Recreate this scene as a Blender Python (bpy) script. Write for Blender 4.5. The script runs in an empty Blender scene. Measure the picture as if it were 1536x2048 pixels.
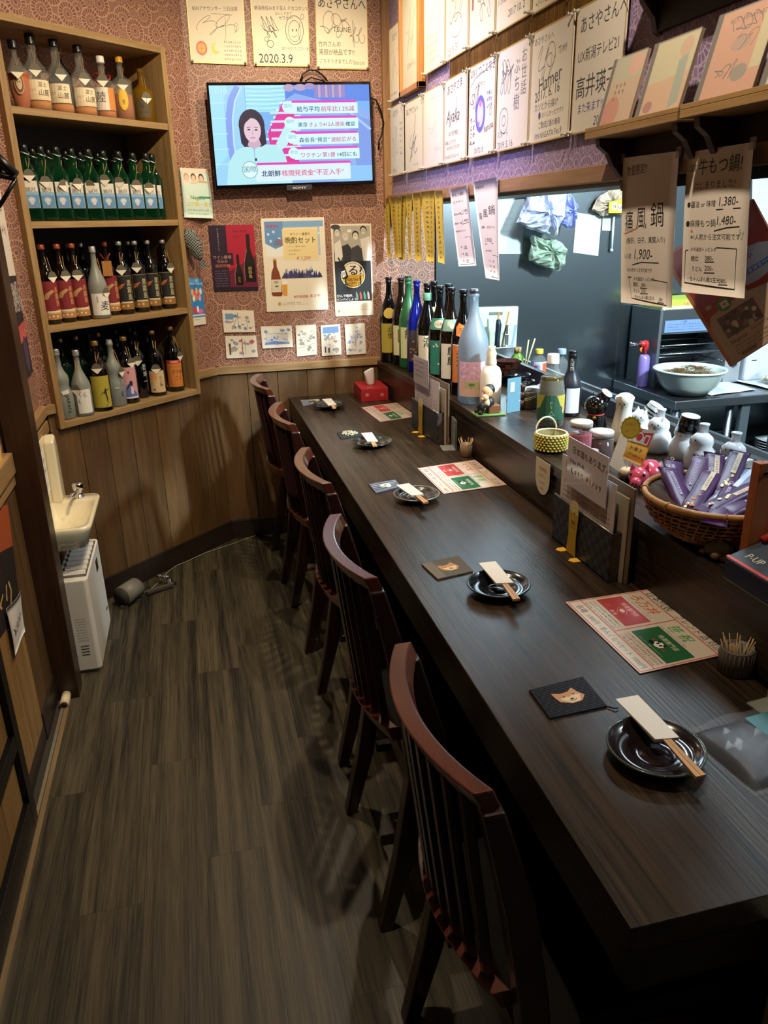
import bpy, math, random
import numpy as np
from mathutils import Vector, Matrix

# ------------------------------------------------------------------ camera
S = bpy.context.scene
COL = S.collection
FPX = 1538.0
_vz = Vector((88.0, (-FPX*FPX+411*88.0)/-572.0, FPX)).normalized()
_Y = Vector((-411.0, -572.0, FPX)).normalized()
_Z = -_vz
_X = _Y.cross(_Z).normalized()
RW = Matrix((_X, _Y, _Z))                 # camera (x right, y down, z forward) -> world
CAM = Vector((0, 0, 1.55))
cd = bpy.data.cameras.new('camera'); co = bpy.data.objects.new('camera', cd); COL.objects.link(co)
_r = RW @ Vector((1, 0, 0)); _u = RW @ Vector((0, -1, 0)); _b = RW @ Vector((0, 0, -1))
co.matrix_world = Matrix(((_r.x, _u.x, _b.x, CAM.x), (_r.y, _u.y, _b.y, CAM.y), (_r.z, _u.z, _b.z, CAM.z), (0, 0, 0, 1)))
cd.sensor_fit = 'VERTICAL'; cd.sensor_height = 36.0; cd.lens = FPX/2048*36.0; cd.clip_start = 0.02
S.camera = co

# ------------------------------------------------------------------ world, lights, exposure
w = bpy.data.worlds.new('world'); S.world = w; w.use_nodes = True
w.node_tree.nodes['Background'].inputs[0].default_value = (0.9, 0.75, 0.6, 1)
w.node_tree.nodes['Background'].inputs[1].default_value = 0.05
S.view_settings.view_transform = 'Standard'; S.view_settings.look = 'None'
S.view_settings.gamma = 1.0; S.view_settings.use_curve_mapping = False
S.view_settings.exposure = 0.75
S.cycles.use_denoising = True
S.cycles.max_bounces = 8; S.cycles.transmission_bounces = 8; S.cycles.transparent_max_bounces = 12
S.cycles.sample_clamp_indirect = 4.0; S.cycles.caustics_reflective = False; S.cycles.caustics_refractive = False

def spot(loc, tgt, power, col, size=math.radians(95), blend=0.7, rad=0.022):
    l = bpy.data.lights.new('ceiling_or_fill_spot', 'SPOT'); l.energy = power; l.color = col
    l.spot_size = size; l.spot_blend = blend; l.shadow_soft_size = rad
    o = bpy.data.objects.new('ceiling_or_fill_spot', l); COL.objects.link(o); o.location = loc
    o.rotation_euler = (Vector(tgt)-Vector(loc)).to_track_quat('-Z', 'Y').to_euler(); return o
def area(loc, tgt, power, col, sx, sy):
    l = bpy.data.lights.new('panel_light', 'AREA'); l.energy = power; l.color = col
    l.shape = 'RECTANGLE'; l.size = sx; l.size_y = sy
    o = bpy.data.objects.new('panel_light', l); COL.objects.link(o); o.location = loc
    o.rotation_euler = (Vector(tgt)-Vector(loc)).to_track_quat('-Z', 'Y').to_euler(); return o
WARM = (1.0, 0.80, 0.56)
LAMPS = [((0.60, 3.08, 2.68), (0.60, 3.5, 0.7), 34), ((0.45, 1.2, 2.68), (0.5, 1.5, 0.7), 42),
         ((0.5, -0.5, 2.68), (0.5, 0.2, 0.7), 6), ((0.36, 2.15, 2.68), (0.15, 3.0, 1.5), 66)]
for a_, b_, p_ in LAMPS: spot(a_, b_, p_, WARM, math.radians(135), 0.8)
area((2.65, 0.9, 2.62), (2.0, 2.6, 0.6), 45, (0.74, 0.90, 1.0), 0.3, 1.0)
spot((2.5, 1.0, 2.6), (2.0, 3.2, 1.0), 430, (0.74, 0.90, 1.0), math.radians(78), 0.6, .12)
area((1.75, 2.5, 2.70), (1.75, 2.45, 0), 30, (0.74, 0.90, 1.0), 0.3, 1.2)
spot((-0.25, 2.5, 2.45), (1.0, 2.75, 1.70), 42, (0.42, 0.42, 1.0), math.radians(52), 0.9, .06)  # added unseen violet-blue fill aimed at the right wall, not a ceiling lamp

# ------------------------------------------------------------------ helpers
rnd = random.Random(7)
def ray(px, py): return RW @ Vector((px-768, py-1024, FPX))
def at(px, py, ax, val):
    """point of the plane (axis ax = val) that stands behind this point of the photograph"""
    r = ray(px, py); t = (val-CAM[ax])/r[ax]; return CAM+r*t
DP2 = Vector((-.585, 3.205, 0)); DP1 = Vector((.105, 3.856, 0))
DU = (DP1-DP2).normalized(); DN = Vector((DU.y, -DU.x, 0)); DANG = math.atan2(DU.y, DU.x); DLEN = (DP1-DP2).length
def atd(px, py, e=0.0):
    r = ray(px, py); t = (DP2+DN*e-CAM).dot(DN)/r.dot(DN); p = CAM+r*t
    return (p-DP2).dot(DU), p.z
def lin(h):
    h = h.lstrip('#'); c = [int(h[i:i+2], 16)/255 for i in (0, 2, 4)]
    return tuple([(x/12.92 if x <= 0.04045 else ((x+0.055)/1.055)**2.4) for x in c]+[1.0])

MATS = {}
def mat(name, col='#808080', rough=0.5, metal=0.0, trans=0.0, ior=1.45, coat=0.0, emit=None, es=0.0, bump=0.0, bscale=60, alpha=1.0, spec=0.5, sheen=0.0):
    if name in MATS: return MATS[name]
    m = bpy.data.materials.new(name); m.use_nodes = True; nt = m.node_tree; b = nt.nodes['Principled BSDF']
    I = b.inputs
    I['Base Color'].default_value = lin(col); I['Roughness'].default_value = rough; I['Metallic'].default_value = metal
    I['Transmission Weight'].default_value = trans; I['IOR'].default_value = ior; I['Coat Weight'].default_value = coat
    I['Alpha'].default_value = alpha; I['Specular IOR Level'].default_value = spec; I['Sheen Weight'].default_value = sheen
    if emit: I['Emission Color'].default_value = lin(emit); I['Emission Strength'].default_value = es
    n = nt.nodes.new('ShaderNodeTexNoise'); tc = nt.nodes.new('ShaderNodeTexCoord')
    nt.links.new(tc.outputs['Object'], n.inputs['Vector']); n.inputs['Scale'].default_value = bscale
    if bump:
        bp = nt.nodes.new('ShaderNodeBump'); bp.inputs['Strength'].default_value = bump; bp.inputs['Distance'].default_value = 0.002
        nt.links.new(n.outputs['Fac'], bp.inputs['Height']); nt.links.new(bp.outputs['Normal'], I['Normal'])
    else:                                  # faint unevenness of the finish
        mr = nt.nodes.new('ShaderNodeMapRange'); mr.inputs['To Min'].default_value = max(0.0, rough-0.03); mr.inputs['To Max'].default_value = min(1, rough+0.03)
        nt.links.new(n.outputs['Fac'], mr.inputs['Value']); nt.links.new(mr.outputs['Result'], I['Roughness'])
    MATS[name] = m; return m

def wood(name, c1, c2, rough=0.5, axis='Z', scale=1.0, stretch=14, bump=0.15, coat=0.0, knots=False, space='Object', c3=None, fine=1.0, vary=0.0, r0=.33, r1=.68):
    """grain runs along axis"""
    if name in MATS: return MATS[name]
    m = bpy.data.materials.new(name); m.use_nodes = True; nt = m.node_tree; N = nt.nodes; L = nt.links; b = N['Principled BSDF']
    tc = N.new('ShaderNodeTexCoord'); mp = N.new('ShaderNodeMapping'); L.new(tc.outputs[space], mp.inputs['Vector'])
    s = [stretch*scale]*3; s['XYZ'.index(axis)] = scale; mp.inputs['Scale'].default_value = s
    oi = N.new('ShaderNodeObjectInfo')
    if vary:
        ad = N.new('ShaderNodeVectorMath'); ad.operation = 'MULTIPLY_ADD'; L.new(oi.outputs['Random'], ad.inputs[0])
        ad.inputs[1].default_value = (37, 23, 51); L.new(mp.outputs['Vector'], ad.inputs[2]); vec = ad.outputs[0]
    else: vec = mp.outputs['Vector']
    n1 = N.new('ShaderNodeTexNoise'); n1.inputs['Scale'].default_value = 1.3; n1.inputs['Detail'].default_value = 5; n1.inputs['Distortion'].default_value = 0.6
    n2 = N.new('ShaderNodeTexNoise'); n2.inputs['Scale'].default_value = 7*fine; n2.inputs['Detail'].default_value = 4
    L.new(vec, n1.inputs['Vector']); L.new(vec, n2.inputs['Vector'])
    cr = N.new('ShaderNodeValToRGB'); cr.color_ramp.elements[0].position = r0; cr.color_ramp.elements[1].position = r1
    cr.color_ramp.elements[0].color = lin(c1); cr.color_ramp.elements[1].color = lin(c2)
    mx = N.new('ShaderNodeMath'); mx.operation = 'MULTIPLY_ADD'; mx.inputs[1].default_value = 0.55; 
    ml = N.new('ShaderNodeMath'); ml.operation = 'MULTIPLY'; ml.inputs[1].default_value = 0.45
    L.new(n2.outputs['Fac'], ml.inputs[0]); L.new(n1.outputs['Fac'], mx.inputs[0]); L.new(ml.outputs[0], mx.inputs[2])
    L.new(mx.outputs[0], cr.inputs['Fac']); out = cr.outputs['Color']
    if vary:
        hv = N.new('ShaderNodeHueSaturation'); mr = N.new('ShaderNodeMapRange'); mr.inputs['To Min'].default_value = 1-vary; mr.inputs['To Max'].default_value = 1+vary
        L.new(oi.outputs['Random'], mr.inputs['Value']); L.new(mr.outputs['Result'], hv.inputs['Value']); L.new(out, hv.inputs['Color']); out = hv.outputs['Color']
    if knots:
        vo = N.new('ShaderNodeTexVoronoi'); vo.inputs['Scale'].default_value = 2.2; mp2 = N.new('ShaderNodeMapping')
        s2 = [1.6]*3; s2['XYZ'.index(axis)] = 0.9; mp2.inputs['Scale'].default_value = s2
        L.new(tc.outputs[space], mp2.inputs['Vector']); L.new(mp2.outputs['Vector'], vo.inputs['Vector'])
        kr = N.new('ShaderNodeMapRange'); kr.inputs['From Min'].default_value = 0.02; kr.inputs['From Max'].default_value = 0.06
        kr.inputs['To Min'].default_value = 0.75; kr.inputs['To Max'].default_value = 0.0
        L.new(vo.outputs['Distance'], kr.inputs['Value'])
        mi = N.new('ShaderNodeMix'); mi.data_type = 'RGBA'; L.new(kr.outputs['Result'], mi.inputs['Factor'])
        L.new(out, mi.inputs['A']); mi.inputs['B'].default_value = lin(c3 or '#2c1c10'); out = mi.outputs['Result']
    L.new(out, b.inputs['Base Color'])
    b.inputs['Roughness'].default_value = rough; b.inputs['Coat Weight'].default_value = coat; b.inputs['Coat Roughness'].default_value = 0.15
    bp = N.new('ShaderNodeBump'); bp.inputs['Strength'].default_value = bump; bp.inputs['Distance'].default_value = 0.002
    L.new(n2.outputs['Fac'], bp.inputs['Height']); L.new(bp.outputs['Normal'], b.inputs['Normal'])
    MATS[name] = m; return m

def inkmat(name, rough=0.65, coat=0.0, es=0.0):
    if name in MATS: return MATS[name]
    m = bpy.data.materials.new(name); m.use_nodes = True; nt = m.node_tree; b = nt.nodes['Principled BSDF']
    a = nt.nodes.new('ShaderNodeAttribute'); a.attribute_name = 'Col'
    nt.links.new(a.outputs['Color'], b.inputs['Base Color']); b.inputs['Roughness'].default_value = rough; b.inputs['Coat Weight'].default_value = coat
    b.inputs['Coat Roughness'].default_value = 0.12
    if es:
        b.inputs['Base Color'].default_value = (0, 0, 0, 1); nt.links.remove(b.inputs['Base Color'].links[0])
        nt.links.new(a.outputs['Color'], b.inputs['Emission Color']); b.inputs['Emission Strength'].default_value = es
        b.inputs['Roughness'].default_value = 0.25
    MATS[name] = m; return m
INK = inkmat('printed_ink'); GLOSSINK = inkmat('glossy_print', 0.4, 0.6)

class MB:
    def __init__(s): s.v = []; s.f = []; s.m = []; s.sm = []; s.c = []; s.T = None; s.col = None
    def add(s, vs, fs, mi=0, smooth=False):
        o = len(s.v)
        if s.T is not None: vs = [tuple(s.T @ Vector(v)) for v in vs]
        s.v += [tuple(v) for v in vs]
        for f in fs: s.f.append(tuple(i+o for i in f)); s.m.append(mi); s.sm.append(smooth); s.c.append(s.col)
        return s
    def box(s, x0, y0, z0, x1, y1, z1, mi=0):
        return s.add([(x0,y0,z0),(x1,y0,z0),(x1,y1,z0),(x0,y1,z0),(x0,y0,z1),(x1,y0,z1),(x1,y1,z1),(x0,y1,z1)],
                     [(0,3,2,1),(4,5,6,7),(0,1,5,4),(1,2,6,5),(2,3,7,6),(3,0,4,7)], mi)
    def hexa(s, p, mi=0):   # 8 points: bottom ring then top ring
        return s.add(p, [(0,3,2,1),(4,5,6,7),(0,1,5,4),(1,2,6,5),(2,3,7,6),(3,0,4,7)], mi)
    def lathe(s, prof, seg=24, c=(0,0,0), mi=0, smooth=True, sx=1, sy=1, power=None):
        vs = []; fs = []; n = len(prof)
        for r, z in prof:
            for k in range(seg):
                a = 2*math.pi*k/seg; ca, sa = math.cos(a), math.sin(a)
                if power:
                    q = (abs(ca)**power+abs(sa)**power)**(-1/power); ca *= q; sa *= q
                vs.append((c[0]+r*ca*sx, c[1]+r*sa*sy, c[2]+z))
        for i in range(n-1):
            for k in range(seg):
                a = i*seg+k; b = i*seg+(k+1) % seg; fs.append((a, b, b+seg, a+seg))
        if prof[0][0] > 1e-6: fs.append(tuple(range(seg-1, -1, -1)))
        if prof[-1][0] > 1e-6: fs.append(tuple((n-1)*seg+k for k in range(seg)))
        return s.add(vs, fs, mi, smooth)
    def tube(s, pts, r, seg=8, mi=0, smooth=True, cap=True, flat=None):
        P = [Vector(p) for p in pts]; n = len(P); vs = []; fs = []
        up = Vector((0, 0, 1))
        t0 = (P[1]-P[0]).normalized()
        if abs(t0.dot(up)) > 0.9: up = Vector((1, 0, 0))
        for i, p in enumerate(P):
            t = (P[min(i+1, n-1)]-P[max(i-1, 0)]).normalized()
            a = t.cross(up).normalized(); b = a.cross(t).normalized(); up = b
            rr = r[i] if isinstance(r, (list, tuple)) else r
            for k in range(seg):
                an = 2*math.pi*(k+0.5)/seg
                vs.append(tuple(p+a*math.cos(an)*rr+b*math.sin(an)*rr*(flat or 1)))
        for i in range(n-1):
            for k in range(seg):
                a = i*seg+k; b = i*seg+(k+1) % seg; fs.append((a, a+seg, b+seg, b))
        if cap: fs.append(tuple(range(seg))); fs.append(tuple((n-1)*seg+k for k in range(seg-1, -1, -1)))
        return s.add(vs, fs, mi, smooth)
    def prism(s, poly, d0, d1, ax='z', mi=0, smooth=False):
        """poly of 2D points extruded along ax; x->(y,z) y->(x,z) z->(x,y)"""
        def P(a, b, d): return (d, a, b) if ax == 'x' else ((a, d, b) if ax == 'y' else (a, b, d))
        n = len(poly); vs = [P(a, b, d0) for a, b in poly]+[P(a, b, d1) for a, b in poly]
        fs = [tuple(range(n-1, -1, -1)), tuple(range(n, 2*n))]+[(i, (i+1) % n, n+(i+1) % n, n+i) for i in range(n)]
        return s.add(vs, fs, mi, smooth)
    def ball(s, c, r, seg=16, rings=10, mi=0, sx=1, sy=1, sz=1):
        prof = [(max(1e-7, r*math.sin(math.pi*i/rings)), -r*sz*math.cos(math.pi*i/rings)) for i in range(rings+1)]
        return s.lathe(prof, seg, c, mi, True, sx, sy)
    def mesh(s, name, mats):
        me = bpy.data.meshes.new(name); me.from_pydata(s.v, [], s.f)
        for m in mats: me.materials.append(m)
        me.polygons.foreach_set('material_index', s.m); me.polygons.foreach_set('use_smooth', s.sm)
        if any(c is not None for c in s.c):
            at_ = me.color_attributes.new('Col', 'FLOAT_COLOR', 'CORNER'); buf = []
            for f, c in zip(s.f, s.c): buf += list(c or (1, 1, 1, 1))*len(f)
            at_.data.foreach_set('color', buf)
        me.update(); return me
def obj(name, mb, mats, parent=None, loc=None, rotz=None, bevel=0, label=None, seg=2):
    if not isinstance(mats, (list, tuple)): mats = [mats]
    me = mb.mesh(name, mats) if isinstance(mb, MB) else mb
    o = bpy.data.objects.new(name, me); COL.objects.link(o)
    if parent: o.parent = parent
    if loc is not None: o.location = loc
    if rotz is not None: o.rotation_euler = (0, 0, rotz)
    if bevel:
        b = o.modifiers.new('bevel', 'BEVEL'); b.width = bevel; b.segments = seg; b.limit_method = 'ANGLE'
    if label: o['label'] = label
    return o
def tag(o, label, cat, group=None):
    o['label'] = label; o['category'] = cat
    if group: o['group'] = group
    return o
def thing(name, label, cat, loc=(0, 0, 0), rotz=0, group=None, rot=None):
    o = bpy.data.objects.new(name, None); COL.objects.link(o); o.location = loc; o.rotation_euler = rot or (0, 0, rotz)
    o.empty_display_size = 0.05
    return tag(o, label, cat, group)
def struct(name, mb, m, parent=None, loc=None, rotz=None, bevel=0):
    o = obj(name, mb, m, parent, loc, rotz, bevel)
    if not parent: o['kind'] = 'structure'
    return o
def dup(root, loc, rotz=None, label=None, group=None):
    r = root.copy(); COL.objects.link(r); r.location = loc
    if rotz is not None: r.rotation_euler = (0, 0, rotz)
    if label: r['label'] = label
    if group: r['group'] = group
    for ch in list(root.children):
        c = ch.copy(); COL.objects.link(c); c.parent = r
        for g in ch.children:
            d = g.copy(); COL.objects.link(d); d.parent = c
    return r

_tc = {}
def glyphs(s_, b=0.0, res=2):
    k = (s_, b, res)
    if k not in _tc:
        cu = bpy.data.curves.new('t', 'FONT'); cu.body = s_; cu.resolution_u = res; cu.size = 1; cu.offset = b
        o = bpy.data.objects.new('t', cu); COL.objects.link(o); bpy.context.view_layer.update()
        ev = o.evaluated_get(bpy.context.evaluated_depsgraph_get()); me = ev.to_mesh()
        vs = [(v.co.x, v.co.y) for v in me.vertices]; fs = [tuple(p.vertices) for p in me.polygons]
        ev.to_mesh_clear(); bpy.data.objects.remove(o); bpy.data.curves.remove(cu)
        _tc[k] = (vs, fs)
    return _tc[k]
class Canvas:
    """flat artwork, y down, W x H units"""
    def __init__(s, W, H, seed=1): s.W = W; s.H = H; s.it = []; s.r = random.Random(seed); s.k = 0; s.bb = []
    def _a(s, vs, fs, col):            # layer = one above whatever it overlaps
        xs = [v[0] for v in vs]; ys = [v[1] for v in vs]; bb = (min(xs), min(ys), max(xs), max(ys)); k = 0
        for o, lv in s.bb:
            if lv > k and bb[0] < o[2] and bb[2] > o[0] and bb[1] < o[3] and bb[3] > o[1]: k = lv
        k += 1; s.bb.append((bb, k)); s.k = max(s.k, k); s.it.append((vs, fs, lin(col), k)); return s
    def rect(s, x0, y0, x1, y1, col, n=1):
        vs = []; fs = []
        for i in range(n+1): x = x0+(x1-x0)*i/n; vs += [(x, y0), (x, y1)]
        for i in range(n): fs.append((2*i, 2*i+1, 2*i+3, 2*i+2))
        return s._a(vs, fs, col)
    def poly(s, pts, col): return s._a(list(pts), [tuple(range(len(pts)))], col)
    def ell(s, cx, cy, rx, ry, col, n=20, a0=0, a1=360):
        pts = [(cx+rx*math.cos(math.radians(a0+(a1-a0)*i/n)), cy+ry*math.sin(math.radians(a0+(a1-a0)*i/n))) for i in range(n+(0 if a1-a0 == 360 else 1))]
        return s.poly(pts, col)
    def line(s, pts, w, col, closed=False):
        P = list(pts)+([pts[0]] if closed else []); vs = []; fs = []
        for i in range(len(P)):
            a = P[max(i-1, 0)]; b = P[min(i+1, len(P)-1)]; dx, dy = b[0]-a[0], b[1]-a[1]; l = math.hypot(dx, dy) or 1
            nx, ny = -dy/l*w/2, dx/l*w/2; vs += [(P[i][0]+nx, P[i][1]+ny), (P[i][0]-nx, P[i][1]-ny)]
        for i in range(len(P)-1): fs.append((2*i, 2*i+1, 2*i+3, 2*i+2))
        return s._a(vs, fs, col)
    def ring(s, cx, cy, rx, ry, w, col, n=24): return s.line([(cx+rx*math.cos(2*math.pi*i/n), cy+ry*math.sin(2*math.pi*i/n)) for i in range(n)], w, col, True)
    def frame(s, x0, y0, x1, y1, w, col): return s.line([(x0,y0),(x1,y0)], w, col).line([(x1,y0),(x1,y1)], w, col).line([(x1,y1),(x0,y1)], w, col).line([(x0,y1),(x0,y0)], w, col)
    def text(s, t, x, y, size, col, anchor='l', sx=1.0, vert=False, rot=0, shear=0, b=0.0, res=2, gap=1.0):
        if vert:
            for i, ch in enumerate(t): s.text(ch, x, y+i*size*gap, size, col, 'c', sx, False, rot, shear, b, res)
            return s
        b = .011 if b < 0 else b
        if b > 0.004: s.text(t, x-b*size*.45, y, size, col, anchor, sx, False, rot, shear, 0, res); s.text(t, x+b*size*.45, y+b*size*.25, size, col, anchor, sx, False, rot, shear, 0, res); return s
        vs, fs = glyphs(t, 0, res)
        if not vs: return s
        x1 = max(v[0] for v in vs); off = 0 if anchor == 'l' else (x1/2 if anchor == 'c' else x1)
        c, sn = math.cos(rot), math.sin(rot); out = []
        for a, bb in vs:
            X = (a-off)*size*sx+(bb-0.38)*size*shear; Yy = -(bb-0.38)*size; out.append((x+X*c-Yy*sn, y+X*sn+Yy*c))
        return s._a(out, fs, col)
    def scrawl(s, x, y, w, h, n, col, lw=None):
        """n small handwritten marks in a line"""
        lw = lw or h*0.09; st = w/n
        for i in range(n):
            cx = x+st*i
            for q in range(s.r.randint(2, 4)):
                if s.r.random() < .5: p = [(cx+st*s.r.uniform(.05,.3), y+h*s.r.uniform(.1,.9)), (cx+st*s.r.uniform(.6,.9), y+h*s.r.uniform(.1,.9))]
                else: p = [(cx+st*s.r.uniform(.1,.8), y+h*s.r.uniform(0,.3)), (cx+st*s.r.uniform(.1,.8), y+h*.5), (cx+st*s.r.uniform(.1,.8), y+h*s.r.uniform(.7,1))]
                s.line(p, lw, col)
        return s
    def swirl(s, x, y, w, h, n, col, lw):
        """a signature: one flowing stroke"""
        r = s.r; f1, f2, p1, p2, p3 = r.uniform(1.5, 3.5), r.uniform(3, 6), r.uniform(0, 6), r.uniform(0, 6), r.uniform(0, 6); pts = []
        for i in range(n+1):
            t = i/n; pts.append((x+w*(t*0.75+0.13+0.13*math.sin(f2*2*t*3+p1)), y+h*(0.5+0.3*math.sin(f1*6*t+p2)+0.18*math.sin(f2*6*t+p3))))
        return s.line(pts, lw, col)
    def build(s, name, parent, P, m=INK, e=0.00005, cuts=0):
        mb = MB(); e = min(e, .0016/max(s.k, 1))
        for vs, fs, col, k in s.it:
            mb.col = col; vs2, fs2 = vs, fs
            if cuts:                                   # slice wide faces so that they follow a curved surface
                import bmesh
                xs = [v[0] for v in vs]
                for c in range(1, cuts):
                    xc = s.W*c/cuts
                    if min(xs) < xc-1e-6 and max(xs) > xc+1e-6:
                        bm = bmesh.new(); bv = [bm.verts.new((a, b, 0)) for a, b in vs2]
                        for f in fs2:
                            try: bm.faces.new([bv[i] for i in f])
                            except ValueError: pass
                        bmesh.ops.bisect_plane(bm, geom=bm.verts[:]+bm.edges[:]+bm.faces[:], plane_co=(xc, 0, 0), plane_no=(1, 0, 0))
                        bm.verts.index_update(); vs2 = [(v.co.x, v.co.y) for v in bm.verts]; fs2 = [tuple(v.index for v in f.verts) for f in bm.faces]; bm.free()
            mb.add([P(a, b, k*e) for a, b in vs2], [tuple(f) for f in fs2])
        return obj(name, mb, m, parent)
def quadmap(q, W, H, n, base=0.0, bend=None):
    TL, TR, BR, BL = [Vector(p) for p in q]
    def P(x, y, d):
        u, v = x/W, y/H; p = (TL*(1-u)+TR*u)*(1-v)+(BL*(1-u)+BR*u)*v
        if bend: d += bend(u, v)
        return p+n*(base+d)
    return P
def sheet(name, label, cat, q, cv, color='#e8e0d0', thick=0.0008, group=None, m=None, ink=INK, bend=None, toward=None, part='lettering', off=0.0, parent=None, nseg=None):
    q = [Vector(p) for p in q]; ctr = (q[0]+q[1]+q[2]+q[3])/4
    n = (q[1]-q[0]).cross(q[3]-q[0]).normalized()
    if n.dot((toward or CAM)-ctr) < 0: n = -n
    base = q[3] if not parent else Vector((0, 0, 0))
    ql = [p-base for p in q]; W, H = (cv.W, cv.H) if cv else (1, 1)
    P = quadmap(ql, W, H, n, off, bend); ns = nseg or (8 if bend else 1); mb = MB()
    vs = [P(W*i/ns, H*j/ns, d) for d in (0, thick) for j in range(ns+1) for i in range(ns+1)]
    M_ = (ns+1)**2; fs = []
    for j in range(ns):
        for i in range(ns):
            a = j*(ns+1)+i; fs += [(a, a+1, a+ns+2, a+ns+1), (M_+a, M_+a+ns+1, M_+a+ns+2, M_+a+1)]
    ed = [i for i in range(ns)]+[]
    ring = [i for i in range(ns+1)]+[j*(ns+1)+ns for j in range(1, ns+1)]+[ns*(ns+1)+i for i in range(ns-1, -1, -1)]+[j*(ns+1) for j in range(ns-1, 0, -1)]
    for i in range(len(ring)): a, b = ring[i], ring[(i+1) % len(ring)]; fs.append((a, b, M_+b, M_+a))
    mb.add(vs, fs, smooth=bool(bend))
    mm = m or mat('paper'+color, color, 0.7, bump=0.03, bscale=300)
    o = obj(name, mb, mm, parent, None if parent else base)
    if not parent: tag(o, label, cat, group)
    if cv and cv.it: cv.build(part, o, quadmap(ql, W, H, n, off+thick+0.0001, bend), ink)
    return o

# ------------------------------------------------------------------ wallpaper: overlapping spoked wheels
def wallpaper(name, ground, line, block):
    T = 0.21
    wheels = [(0.0, 0.0, .047, 22), (.105, .035, .046, 20), (.05, .075, .044, 20), (.16, .10, .048, 22), (.10, .135, .043, 18),
              (.0, .125, .046, 20), (.055, .18, .045, 20), (.165, .185, .042, 18), (.10, .085, .022, 12), (.0, .065, .021, 12), (.205, .16, .02, 12), (.055, .03, .021, 12)]
    g = bpy.data.node_groups.new('wheel', 'ShaderNodeTree')
    for n_, t_ in (('X', 'NodeSocketFloat'), ('Y', 'NodeSocketFloat'), ('CX', 'NodeSocketFloat'), ('CY', 'NodeSocketFloat'), ('R', 'NodeSocketFloat'), ('N', 'NodeSocketFloat'), ('Prev', 'NodeSocketFloat')):
        g.interface.new_socket(n_, in_out='INPUT', socket_type=t_)
    g.interface.new_socket('Out', in_out='OUTPUT', socket_type='NodeSocketFloat')
    gi = g.nodes.new('NodeGroupInput'); go = g.nodes.new('NodeGroupOutput')
    def M_(op, a, b=None, c=None, g=g):
        n = g.nodes.new('ShaderNodeMath'); n.operation = op
        for i, v in enumerate((a, b, c)):
            if v is None: continue
            if isinstance(v, (int, float)): n.inputs[i].default_value = v
            else: g.links.new(v, n.inputs[i])
        return n.outputs[0]
    o = gi.outputs
    dx = M_('WRAP', M_('SUBTRACT', o['X'], o['CX']), T/2, -T/2); dy = M_('WRAP', M_('SUBTRACT', o['Y'], o['CY']), T/2, -T/2)
    r = M_('DIVIDE', M_('SQRT', M_('ADD', M_('MULTIPLY', dx, dx), M_('MULTIPLY', dy, dy))), o['R'])
    an = M_('DIVIDE', M_('ARCTAN2', dy, dx), 2*math.pi)
    sp = M_('GREATER_THAN', M_('ABSOLUTE', M_('SUBTRACT', M_('FRACT', M_('MULTIPLY', M_('ADD', an, 1.0), o['N'])), 0.5)), 0.36)
    cr = g.nodes.new('ShaderNodeValToRGB'); cr.color_ramp.interpolation = 'CONSTANT'; el = cr.color_ramp.elements
    el[0].position = 0; el[0].color = (0, 0, 0, 1); el[1].position = .17; el[1].color = (1, 1, 1, 1)
    for p_, v_ in ((.23, .5), (.47, 1), (.54, .5), (.9, 1)): e = el.new(p_); e.color = (v_, v_, v_, 1)
    g.links.new(r, cr.inputs['Fac'])
    v = M_('MAXIMUM', M_('GREATER_THAN', cr.outputs['Color'], 0.75), M_('MULTIPLY', M_('GREATER_THAN', cr.outputs['Color'], 0.25), sp))
    ins = M_('LESS_THAN', r, 1.0)
    mixv = M_('ADD', M_('MULTIPLY', ins, v), M_('MULTIPLY', M_('SUBTRACT', 1.0, ins), o['Prev']))
    g.links.new(mixv, go.inputs['Out'])
    m = bpy.data.materials.new(name); m.use_nodes = True; nt = m.node_tree; N = nt.nodes; L = nt.links
    tc = N.new('ShaderNodeTexCoord'); sx = N.new('ShaderNodeSeparateXYZ'); L.new(tc.outputs['Object'], sx.inputs[0]); prev = None
    for cx, cy, R, n_ in wheels:
        k = N.new('ShaderNodeGroup'); k.node_tree = g; L.new(sx.outputs['X'], k.inputs['X']); L.new(sx.outputs['Z'], k.inputs['Y'])
        k.inputs['CX'].default_value = cx; k.inputs['CY'].default_value = cy; k.inputs['R'].default_value = R; k.inputs['N'].default_value = n_
        if prev: L.new(prev, k.inputs['Prev'])
        else: k.inputs['Prev'].default_value = 0.3
        prev = k.outputs['Out']
    mx = N.new('ShaderNodeMix'); mx.data_type = 'RGBA'; mx.inputs['A'].default_value = lin(block); mx.inputs['B'].default_value = lin(line); L.new(prev, mx.inputs['Factor'])
    ns = N.new('ShaderNodeTexNoise'); ns.inputs['Scale'].default_value = 350; L.new(tc.outputs['Object'], ns.inputs['Vector'])
    m2 = N.new('ShaderNodeMix'); m2.data_type = 'RGBA'; m2.inputs['B'].default_value = lin(ground); L.new(mx.outputs['Result'], m2.inputs['A'])
    mr = N.new('ShaderNodeMapRange'); mr.inputs['To Max'].default_value = 0.5; L.new(ns.outputs['Fac'], mr.inputs['Value']); L.new(mr.outputs['Result'], m2.inputs['Factor'])
    b = N['Principled BSDF']; L.new(m2.outputs['Result'], b.inputs['Base Color']); b.inputs['Roughness'].default_value = 0.5
    bp = N.new('ShaderNodeBump'); bp.inputs['Strength'].default_value = 0.2; bp.inputs['Distance'].default_value = 0.001; L.new(prev, bp.inputs['Height']); L.new(bp.outputs['Normal'], b.inputs['Normal'])
    MATS[name] = m; return m
WP = wallpaper('wheel_wallpaper', '#805749', '#b6957b', '#6f433a')
WPM = MATS['wheel_wallpaper'].copy(); WPM.name = 'mauve_wheel_wallpaper'  # mauve paper colour also carries some of the blue light on this wall
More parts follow.
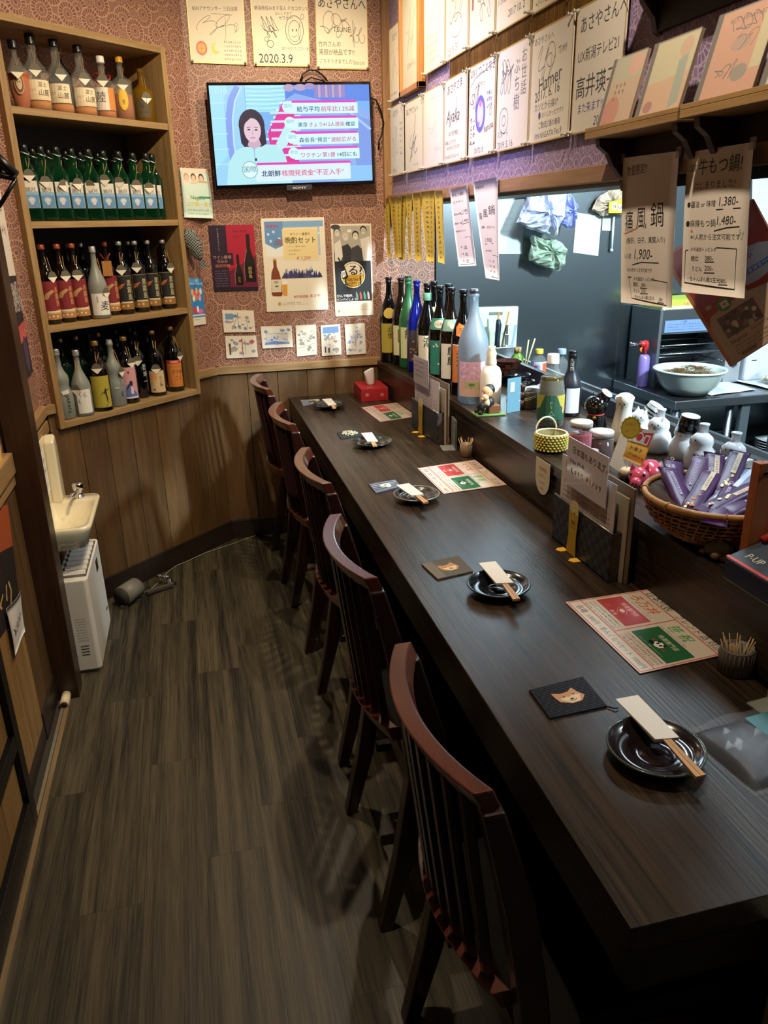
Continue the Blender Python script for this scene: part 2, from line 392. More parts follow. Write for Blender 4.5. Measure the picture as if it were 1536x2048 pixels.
for n_ in WPM.node_tree.nodes:
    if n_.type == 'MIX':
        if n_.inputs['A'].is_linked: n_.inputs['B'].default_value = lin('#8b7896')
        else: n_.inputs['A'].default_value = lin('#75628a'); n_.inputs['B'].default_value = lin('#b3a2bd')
WAIN = wood('brown_pine_boards', '#463119', '#674b2a', 0.55, 'Z', 1.0, 10, knots=True, vary=0.18, c3='#2a190c')
TRIM = wood('trim_wood', '#7d6240', '#a58659', 0.5, 'X', 1.2, 16)
FRAMEW = wood('cabinet_wood', '#80643c', '#a68a5c', 0.5, 'X', 1.2, 16)
FRAMEZ = wood('cabinet_wood_upright', '#80643c', '#a68a5c', 0.5, 'Z', 1.2, 16)
DARK = mat('dark_inside', '#1d1612', 0.7)  # plain dark tone for the lower cabinet back
BASE = wood('dark_base', '#1c1410', '#2c211a', 0.45, 'X')
COUNTER = wood('dark_counter_laminate', '#150f0a', '#3f3022', 0.33, 'Y', 0.8, 34, bump=0.16, coat=0.0, r0=.38, r1=.66)
COUNTER.node_tree.nodes['Principled BSDF'].inputs['Specular IOR Level'].default_value = 0.38
COUNTERX = wood('dark_counter_end', '#1a120e', '#2c211a', 0.35, 'X', 0.7, 34, bump=0.2)
FLOOR = wood('smoky_floor_board', '#181711', '#5a523f', 0.45, 'Y', 0.5, 44, bump=0.10, vary=0.07, fine=2.0, r0=.385, r1=.665)

# ------------------------------------------------------------------ room shell
D = 3.854; ZC = 2.75; XL = -0.60
mb = MB(); mb.box(-1.6, -1.4, -0.06, 3.6, D+0.2, -0.012)
fl = struct('floor', mb, mat('floor_bed', '#0d0b09', 0.8))
PW, PL = 0.152, 0.914
pm = MB(); pm.box(0.0002, 0.0002, -0.012, PW-0.0002, PL-0.0002, 0.0); pmesh = pm.mesh('plank', [FLOOR])
for i in range(-5, 11):
    off = rnd.uniform(0, PL)
    for j in range(-3, 6):
        x, y = i*PW+0.05, j*PL-off+0.3
        if y > D or x > 1.55: continue
        if y+PL > D+0.15: pass
        o = bpy.data.objects.new('plank', pmesh); COL.objects.link(o); o.parent = fl; o.location = (x, y, 0)
        if x+PW < -1.0 or y+PL < -1.3: bpy.data.objects.remove(o)
mb = MB(); mb.box(-1.6, -1.4, ZC, 3.6, D+0.2, ZC+0.05); struct('ceiling', mb, mat('ceiling_board', '#6d6258', 0.8))

def boards(parent, x0, x1, z0, z1, width, m=WAIN, th=0.012, y=0.0, name='board', seed=3):
    """upright boards in the parent's own X/Z plane, facing -Y"""
    r = random.Random(seed); x = x0
    while x < x1-0.004:
        wd = min(width*r.uniform(.96, 1.04), x1-x); 
        if x1-x-wd < 0.03: wd = x1-x
        b = MB(); b.box(0.0012, -th, 0, wd-0.0012, 0, z1-z0)
        obj(name, b, m, parent, (x, y-r.uniform(0, .0015), z0), bevel=0.0015, seg=1); x += wd

# back wall
bw = MB(); bw.box(0.098, 0, 0, 2.1+1.6, 0.1, ZC); wb = struct('wall_back', bw, WP, loc=(0, D, 0))
boards(wb, 0.105, 0.93, 0.10, 0.87, 0.145, seed=5)
def rail(name, x0, x1, z0, z1, dep, m, loc, rotz=0.0, bevel=0.002):
    b = MB(); b.box(x0, -dep, z0, x1, 0, z1); return struct(name, b, m, loc=loc, rotz=rotz, bevel=bevel)
rail('trim_1', 0.10, 0.925, 0.868, 0.905, 0.028, TRIM, (0, D, 0))
rail('baseboard_back', 0.10, 1.2, 0.0, 0.10, 0.018, BASE, (0, D, 0))
# diagonal wall with the bottle niche
E_ = 0.035; NX0, NX1, NZ0, NZ1 = 0.058, 0.776, 0.828, 2.212; FX0, FX1, FZ0, FZ1 = 0.032, 0.801, 0.802, 2.237; ND = 0.24
dl = (DP2.x, DP2.y, 0)
b = MB(); L_ = DLEN+0.0
b.box(-0.05, 0, 0, L_, 0.30, FZ0); b.box(-0.05, 0, FZ1, L_, 0.30, ZC); b.box(-0.05, 0, FZ0, FX0+.01, 0.30, FZ1); b.box(FX1-.01, 0, FZ0, L_, 0.30, FZ1)
b.box(FX0, ND, FZ0, FX1, 0.30, FZ1)
wd = struct('wall_diagonal', b, WP, loc=dl, rotz=DANG)
boards(wd, 0.0, L_, 0.10, 0.80, 0.135, seed=8)
boards(wd, FX1+.002, L_, 0.80, 0.87, 0.147, seed=9); boards(wd, 0.0, FX0-.002, 0.80, 0.87, 0.1, seed=10)
rail('trim_2', FX1+0.001, L_+0.004, 0.868, 0.905, 0.028, TRIM, dl, DANG)
rail('trim_3', -0.01, FX0-0.001, 0.868, 0.905, 0.028, TRIM, dl, DANG)
rail('baseboard_diagonal', -0.02, L_+0.012, 0.0, 0.10, 0.018, BASE, dl, DANG)
# shelf unit
cab = thing('bottle_cabinet', 'brown wooden wall cabinet with four shelves of bottles, left of the television', 'cabinet', dl, DANG)
def pc(name, x0, y0, z0, x1, y1, z1, m, bev=0.0015): q = MB(); q.box(x0, y0, z0, x1, y1, z1); return obj(name, q, m, cab, bevel=bev)
pc('side_panel', FX0, -E_, FZ0, NX0, ND, FZ1, FRAMEZ); pc('side_panel', NX1, -E_, FZ0, FX1, ND, FZ1, FRAMEZ)
pc('top_board', NX0, -E_, NZ1, NX1, ND, FZ1, FRAMEW); pc('bottom_board', NX0, -E_, FZ0, NX1, ND, NZ0, FRAMEW)
SH = [1.953, 1.576, 1.200, NZ0]
for z in SH[:3]: pc('shelf_board', NX0, -E_+.003, z-0.024, NX1, ND, z, FRAMEW)
pc('back_panel', NX0, ND-.006, 1.953, NX1, ND-.001, NZ1, WP, 0)
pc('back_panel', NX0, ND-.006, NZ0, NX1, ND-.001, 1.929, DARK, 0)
# left wall: wallpaper above boards
b = MB(); b.box(0, 0, 0, 1.0, 0.1, ZC); wl = struct('wall_left', b, WP, loc=(XL, 2.28, 0), rotz=math.pi/2)
boards(wl, 0.0, 0.93, 0.10, 0.87, 0.12, seed=12)
rail('trim_4', 0.30, 0.935, 0.868, 0.905, 0.028, TRIM, (XL, 2.28, 0), math.pi/2)
rail('trim_10', 0.0, 0.93, 0.80, 0.845, 0.02, TRIM, (XL, 2.28, 0), math.pi/2)
rail('baseboard_left', 0.0, 0.93, 0.0, 0.10, 0.018, BASE, (XL, 2.28, 0), math.pi/2)
# near part of the left wall: beyond the dark post, wood panelling with a cap rail
b = MB(); b.box(0, 0, 0, 3.8, 0.1, ZC); wn = struct('wall_near', b, mat('dim_wall', '#4a3a30', 0.8), loc=(-0.72, -1.4, 0), rotz=math.pi/2)
boards(wn, 2.0, 3.8, 0.0, 1.06, 0.15, wood('light_boards', '#7a5a34', '#9d7a4a', 0.5, 'Z', 1.0, 10, knots=True, vary=0.12), seed=15)
# walls out of view that close the room
b = MB(); b.box(-1.6, -1.5, 0, 3.6, -1.4, ZC); struct('wall_behind', b, mat('rear_wall', '#5a4436', 0.8))
b = MB(); b.box(3.5, -1.4, 0, 3.6, D, ZC); struct('wall_kitchen_side', b, mat('kitchen_side', '#8a9090', 0.6))
# right wall above the pass: X = 1.0 from z 1.64 up
XR = 1.0; ZT = 1.664
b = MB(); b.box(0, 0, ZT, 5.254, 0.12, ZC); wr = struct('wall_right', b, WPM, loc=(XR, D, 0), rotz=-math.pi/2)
rail('trim_5', 0, 5.25, 1.627, ZT+0.001, 0.022, wood('pass_lintel', '#8c6a4c', '#a9866a', 0.5, 'X', 1.2, 16), (XR, D, 0), -math.pi/2)
b = MB(); b.box(0.002, -0.0, 1.617, 5.25, 0.14, 1.64); struct('trim_6', b, mat('lintel_under', '#7d7a68', 0.45), loc=(XR+.002, D, 0), rotz=-math.pi/2)
b = MB(); b.box(XR-0.035, D-0.03, 1.62, XR-.0, D, ZC-.001); struct('trim_7', b, wood('corner_post', '#7d5a3a', '#a57f55', 0.5, 'Z', 1.2, 16))
# ------------------------------------------------------------------ counter, riser and ledge
def ledge_x(y): return 0.968 if y < 2.8 else 0.968-(y-2.8)/1.054*0.06
NEAR = 0.613
ct = thing('counter', 'long dark wood-grain bar counter with five place settings', 'counter', (0.45, NEAR, 0))
b = MB(); b.prism([(0, 0), (.514, 0), (.514, 2.8-NEAR), (ledge_x(D)-.454, D-NEAR-.014), (0, D-NEAR-.014)], .685, .73, 'z'); obj('top', b, COUNTER, ct, bevel=0.002)
b = MB(); b.box(0.015, 0.012, 0.60, 0.5, 0.05, 0.684); b.box(0.355, 0.05, 0.0, 0.42, D-NEAR-.022, 0.685); obj('base_panel', b, COUNTERX, ct)
b = MB(); b.box(0.0, 0.0, 0.635, 0.02, D-NEAR-.015, 0.686); obj('apron', b, COUNTERX, ct, bevel=.001)
b = MB(); b.box(0.33, 0.01, 0, 0.50, 0.05, 0.62); obj('end_panel', b, COUNTERX, ct)
lg = thing('ledge', 'raised dark wooden ledge behind the counter, crowded with bottles and jars', 'ledge', (0, 0, 0))
LZ = 0.89
def ledge_x(y): return 0.968 if y < 2.8 else 0.968-(y-2.8)/1.054*0.06
b = MB(); b.prism([(ledge_x(NEAR), NEAR-.35), (1.405, NEAR-.35), (1.405, D-.012), (ledge_x(D), D-.012), (ledge_x(2.8), 2.8)], LZ-.03, LZ, 'z'); obj('top', b, COUNTER, lg, bevel=.0015)
b = MB(); b.prism([(ledge_x(NEAR)+.006, NEAR-.35), (1.39, NEAR-.35), (1.39, D-.012), (ledge_x(D)+.006, D-.012), (ledge_x(2.8)+.006, 2.8)], 0.0, LZ-.03, 'z'); obj('riser', b, COUNTER, lg)
b = MB(); b.box(1.405, 1.0, 0.80, 1.428, D-.012, LZ+.058); obj('back_lip', b, mat('lip_grey','#3a3b3c',.4), lg, bevel=.002)
b = MB(); b.box(1.428, 1.0, 0.82, 1.66, D-.012, 0.85); b.box(1.66, 1.0, .80, 1.675, D-.10, .868); obj('steel_shelf', b, mat('brushed_steel', '#9aa0a4', 0.3, 1.0), lg, bevel=.002)
# cream panel at the near end of the ledge
b = MB(); b.box(0.672, 0.45, 0.0, 1.2, 0.605, 0.66); struct('trim_8', b, mat('cream_panel', '#8f8676', 0.6))

# ------------------------------------------------------------------ left side: post, door, panel, basin, purifier
BLACK = mat('black_metal', '#0b0b0c', 0.35, 0.3); CHROME = mat('chrome', '#d8d8d8', 0.08, 1.0)
WHITEP = mat('white_plastic', '#d6d2c8', 0.35); CERAM = mat('ivory_ceramic', '#ddd3b4', 0.18, coat=0.6)
b = MB(); b.hexa([(-.592, 2.51, 0), (-.512, 2.51, 0), (-.512, 2.60, 0), (-.592, 2.60, 0), (-.585, 2.51, ZC), (-.500, 2.51, ZC), (-.500, 2.60, ZC), (-.585, 2.60, ZC)])
po = obj('post', b, wood('dark_post', '#24150c', '#3e2616', 0.4, 'Z', 1.0, 14), bevel=.003); po.name = 'trim_9'; po['kind'] = 'structure'
# short panelled wall beside the post
pa = Vector((-.602, 2.505, 0)); pb = Vector((-.602, 1.5, 0)); an = math.atan2((pa-pb).y, (pa-pb).x); Lp = (pa-pb).length
b = MB(); b.box(0, 0, 0, Lp, .03, 1.9)
pw = struct('wall_panel', b, mat('panel_backing', '#171a20', 0.5), loc=tuple(pb), rotz=an)
LB = wood('light_boards', '#7a5a34', '#9d7a4a', 0.5, 'Z', 1.0, 10, knots=True, vary=0.12)
boards(pw, 0, Lp, 0.06, 0.84, 0.105, LB, seed=22)
q = MB(); q.box(0, -.03, .84, Lp, 0, .905); obj('cap_rail', q, TRIM, pw, bevel=.002)
q = MB(); q.box(0, -.016, 0, Lp, 0, .06); obj('baseboard', q, BASE, pw, bevel=.001)
# sliding door with black frame
dr = thing('sliding_door', 'sliding door of pale boards in a black frame, at the left edge', 'door', (-.575, 0, 0)); dr['kind'] = 'structure'; del dr['category']; del dr['label']; dr.name = 'door_1'
for (y0, y1, z0, z1, nm) in ((1.86, 1.905, 0.012, 2.1, 'stile'), (-.2, 1.86, 0.012, 0.10, 'bottom_rail'), (-.2, 1.86, .27, .315, 'middle_rail'), (1.30, 1.335, .10, .27, 'stile'), (-.2, 1.86, .80, .84, 'middle_rail')):
    q = MB(); q.box(-.015, y0, z0, .022, y1, z1); obj(nm, q, BLACK, dr, bevel=.002)
y = 1.86; rr = random.Random(4)
while y > -.2:
    wdt = 0.16; 
    for z0, z1 in ((.10, .27), (.315, .80), (.84, 2.05)):
        q = MB(); q.box(-.008, -wdt+.0015, 0, .006, -.0015, z1-z0); obj('board', q, LB, dr, (0, y, z0), bevel=.001, seg=1)
    y -= wdt
b = MB(); b.box(-.566, -1.2, 0.0, -.556, 2.50, .006); b.box(-.62, -1.2, 0, -.612, 2.50, .004); struct('trim_10', b, mat('track_alloy', '#a89c86', 0.35, .6))
b = MB(); b.box(-.61, -1.2, 0, -.568, 2.50, .003); struct('trim_11', b, mat('track_bed', '#33302a', 0.6))
b = MB(); b.box(-.554, -1.2, 0, -.540, 2.50, .005); struct('trim_12', b, wood('sill', '#6d5a40', '#8a7454', 0.5, 'Y'))
# rolled stub at the foot of the post
t = thing('door_stop', 'small cream rubber-capped door stop at the foot of the dark post', 'door stop', (-.553, 2.468, 0))
q = MB(); q.tube([(0, .045, .018), (0, -.02, .018)], .0155, 16); obj('sleeve', q, mat('cream_rubber', '#d8cba8', 0.6), t)
q = MB(); q.tube([(0, -.0195, .018), (0, -.021, .018)], .011, 16); obj('core', q, mat('core_brown', '#3a2a1c', 0.7), t)
# black bracket on the post
t = thing('wall_hook', 'black metal folding coat hook high on the dark post', 'hook', (-.455, 2.50, 1.66))
q = MB(); q.tube([(-.03, .0, .10), (.035, -.02, .03)], .014, 8); q.tube([(-.05, -.01, .04), (.035, -.02, .022)], .009, 8); obj('arm', q, BLACK, t)
q = MB(); q.tube([(.035, -.02, .02), (-.02, -.025, -.05), (-.03, -.025, -.035)], .006, 8); obj('prong', q, BLACK, t)
q = MB(); q.box(-.02, -.004, .03, .0, .012, .13); obj('plate', q, BLACK, t, bevel=.002)
# poster beyond the post
cv = Canvas(100, 200, 3); cv.rect(0, 90, 100, 200, '#241f26'); cv.rect(0, 0, 100, 90, '#d8d0c4')
for k in range(9): cv.swirl(8+k*3, 96, 85, 34, 60, '#bdb4ac', .8)
cv.poly([(0, 150), (100, 140), (100, 158), (0, 170)], '#b84a48'); cv.text('ほんもの', 98, 153, 13, '#d88a80', 'r', rot=-.07); cv.ell(80, 176, 12, 20, '#4a3a58')
cv.scrawl(10, 10, 80, 16, 5, '#333333', 1.2); cv.scrawl(40, 35, 50, 14, 4, '#444444', 1)
sheet('poster', 'white and black poster with a red band, between the dark post and the bottle cabinet', 'poster', [(XL+.008, 2.86, 1.70), (XL+.008, 3.15, 1.68), (XL+.008, 3.15, 1.045), (XL+.008, 2.86, 1.045)], cv, '#c8c0b4')
# drink poster and price note on the panel
def pan(px, py, off=0.02):     # point of the panelled segment behind a photograph point
    n = Vector((math.sin(an), -math.cos(an), 0)); 
    if n.x < 0: n = -n
    r = ray(px, py); t_ = (pb+n*off-CAM).dot(n)/r.dot(n); return CAM+r*t_
cv = Canvas(100, 300, 5); cv.rect(0, 0, 100, 120, '#d8b060'); cv.rect(0, 0, 60, 110, '#d9d0b8'); cv.rect(0, 110, 100, 190, '#a04a20'); cv.rect(0, 185, 100, 300, '#1c1210')
cv.poly([(10, 85), (62, 85), (55, 215), (15, 215)], '#d2571c'); cv.poly([(18, 110), (52, 110), (47, 180), (20, 180)], '#24160f'); cv.scrawl(24, 125, 20, 40, 1, '#c89a50', 2)
cv.scrawl(34, 235, 52, 40, 2, '#c8a468', 3)
q4 = [pan(-75, 830, .014), pan(0, 890, .014), pan(40, 1215, .014), pan(-30, 1320, .014)]
sheet('poster', 'dark poster of an orange drink tin, on the boards left of the dark post', 'poster', q4, cv, '#2a1a12', toward=Vector((1, 1.5, 1)))
cv = Canvas(100, 120, 6); cv.text('¥500-', 50, 62, 34, '#1a1a22', 'c', rot=-.25, shear=.2)
sheet('price_note', 'white paper price note reading ¥500 at the foot of the orange drink poster', 'sign', [pan(12, 1218, .022), pan(40, 1182, .026), pan(54, 1262, .024), pan(26, 1312, .018)], cv, '#dcdad8', toward=Vector((1, 1.5, 1)), bend=lambda u, v: .006*math.sin(3*u+2*v))

# wash basin
t = thing('wash_basin', 'small ivory ceramic hand basin with tall splashback on the left wall', 'basin', (XL, 2.88, 0))
def rr_(x0, y0, x1, y1, r, n=5):
    out = []
    for cx, cy, a in ((x1-r, y1-r, 0), (x0+.001, y1-.001, 90), (x0+.001, y0+.001, 180), (x1-r, y0+r, 270)):
        rad = r if cx > (x0+x1)/2 else .001
        for k in range(n+1): q = math.radians(a+90*k/n); out.append((cx+rad*math.cos(q), cy+rad*math.sin(q)))
    return out
def loft(mb, rings, mi=0, smooth=True, cap0=False, cap1=False):
    n = len(rings[0]); vs = [p for r_ in rings for p in r_]; fs = []
    for i in range(len(rings)-1):
        for k in range(n): a = i*n+k; c = i*n+(k+1) % n; fs.append((a, c, c+n, a+n))
    if cap0: fs.append(tuple(range(n-1, -1, -1)))
    if cap1: fs.append(tuple((len(rings)-1)*n+k for k in range(n)))
    mb.add(vs, fs, mi, smooth)
q = MB(); R3 = lambda ring, z: [(x, y, z) for x, y in ring]
loft(q, [R3(rr_(0, -.13, .10, .13, .05), .475), R3(rr_(0, -.185, .165, .185, .05), .485), R3(rr_(0, -.2, .187, .2, .045), .55), R3(rr_(0, -.2, .19, .2, .04), .562), R3(rr_(.002, -.197, .187, .197, .04), .568),
         R3(rr_(.018, -.182, .174, .125, .04), .568), R3(rr_(.022, -.178, .170, .12, .04), .56), R3(rr_(.03, -.165, .155, .11, .045), .515), R3(rr_(.05, -.12, .13, .08, .04), .505)], cap0=True, cap1=True)
obj('bowl', q, CERAM, t)
q = MB(); q.prism([(-.2, .56), (.2, .56), (.2, .80), (.18, .825), (-.18, .825), (-.2, .80)], 0, .022, 'x'); q.prism([(.12, .56), (.2, .56), (.2, .80), (.18, .825), (.14, .80)], .02, .06, 'x'); obj('splashback', q, CERAM, t, bevel=.010, seg=3)
fc = MB(); fc.lathe([(.0, 0), (.019, 0), (.019, .006), (.0135, .009), (.0125, .028), (.020, .034), (.021, .055), (.016, .062), (0, .063)], 20, (.115, .155, .568)); obj('push_tap', fc, CHROME, t)
q = MB(); q.tube([(.115, .14, .60), (.10, .09, .60), (.10, .085, .59)], .007, 10); obj('spout', q, CHROME, t)
cv = Canvas(100, 200, 8); cv.text('手洗い', 50, 45, 27, '#2a2a33', 'c', rot=-.05); cv.scrawl(15, 80, 70, 26, 4, '#2a2a33', 3); cv.scrawl(25, 150, 50, 15, 5, '#44444c', 2)
sheet('notice', 'small handwritten notice taped to the splashback of the basin', 'sign', [(XL+.0245, 2.91, .78), (XL+.0245, 2.993, .79), (XL+.0245, 2.99, .625), (XL+.0245, 2.915, .615)], cv, '#e4e2dc')
# air purifier
t = thing('air_purifier', 'white air purifier standing on the floor beneath the hand basin', 'air purifier', (-.555, 2.865, 0))
W_ = .108; 
q = MB(); loft(q, [[(0, -.2, .012), (W_-.012, -.2, .012), (W_, -.188, .012), (W_, .188, .012), (W_-.012, .2, .012), (0, .2, .012)], [(0, -.2, .38), (W_-.012, -.2, .38), (W_, -.188, .38), (W_, .188, .38), (W_-.012, .2, .38), (0, .2, .38)]], smooth=False, cap0=True, cap1=True)
obj('housing', q, WHITEP, t, bevel=.006, seg=3)
q = MB(); q.box(.006, -.19, 0, W_-.006, .19, .014); obj('foot', q, mat('grey_plastic', '#77746e', 0.5), t)
for k in range(7):
    q = MB(); q.hexa([(.022, -.15+k*.045, .381), (.098, -.15+k*.045, .381), (.098, -.138+k*.045, .381), (.022, -.138+k*.045, .381), (.022, -.143+k*.045, .391), (.098, -.143+k*.045, .391), (.098, -.131+k*.045, .391), (.022, -.131+k*.045, .391)]); obj('louvre', q, WHITEP, t)
q = MB(); q.box(.015, -.17, .3795, .102, .17, .3815); obj('vent_recess', q, mat('vent_dark', '#55524c', 0.6), t)
q = MB(); q.box(W_-.001, .04, .30, W_+.002, .085, .345); q.box(W_-.001, .12, .09, W_+.001, .15, .10); obj('hand_grip', q, mat('black_gloss', '#101012', 0.15), t)
cv = Canvas(100, 380, 11)
for k in range(9): cv.scrawl(40, 150+k*11, 34, 6, 7, '#8c867c', .7)
for k in range(4): cv.rect(44, 262+k*12, 70, 267+k*12, '#5c564c')
cv.build('printed_specs', t, quadmap([(0, -.2, .38), (W_, -.2, .38), (W_, -.2, 0), (0, -.2, 0)], 100, 380, Vector((0, -1, 0)), .0006))
# valve, pipe and cable on the floor by the diagonal baseboard
t = thing('pipe_cap', 'short capped grey pipe lying on the floor beside the air purifier', 'pipe', (-.385, 3.215, 0))
q = MB(); q.tube([(-.02, -.025, .05), (.035, .055, .05)], .044, 24); obj('pipe_body', q, mat('grey_pvc', '#7c7a72', 0.45), t)
q = MB(); q.tube([(-.021, -.0265, .05), (-.026, -.033, .05)], .041, 24); obj('pipe_face', q, mat('dark_face', '#3a3835', 0.6), t)
q = MB(); q.box(-.03, -.05, 0, .0, -.01, .012); q.box(.0, .0, 0, .05, .05, .01); obj('foot', q, mat('dark_face', '#3a3835', 0.6), t)
t = thing('gas_valve', 'small chrome gas tap on a round floor flange by the diagonal baseboard', 'valve', (-.21, 3.36, 0))
q = MB(); q.lathe([(0, 0), (.03, 0), (.028, .006), (.012, .01), (.011, .028), (0, .03)], 20); obj('flange', q, CHROME, t)
q = MB(); q.tube([(-.05, .03, .035), (0, 0, .035)], .009, 12); q.tube([(-.052, .031, .035), (-.035, .02, .035)], .0125, 8); obj('tap', q, CHROME, t)
q = MB(); q.box(-.13, -.05, .012, -.0, -.03, .024); obj('strap', q, mat('grey_strap', '#4c4a44', 0.6), t, rotz=.45)
b = MB(); pts = [at(x, y, 2, .004) for x, y in ((270, 1192), (300, 1180), (322, 1160), (338, 1142), (352, 1132), (380, 1120), (410, 1106), (440, 1096), (470, 1086), (500, 1075), (520, 1068), (560, 1066))]
tag(obj('floor_cable', b.tube([tuple(p-pts[0]) for p in pts], .0028, 6), mat('grey_cable', '#8a8474', 0.5), loc=pts[0]), 'thin grey cable running along the floor at the diagonal baseboard', 'cable')

# ------------------------------------------------------------------ chairs
CH = wood('mahogany_shaded', '#150604', '#280c08', 0.28, 'Z', 1.0, 12, coat=0.5, bump=.05); CHR = wood('mahogany_rail_lit', '#3a170d', '#5e2a1a', 0.25, 'Y', 1.0, 12, coat=0.6, bump=.05)  # one wood: shade put into the post colour, lit edge into the rail colour
def make_chair():
    t = thing('dining_chair', '', 'chair')
    # local: x towards the counter, y along it, back rail centred at x=0
    Wd = .185
    def bow(y): return -.045*(1-(y/Wd)**2)          # backrest bulges away from the counter
    def rail_(z0, z1, x0, th, w=Wd, n=14, taper=0):
        m_ = MB(); vs = []; fs = []
        for i in range(n+1):
            y = -w+2*w*i/n; bx = bow(y)+x0
            vs += [(bx+.010, y, z0), (bx+th+.008, y, z0), (bx+th-.004, y, z1), (bx-.006, y, z1)]
        for i in range(n):
            a = 4*i
            for k in range(4): fs.append((a+k, a+(k+1) % 4, a+4+(k+1) % 4, a+4+k))
        fs += [(3, 2, 1, 0), (4*n, 4*n+1, 4*n+2, 4*n+3)]; return m_.add(vs, fs, 0, False)
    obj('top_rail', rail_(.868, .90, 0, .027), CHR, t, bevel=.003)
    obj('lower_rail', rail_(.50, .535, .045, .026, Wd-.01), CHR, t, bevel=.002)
    for k in range(9):
        y = -.145+.29*k/8; m_ = MB(); bx = bow(y)
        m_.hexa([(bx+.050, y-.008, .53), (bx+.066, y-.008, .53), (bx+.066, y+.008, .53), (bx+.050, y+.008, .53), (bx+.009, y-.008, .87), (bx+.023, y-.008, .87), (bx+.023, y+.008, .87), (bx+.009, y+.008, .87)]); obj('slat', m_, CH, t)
    prof = [(.0, 0.0), (.04, .2), (.072, .42), (.06, .55), (.034, .72), (.004, .872)]
    for s in (-1, 1):
        m_ = MB(); vs = []; fs = []
        for x, z in prof:
            hw = .018 if z < .8 else .014; wx = .044 if .1 < z < .8 else .030
            y = s*(Wd+.012) if z < .5 else s*(Wd+.012-(z-.5)*.04)
            vs += [(x, y-hw, z), (x+wx, y-hw, z), (x+wx, y+hw, z), (x, y+hw, z)]
        for i in range(len(prof)-1):
            for k in range(4): a = 4*i; fs.append((a+k, a+(k+1) % 4, a+4+(k+1) % 4, a+4+k))
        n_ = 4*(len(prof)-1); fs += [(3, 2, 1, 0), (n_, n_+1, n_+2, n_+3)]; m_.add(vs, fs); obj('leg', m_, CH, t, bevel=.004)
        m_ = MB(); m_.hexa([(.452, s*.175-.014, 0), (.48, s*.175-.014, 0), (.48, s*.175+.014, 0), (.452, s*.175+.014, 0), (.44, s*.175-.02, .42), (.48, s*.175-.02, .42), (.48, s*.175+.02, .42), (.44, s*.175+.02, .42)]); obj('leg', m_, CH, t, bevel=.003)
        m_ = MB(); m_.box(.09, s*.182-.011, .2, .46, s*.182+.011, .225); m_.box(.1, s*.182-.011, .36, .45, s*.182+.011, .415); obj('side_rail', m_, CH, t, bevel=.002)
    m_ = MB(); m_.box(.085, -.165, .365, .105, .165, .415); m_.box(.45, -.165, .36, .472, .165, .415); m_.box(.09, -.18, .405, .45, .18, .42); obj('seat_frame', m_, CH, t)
    m_ = MB(); loft(m_, [[(.085, -.19, .42), (.485, -.205, .42), (.485, .205, .42), (.085, .19, .42)], [(.08, -.195, .445), (.49, -.21, .445), (.49, .21, .445), (.08, .195, .445)], [(.12, -.15, .458), (.45, -.165, .458), (.45, .165, .458), (.12, .15, .458)]], cap0=True, cap1=True, smooth=False); obj('seat', m_, mat('seat_vinyl', '#070504', 0.7, spec=.15), t, bevel=.01, seg=3)
    return t
c0 = make_chair()
CY = [(.889, .279), (1.512, .284), (2.115, .303), (2.79, .300), (3.43, .285)]
CLAB = ['dark red wooden slat-back chair nearest the camera', 'second dark red slat-back chair from the camera', 'middle dark red slat-back chair of the row of five', 'dark red slat-back chair second from the back wall', 'dark red slat-back chair closest to the back wall']
for i, (y, x) in enumerate(CY):
    if i == 0: c0.location = (x, y, 0); c0['label'] = CLAB[0]; c0['group'] = 'dining chairs along the counter'
    else: dup(c0, (x, y, 0), 0, CLAB[i])

# ------------------------------------------------------------------ back wall: television, boards, posters
def DX(px, py, e=.006):
    s_, z = atd(px, py, e); p = DP2+DU*s_+DN*e; return Vector((p.x, p.y, z))
BX = lambda px, py, y=D-.003: at(px, py, 1, y)
TY = 3.775
TQ = [at(412, 165, 1, TY), at(741, 163, 1, TY), at(749, 368, 1, TY+.01), at(431, 379, 1, TY+.01)]
t = thing('television', 'flat television showing a news programme, high on the back wall', 'television', tuple((TQ[2]+TQ[3])/2))
O = t.location.copy(); ql = [p-O for p in TQ]; nv = Vector((0, -1, 0))
def sub(qd, x0, y0, x1, y1): 
    f = quadmap(qd, 1, 1, nv); return [f(x0, y0, 0), f(x1, y0, 0), f(x1, y1, 0), f(x0, y1, 0)]
def slab(qd, d0, d1, name, m, par, bevel=0):
    q = MB(); q.hexa([tuple(qd[3]+nv*d0), tuple(qd[2]+nv*d0), tuple(qd[1]+nv*d0), tuple(qd[0]+nv*d0), tuple(qd[3]+nv*d1), tuple(qd[2]+nv*d1), tuple(qd[1]+nv*d1), tuple(qd[0]+nv*d1)]); return obj(name, q, m, par, bevel=bevel)
GB = mat('gloss_black', '#08080a', 0.12)
slab(ql, -.012, .003, 'bezel', GB, t, .003)
slab(sub(ql, .12, .12, .88, .97), -.045, -.011, 'rear_housing', mat('matte_black', '#0e0e10', 0.5), t, .006)
slab(sub(ql, .4, .35, .6, .65), -.078, -.044, 'wall_mount', BLACK, t)
slab(sub(ql, .435, .985, .595, 1.035), .0, .008, 'logo_plate', mat('smoked_plate', '#3a3d46', 0.25), t, .001)
cv = Canvas(1180, 720, 2)
cv.rect(0, 0, 1180, 720, '#7fb6f2').rect(0, 0, 250, 720, '#9fd6f6')
cv.poly([(0, 0), (130, 0), (95, 110), (95, 500), (0, 600)], '#a8e4f8')
cv.line([(205, 10), (150, 100), (125, 220), (120, 420), (150, 700)], 46, '#8aa6f0').line([(230, 10), (178, 110), (150, 240), (146, 420), (172, 700)], 10, '#c6e8ff')
for k in range(5): cv.rect(0, 120+k*110, 110, 124+k*110, '#d4f4ff')
cv.rect(255, 0, 545, 190, '#a8e6f6')
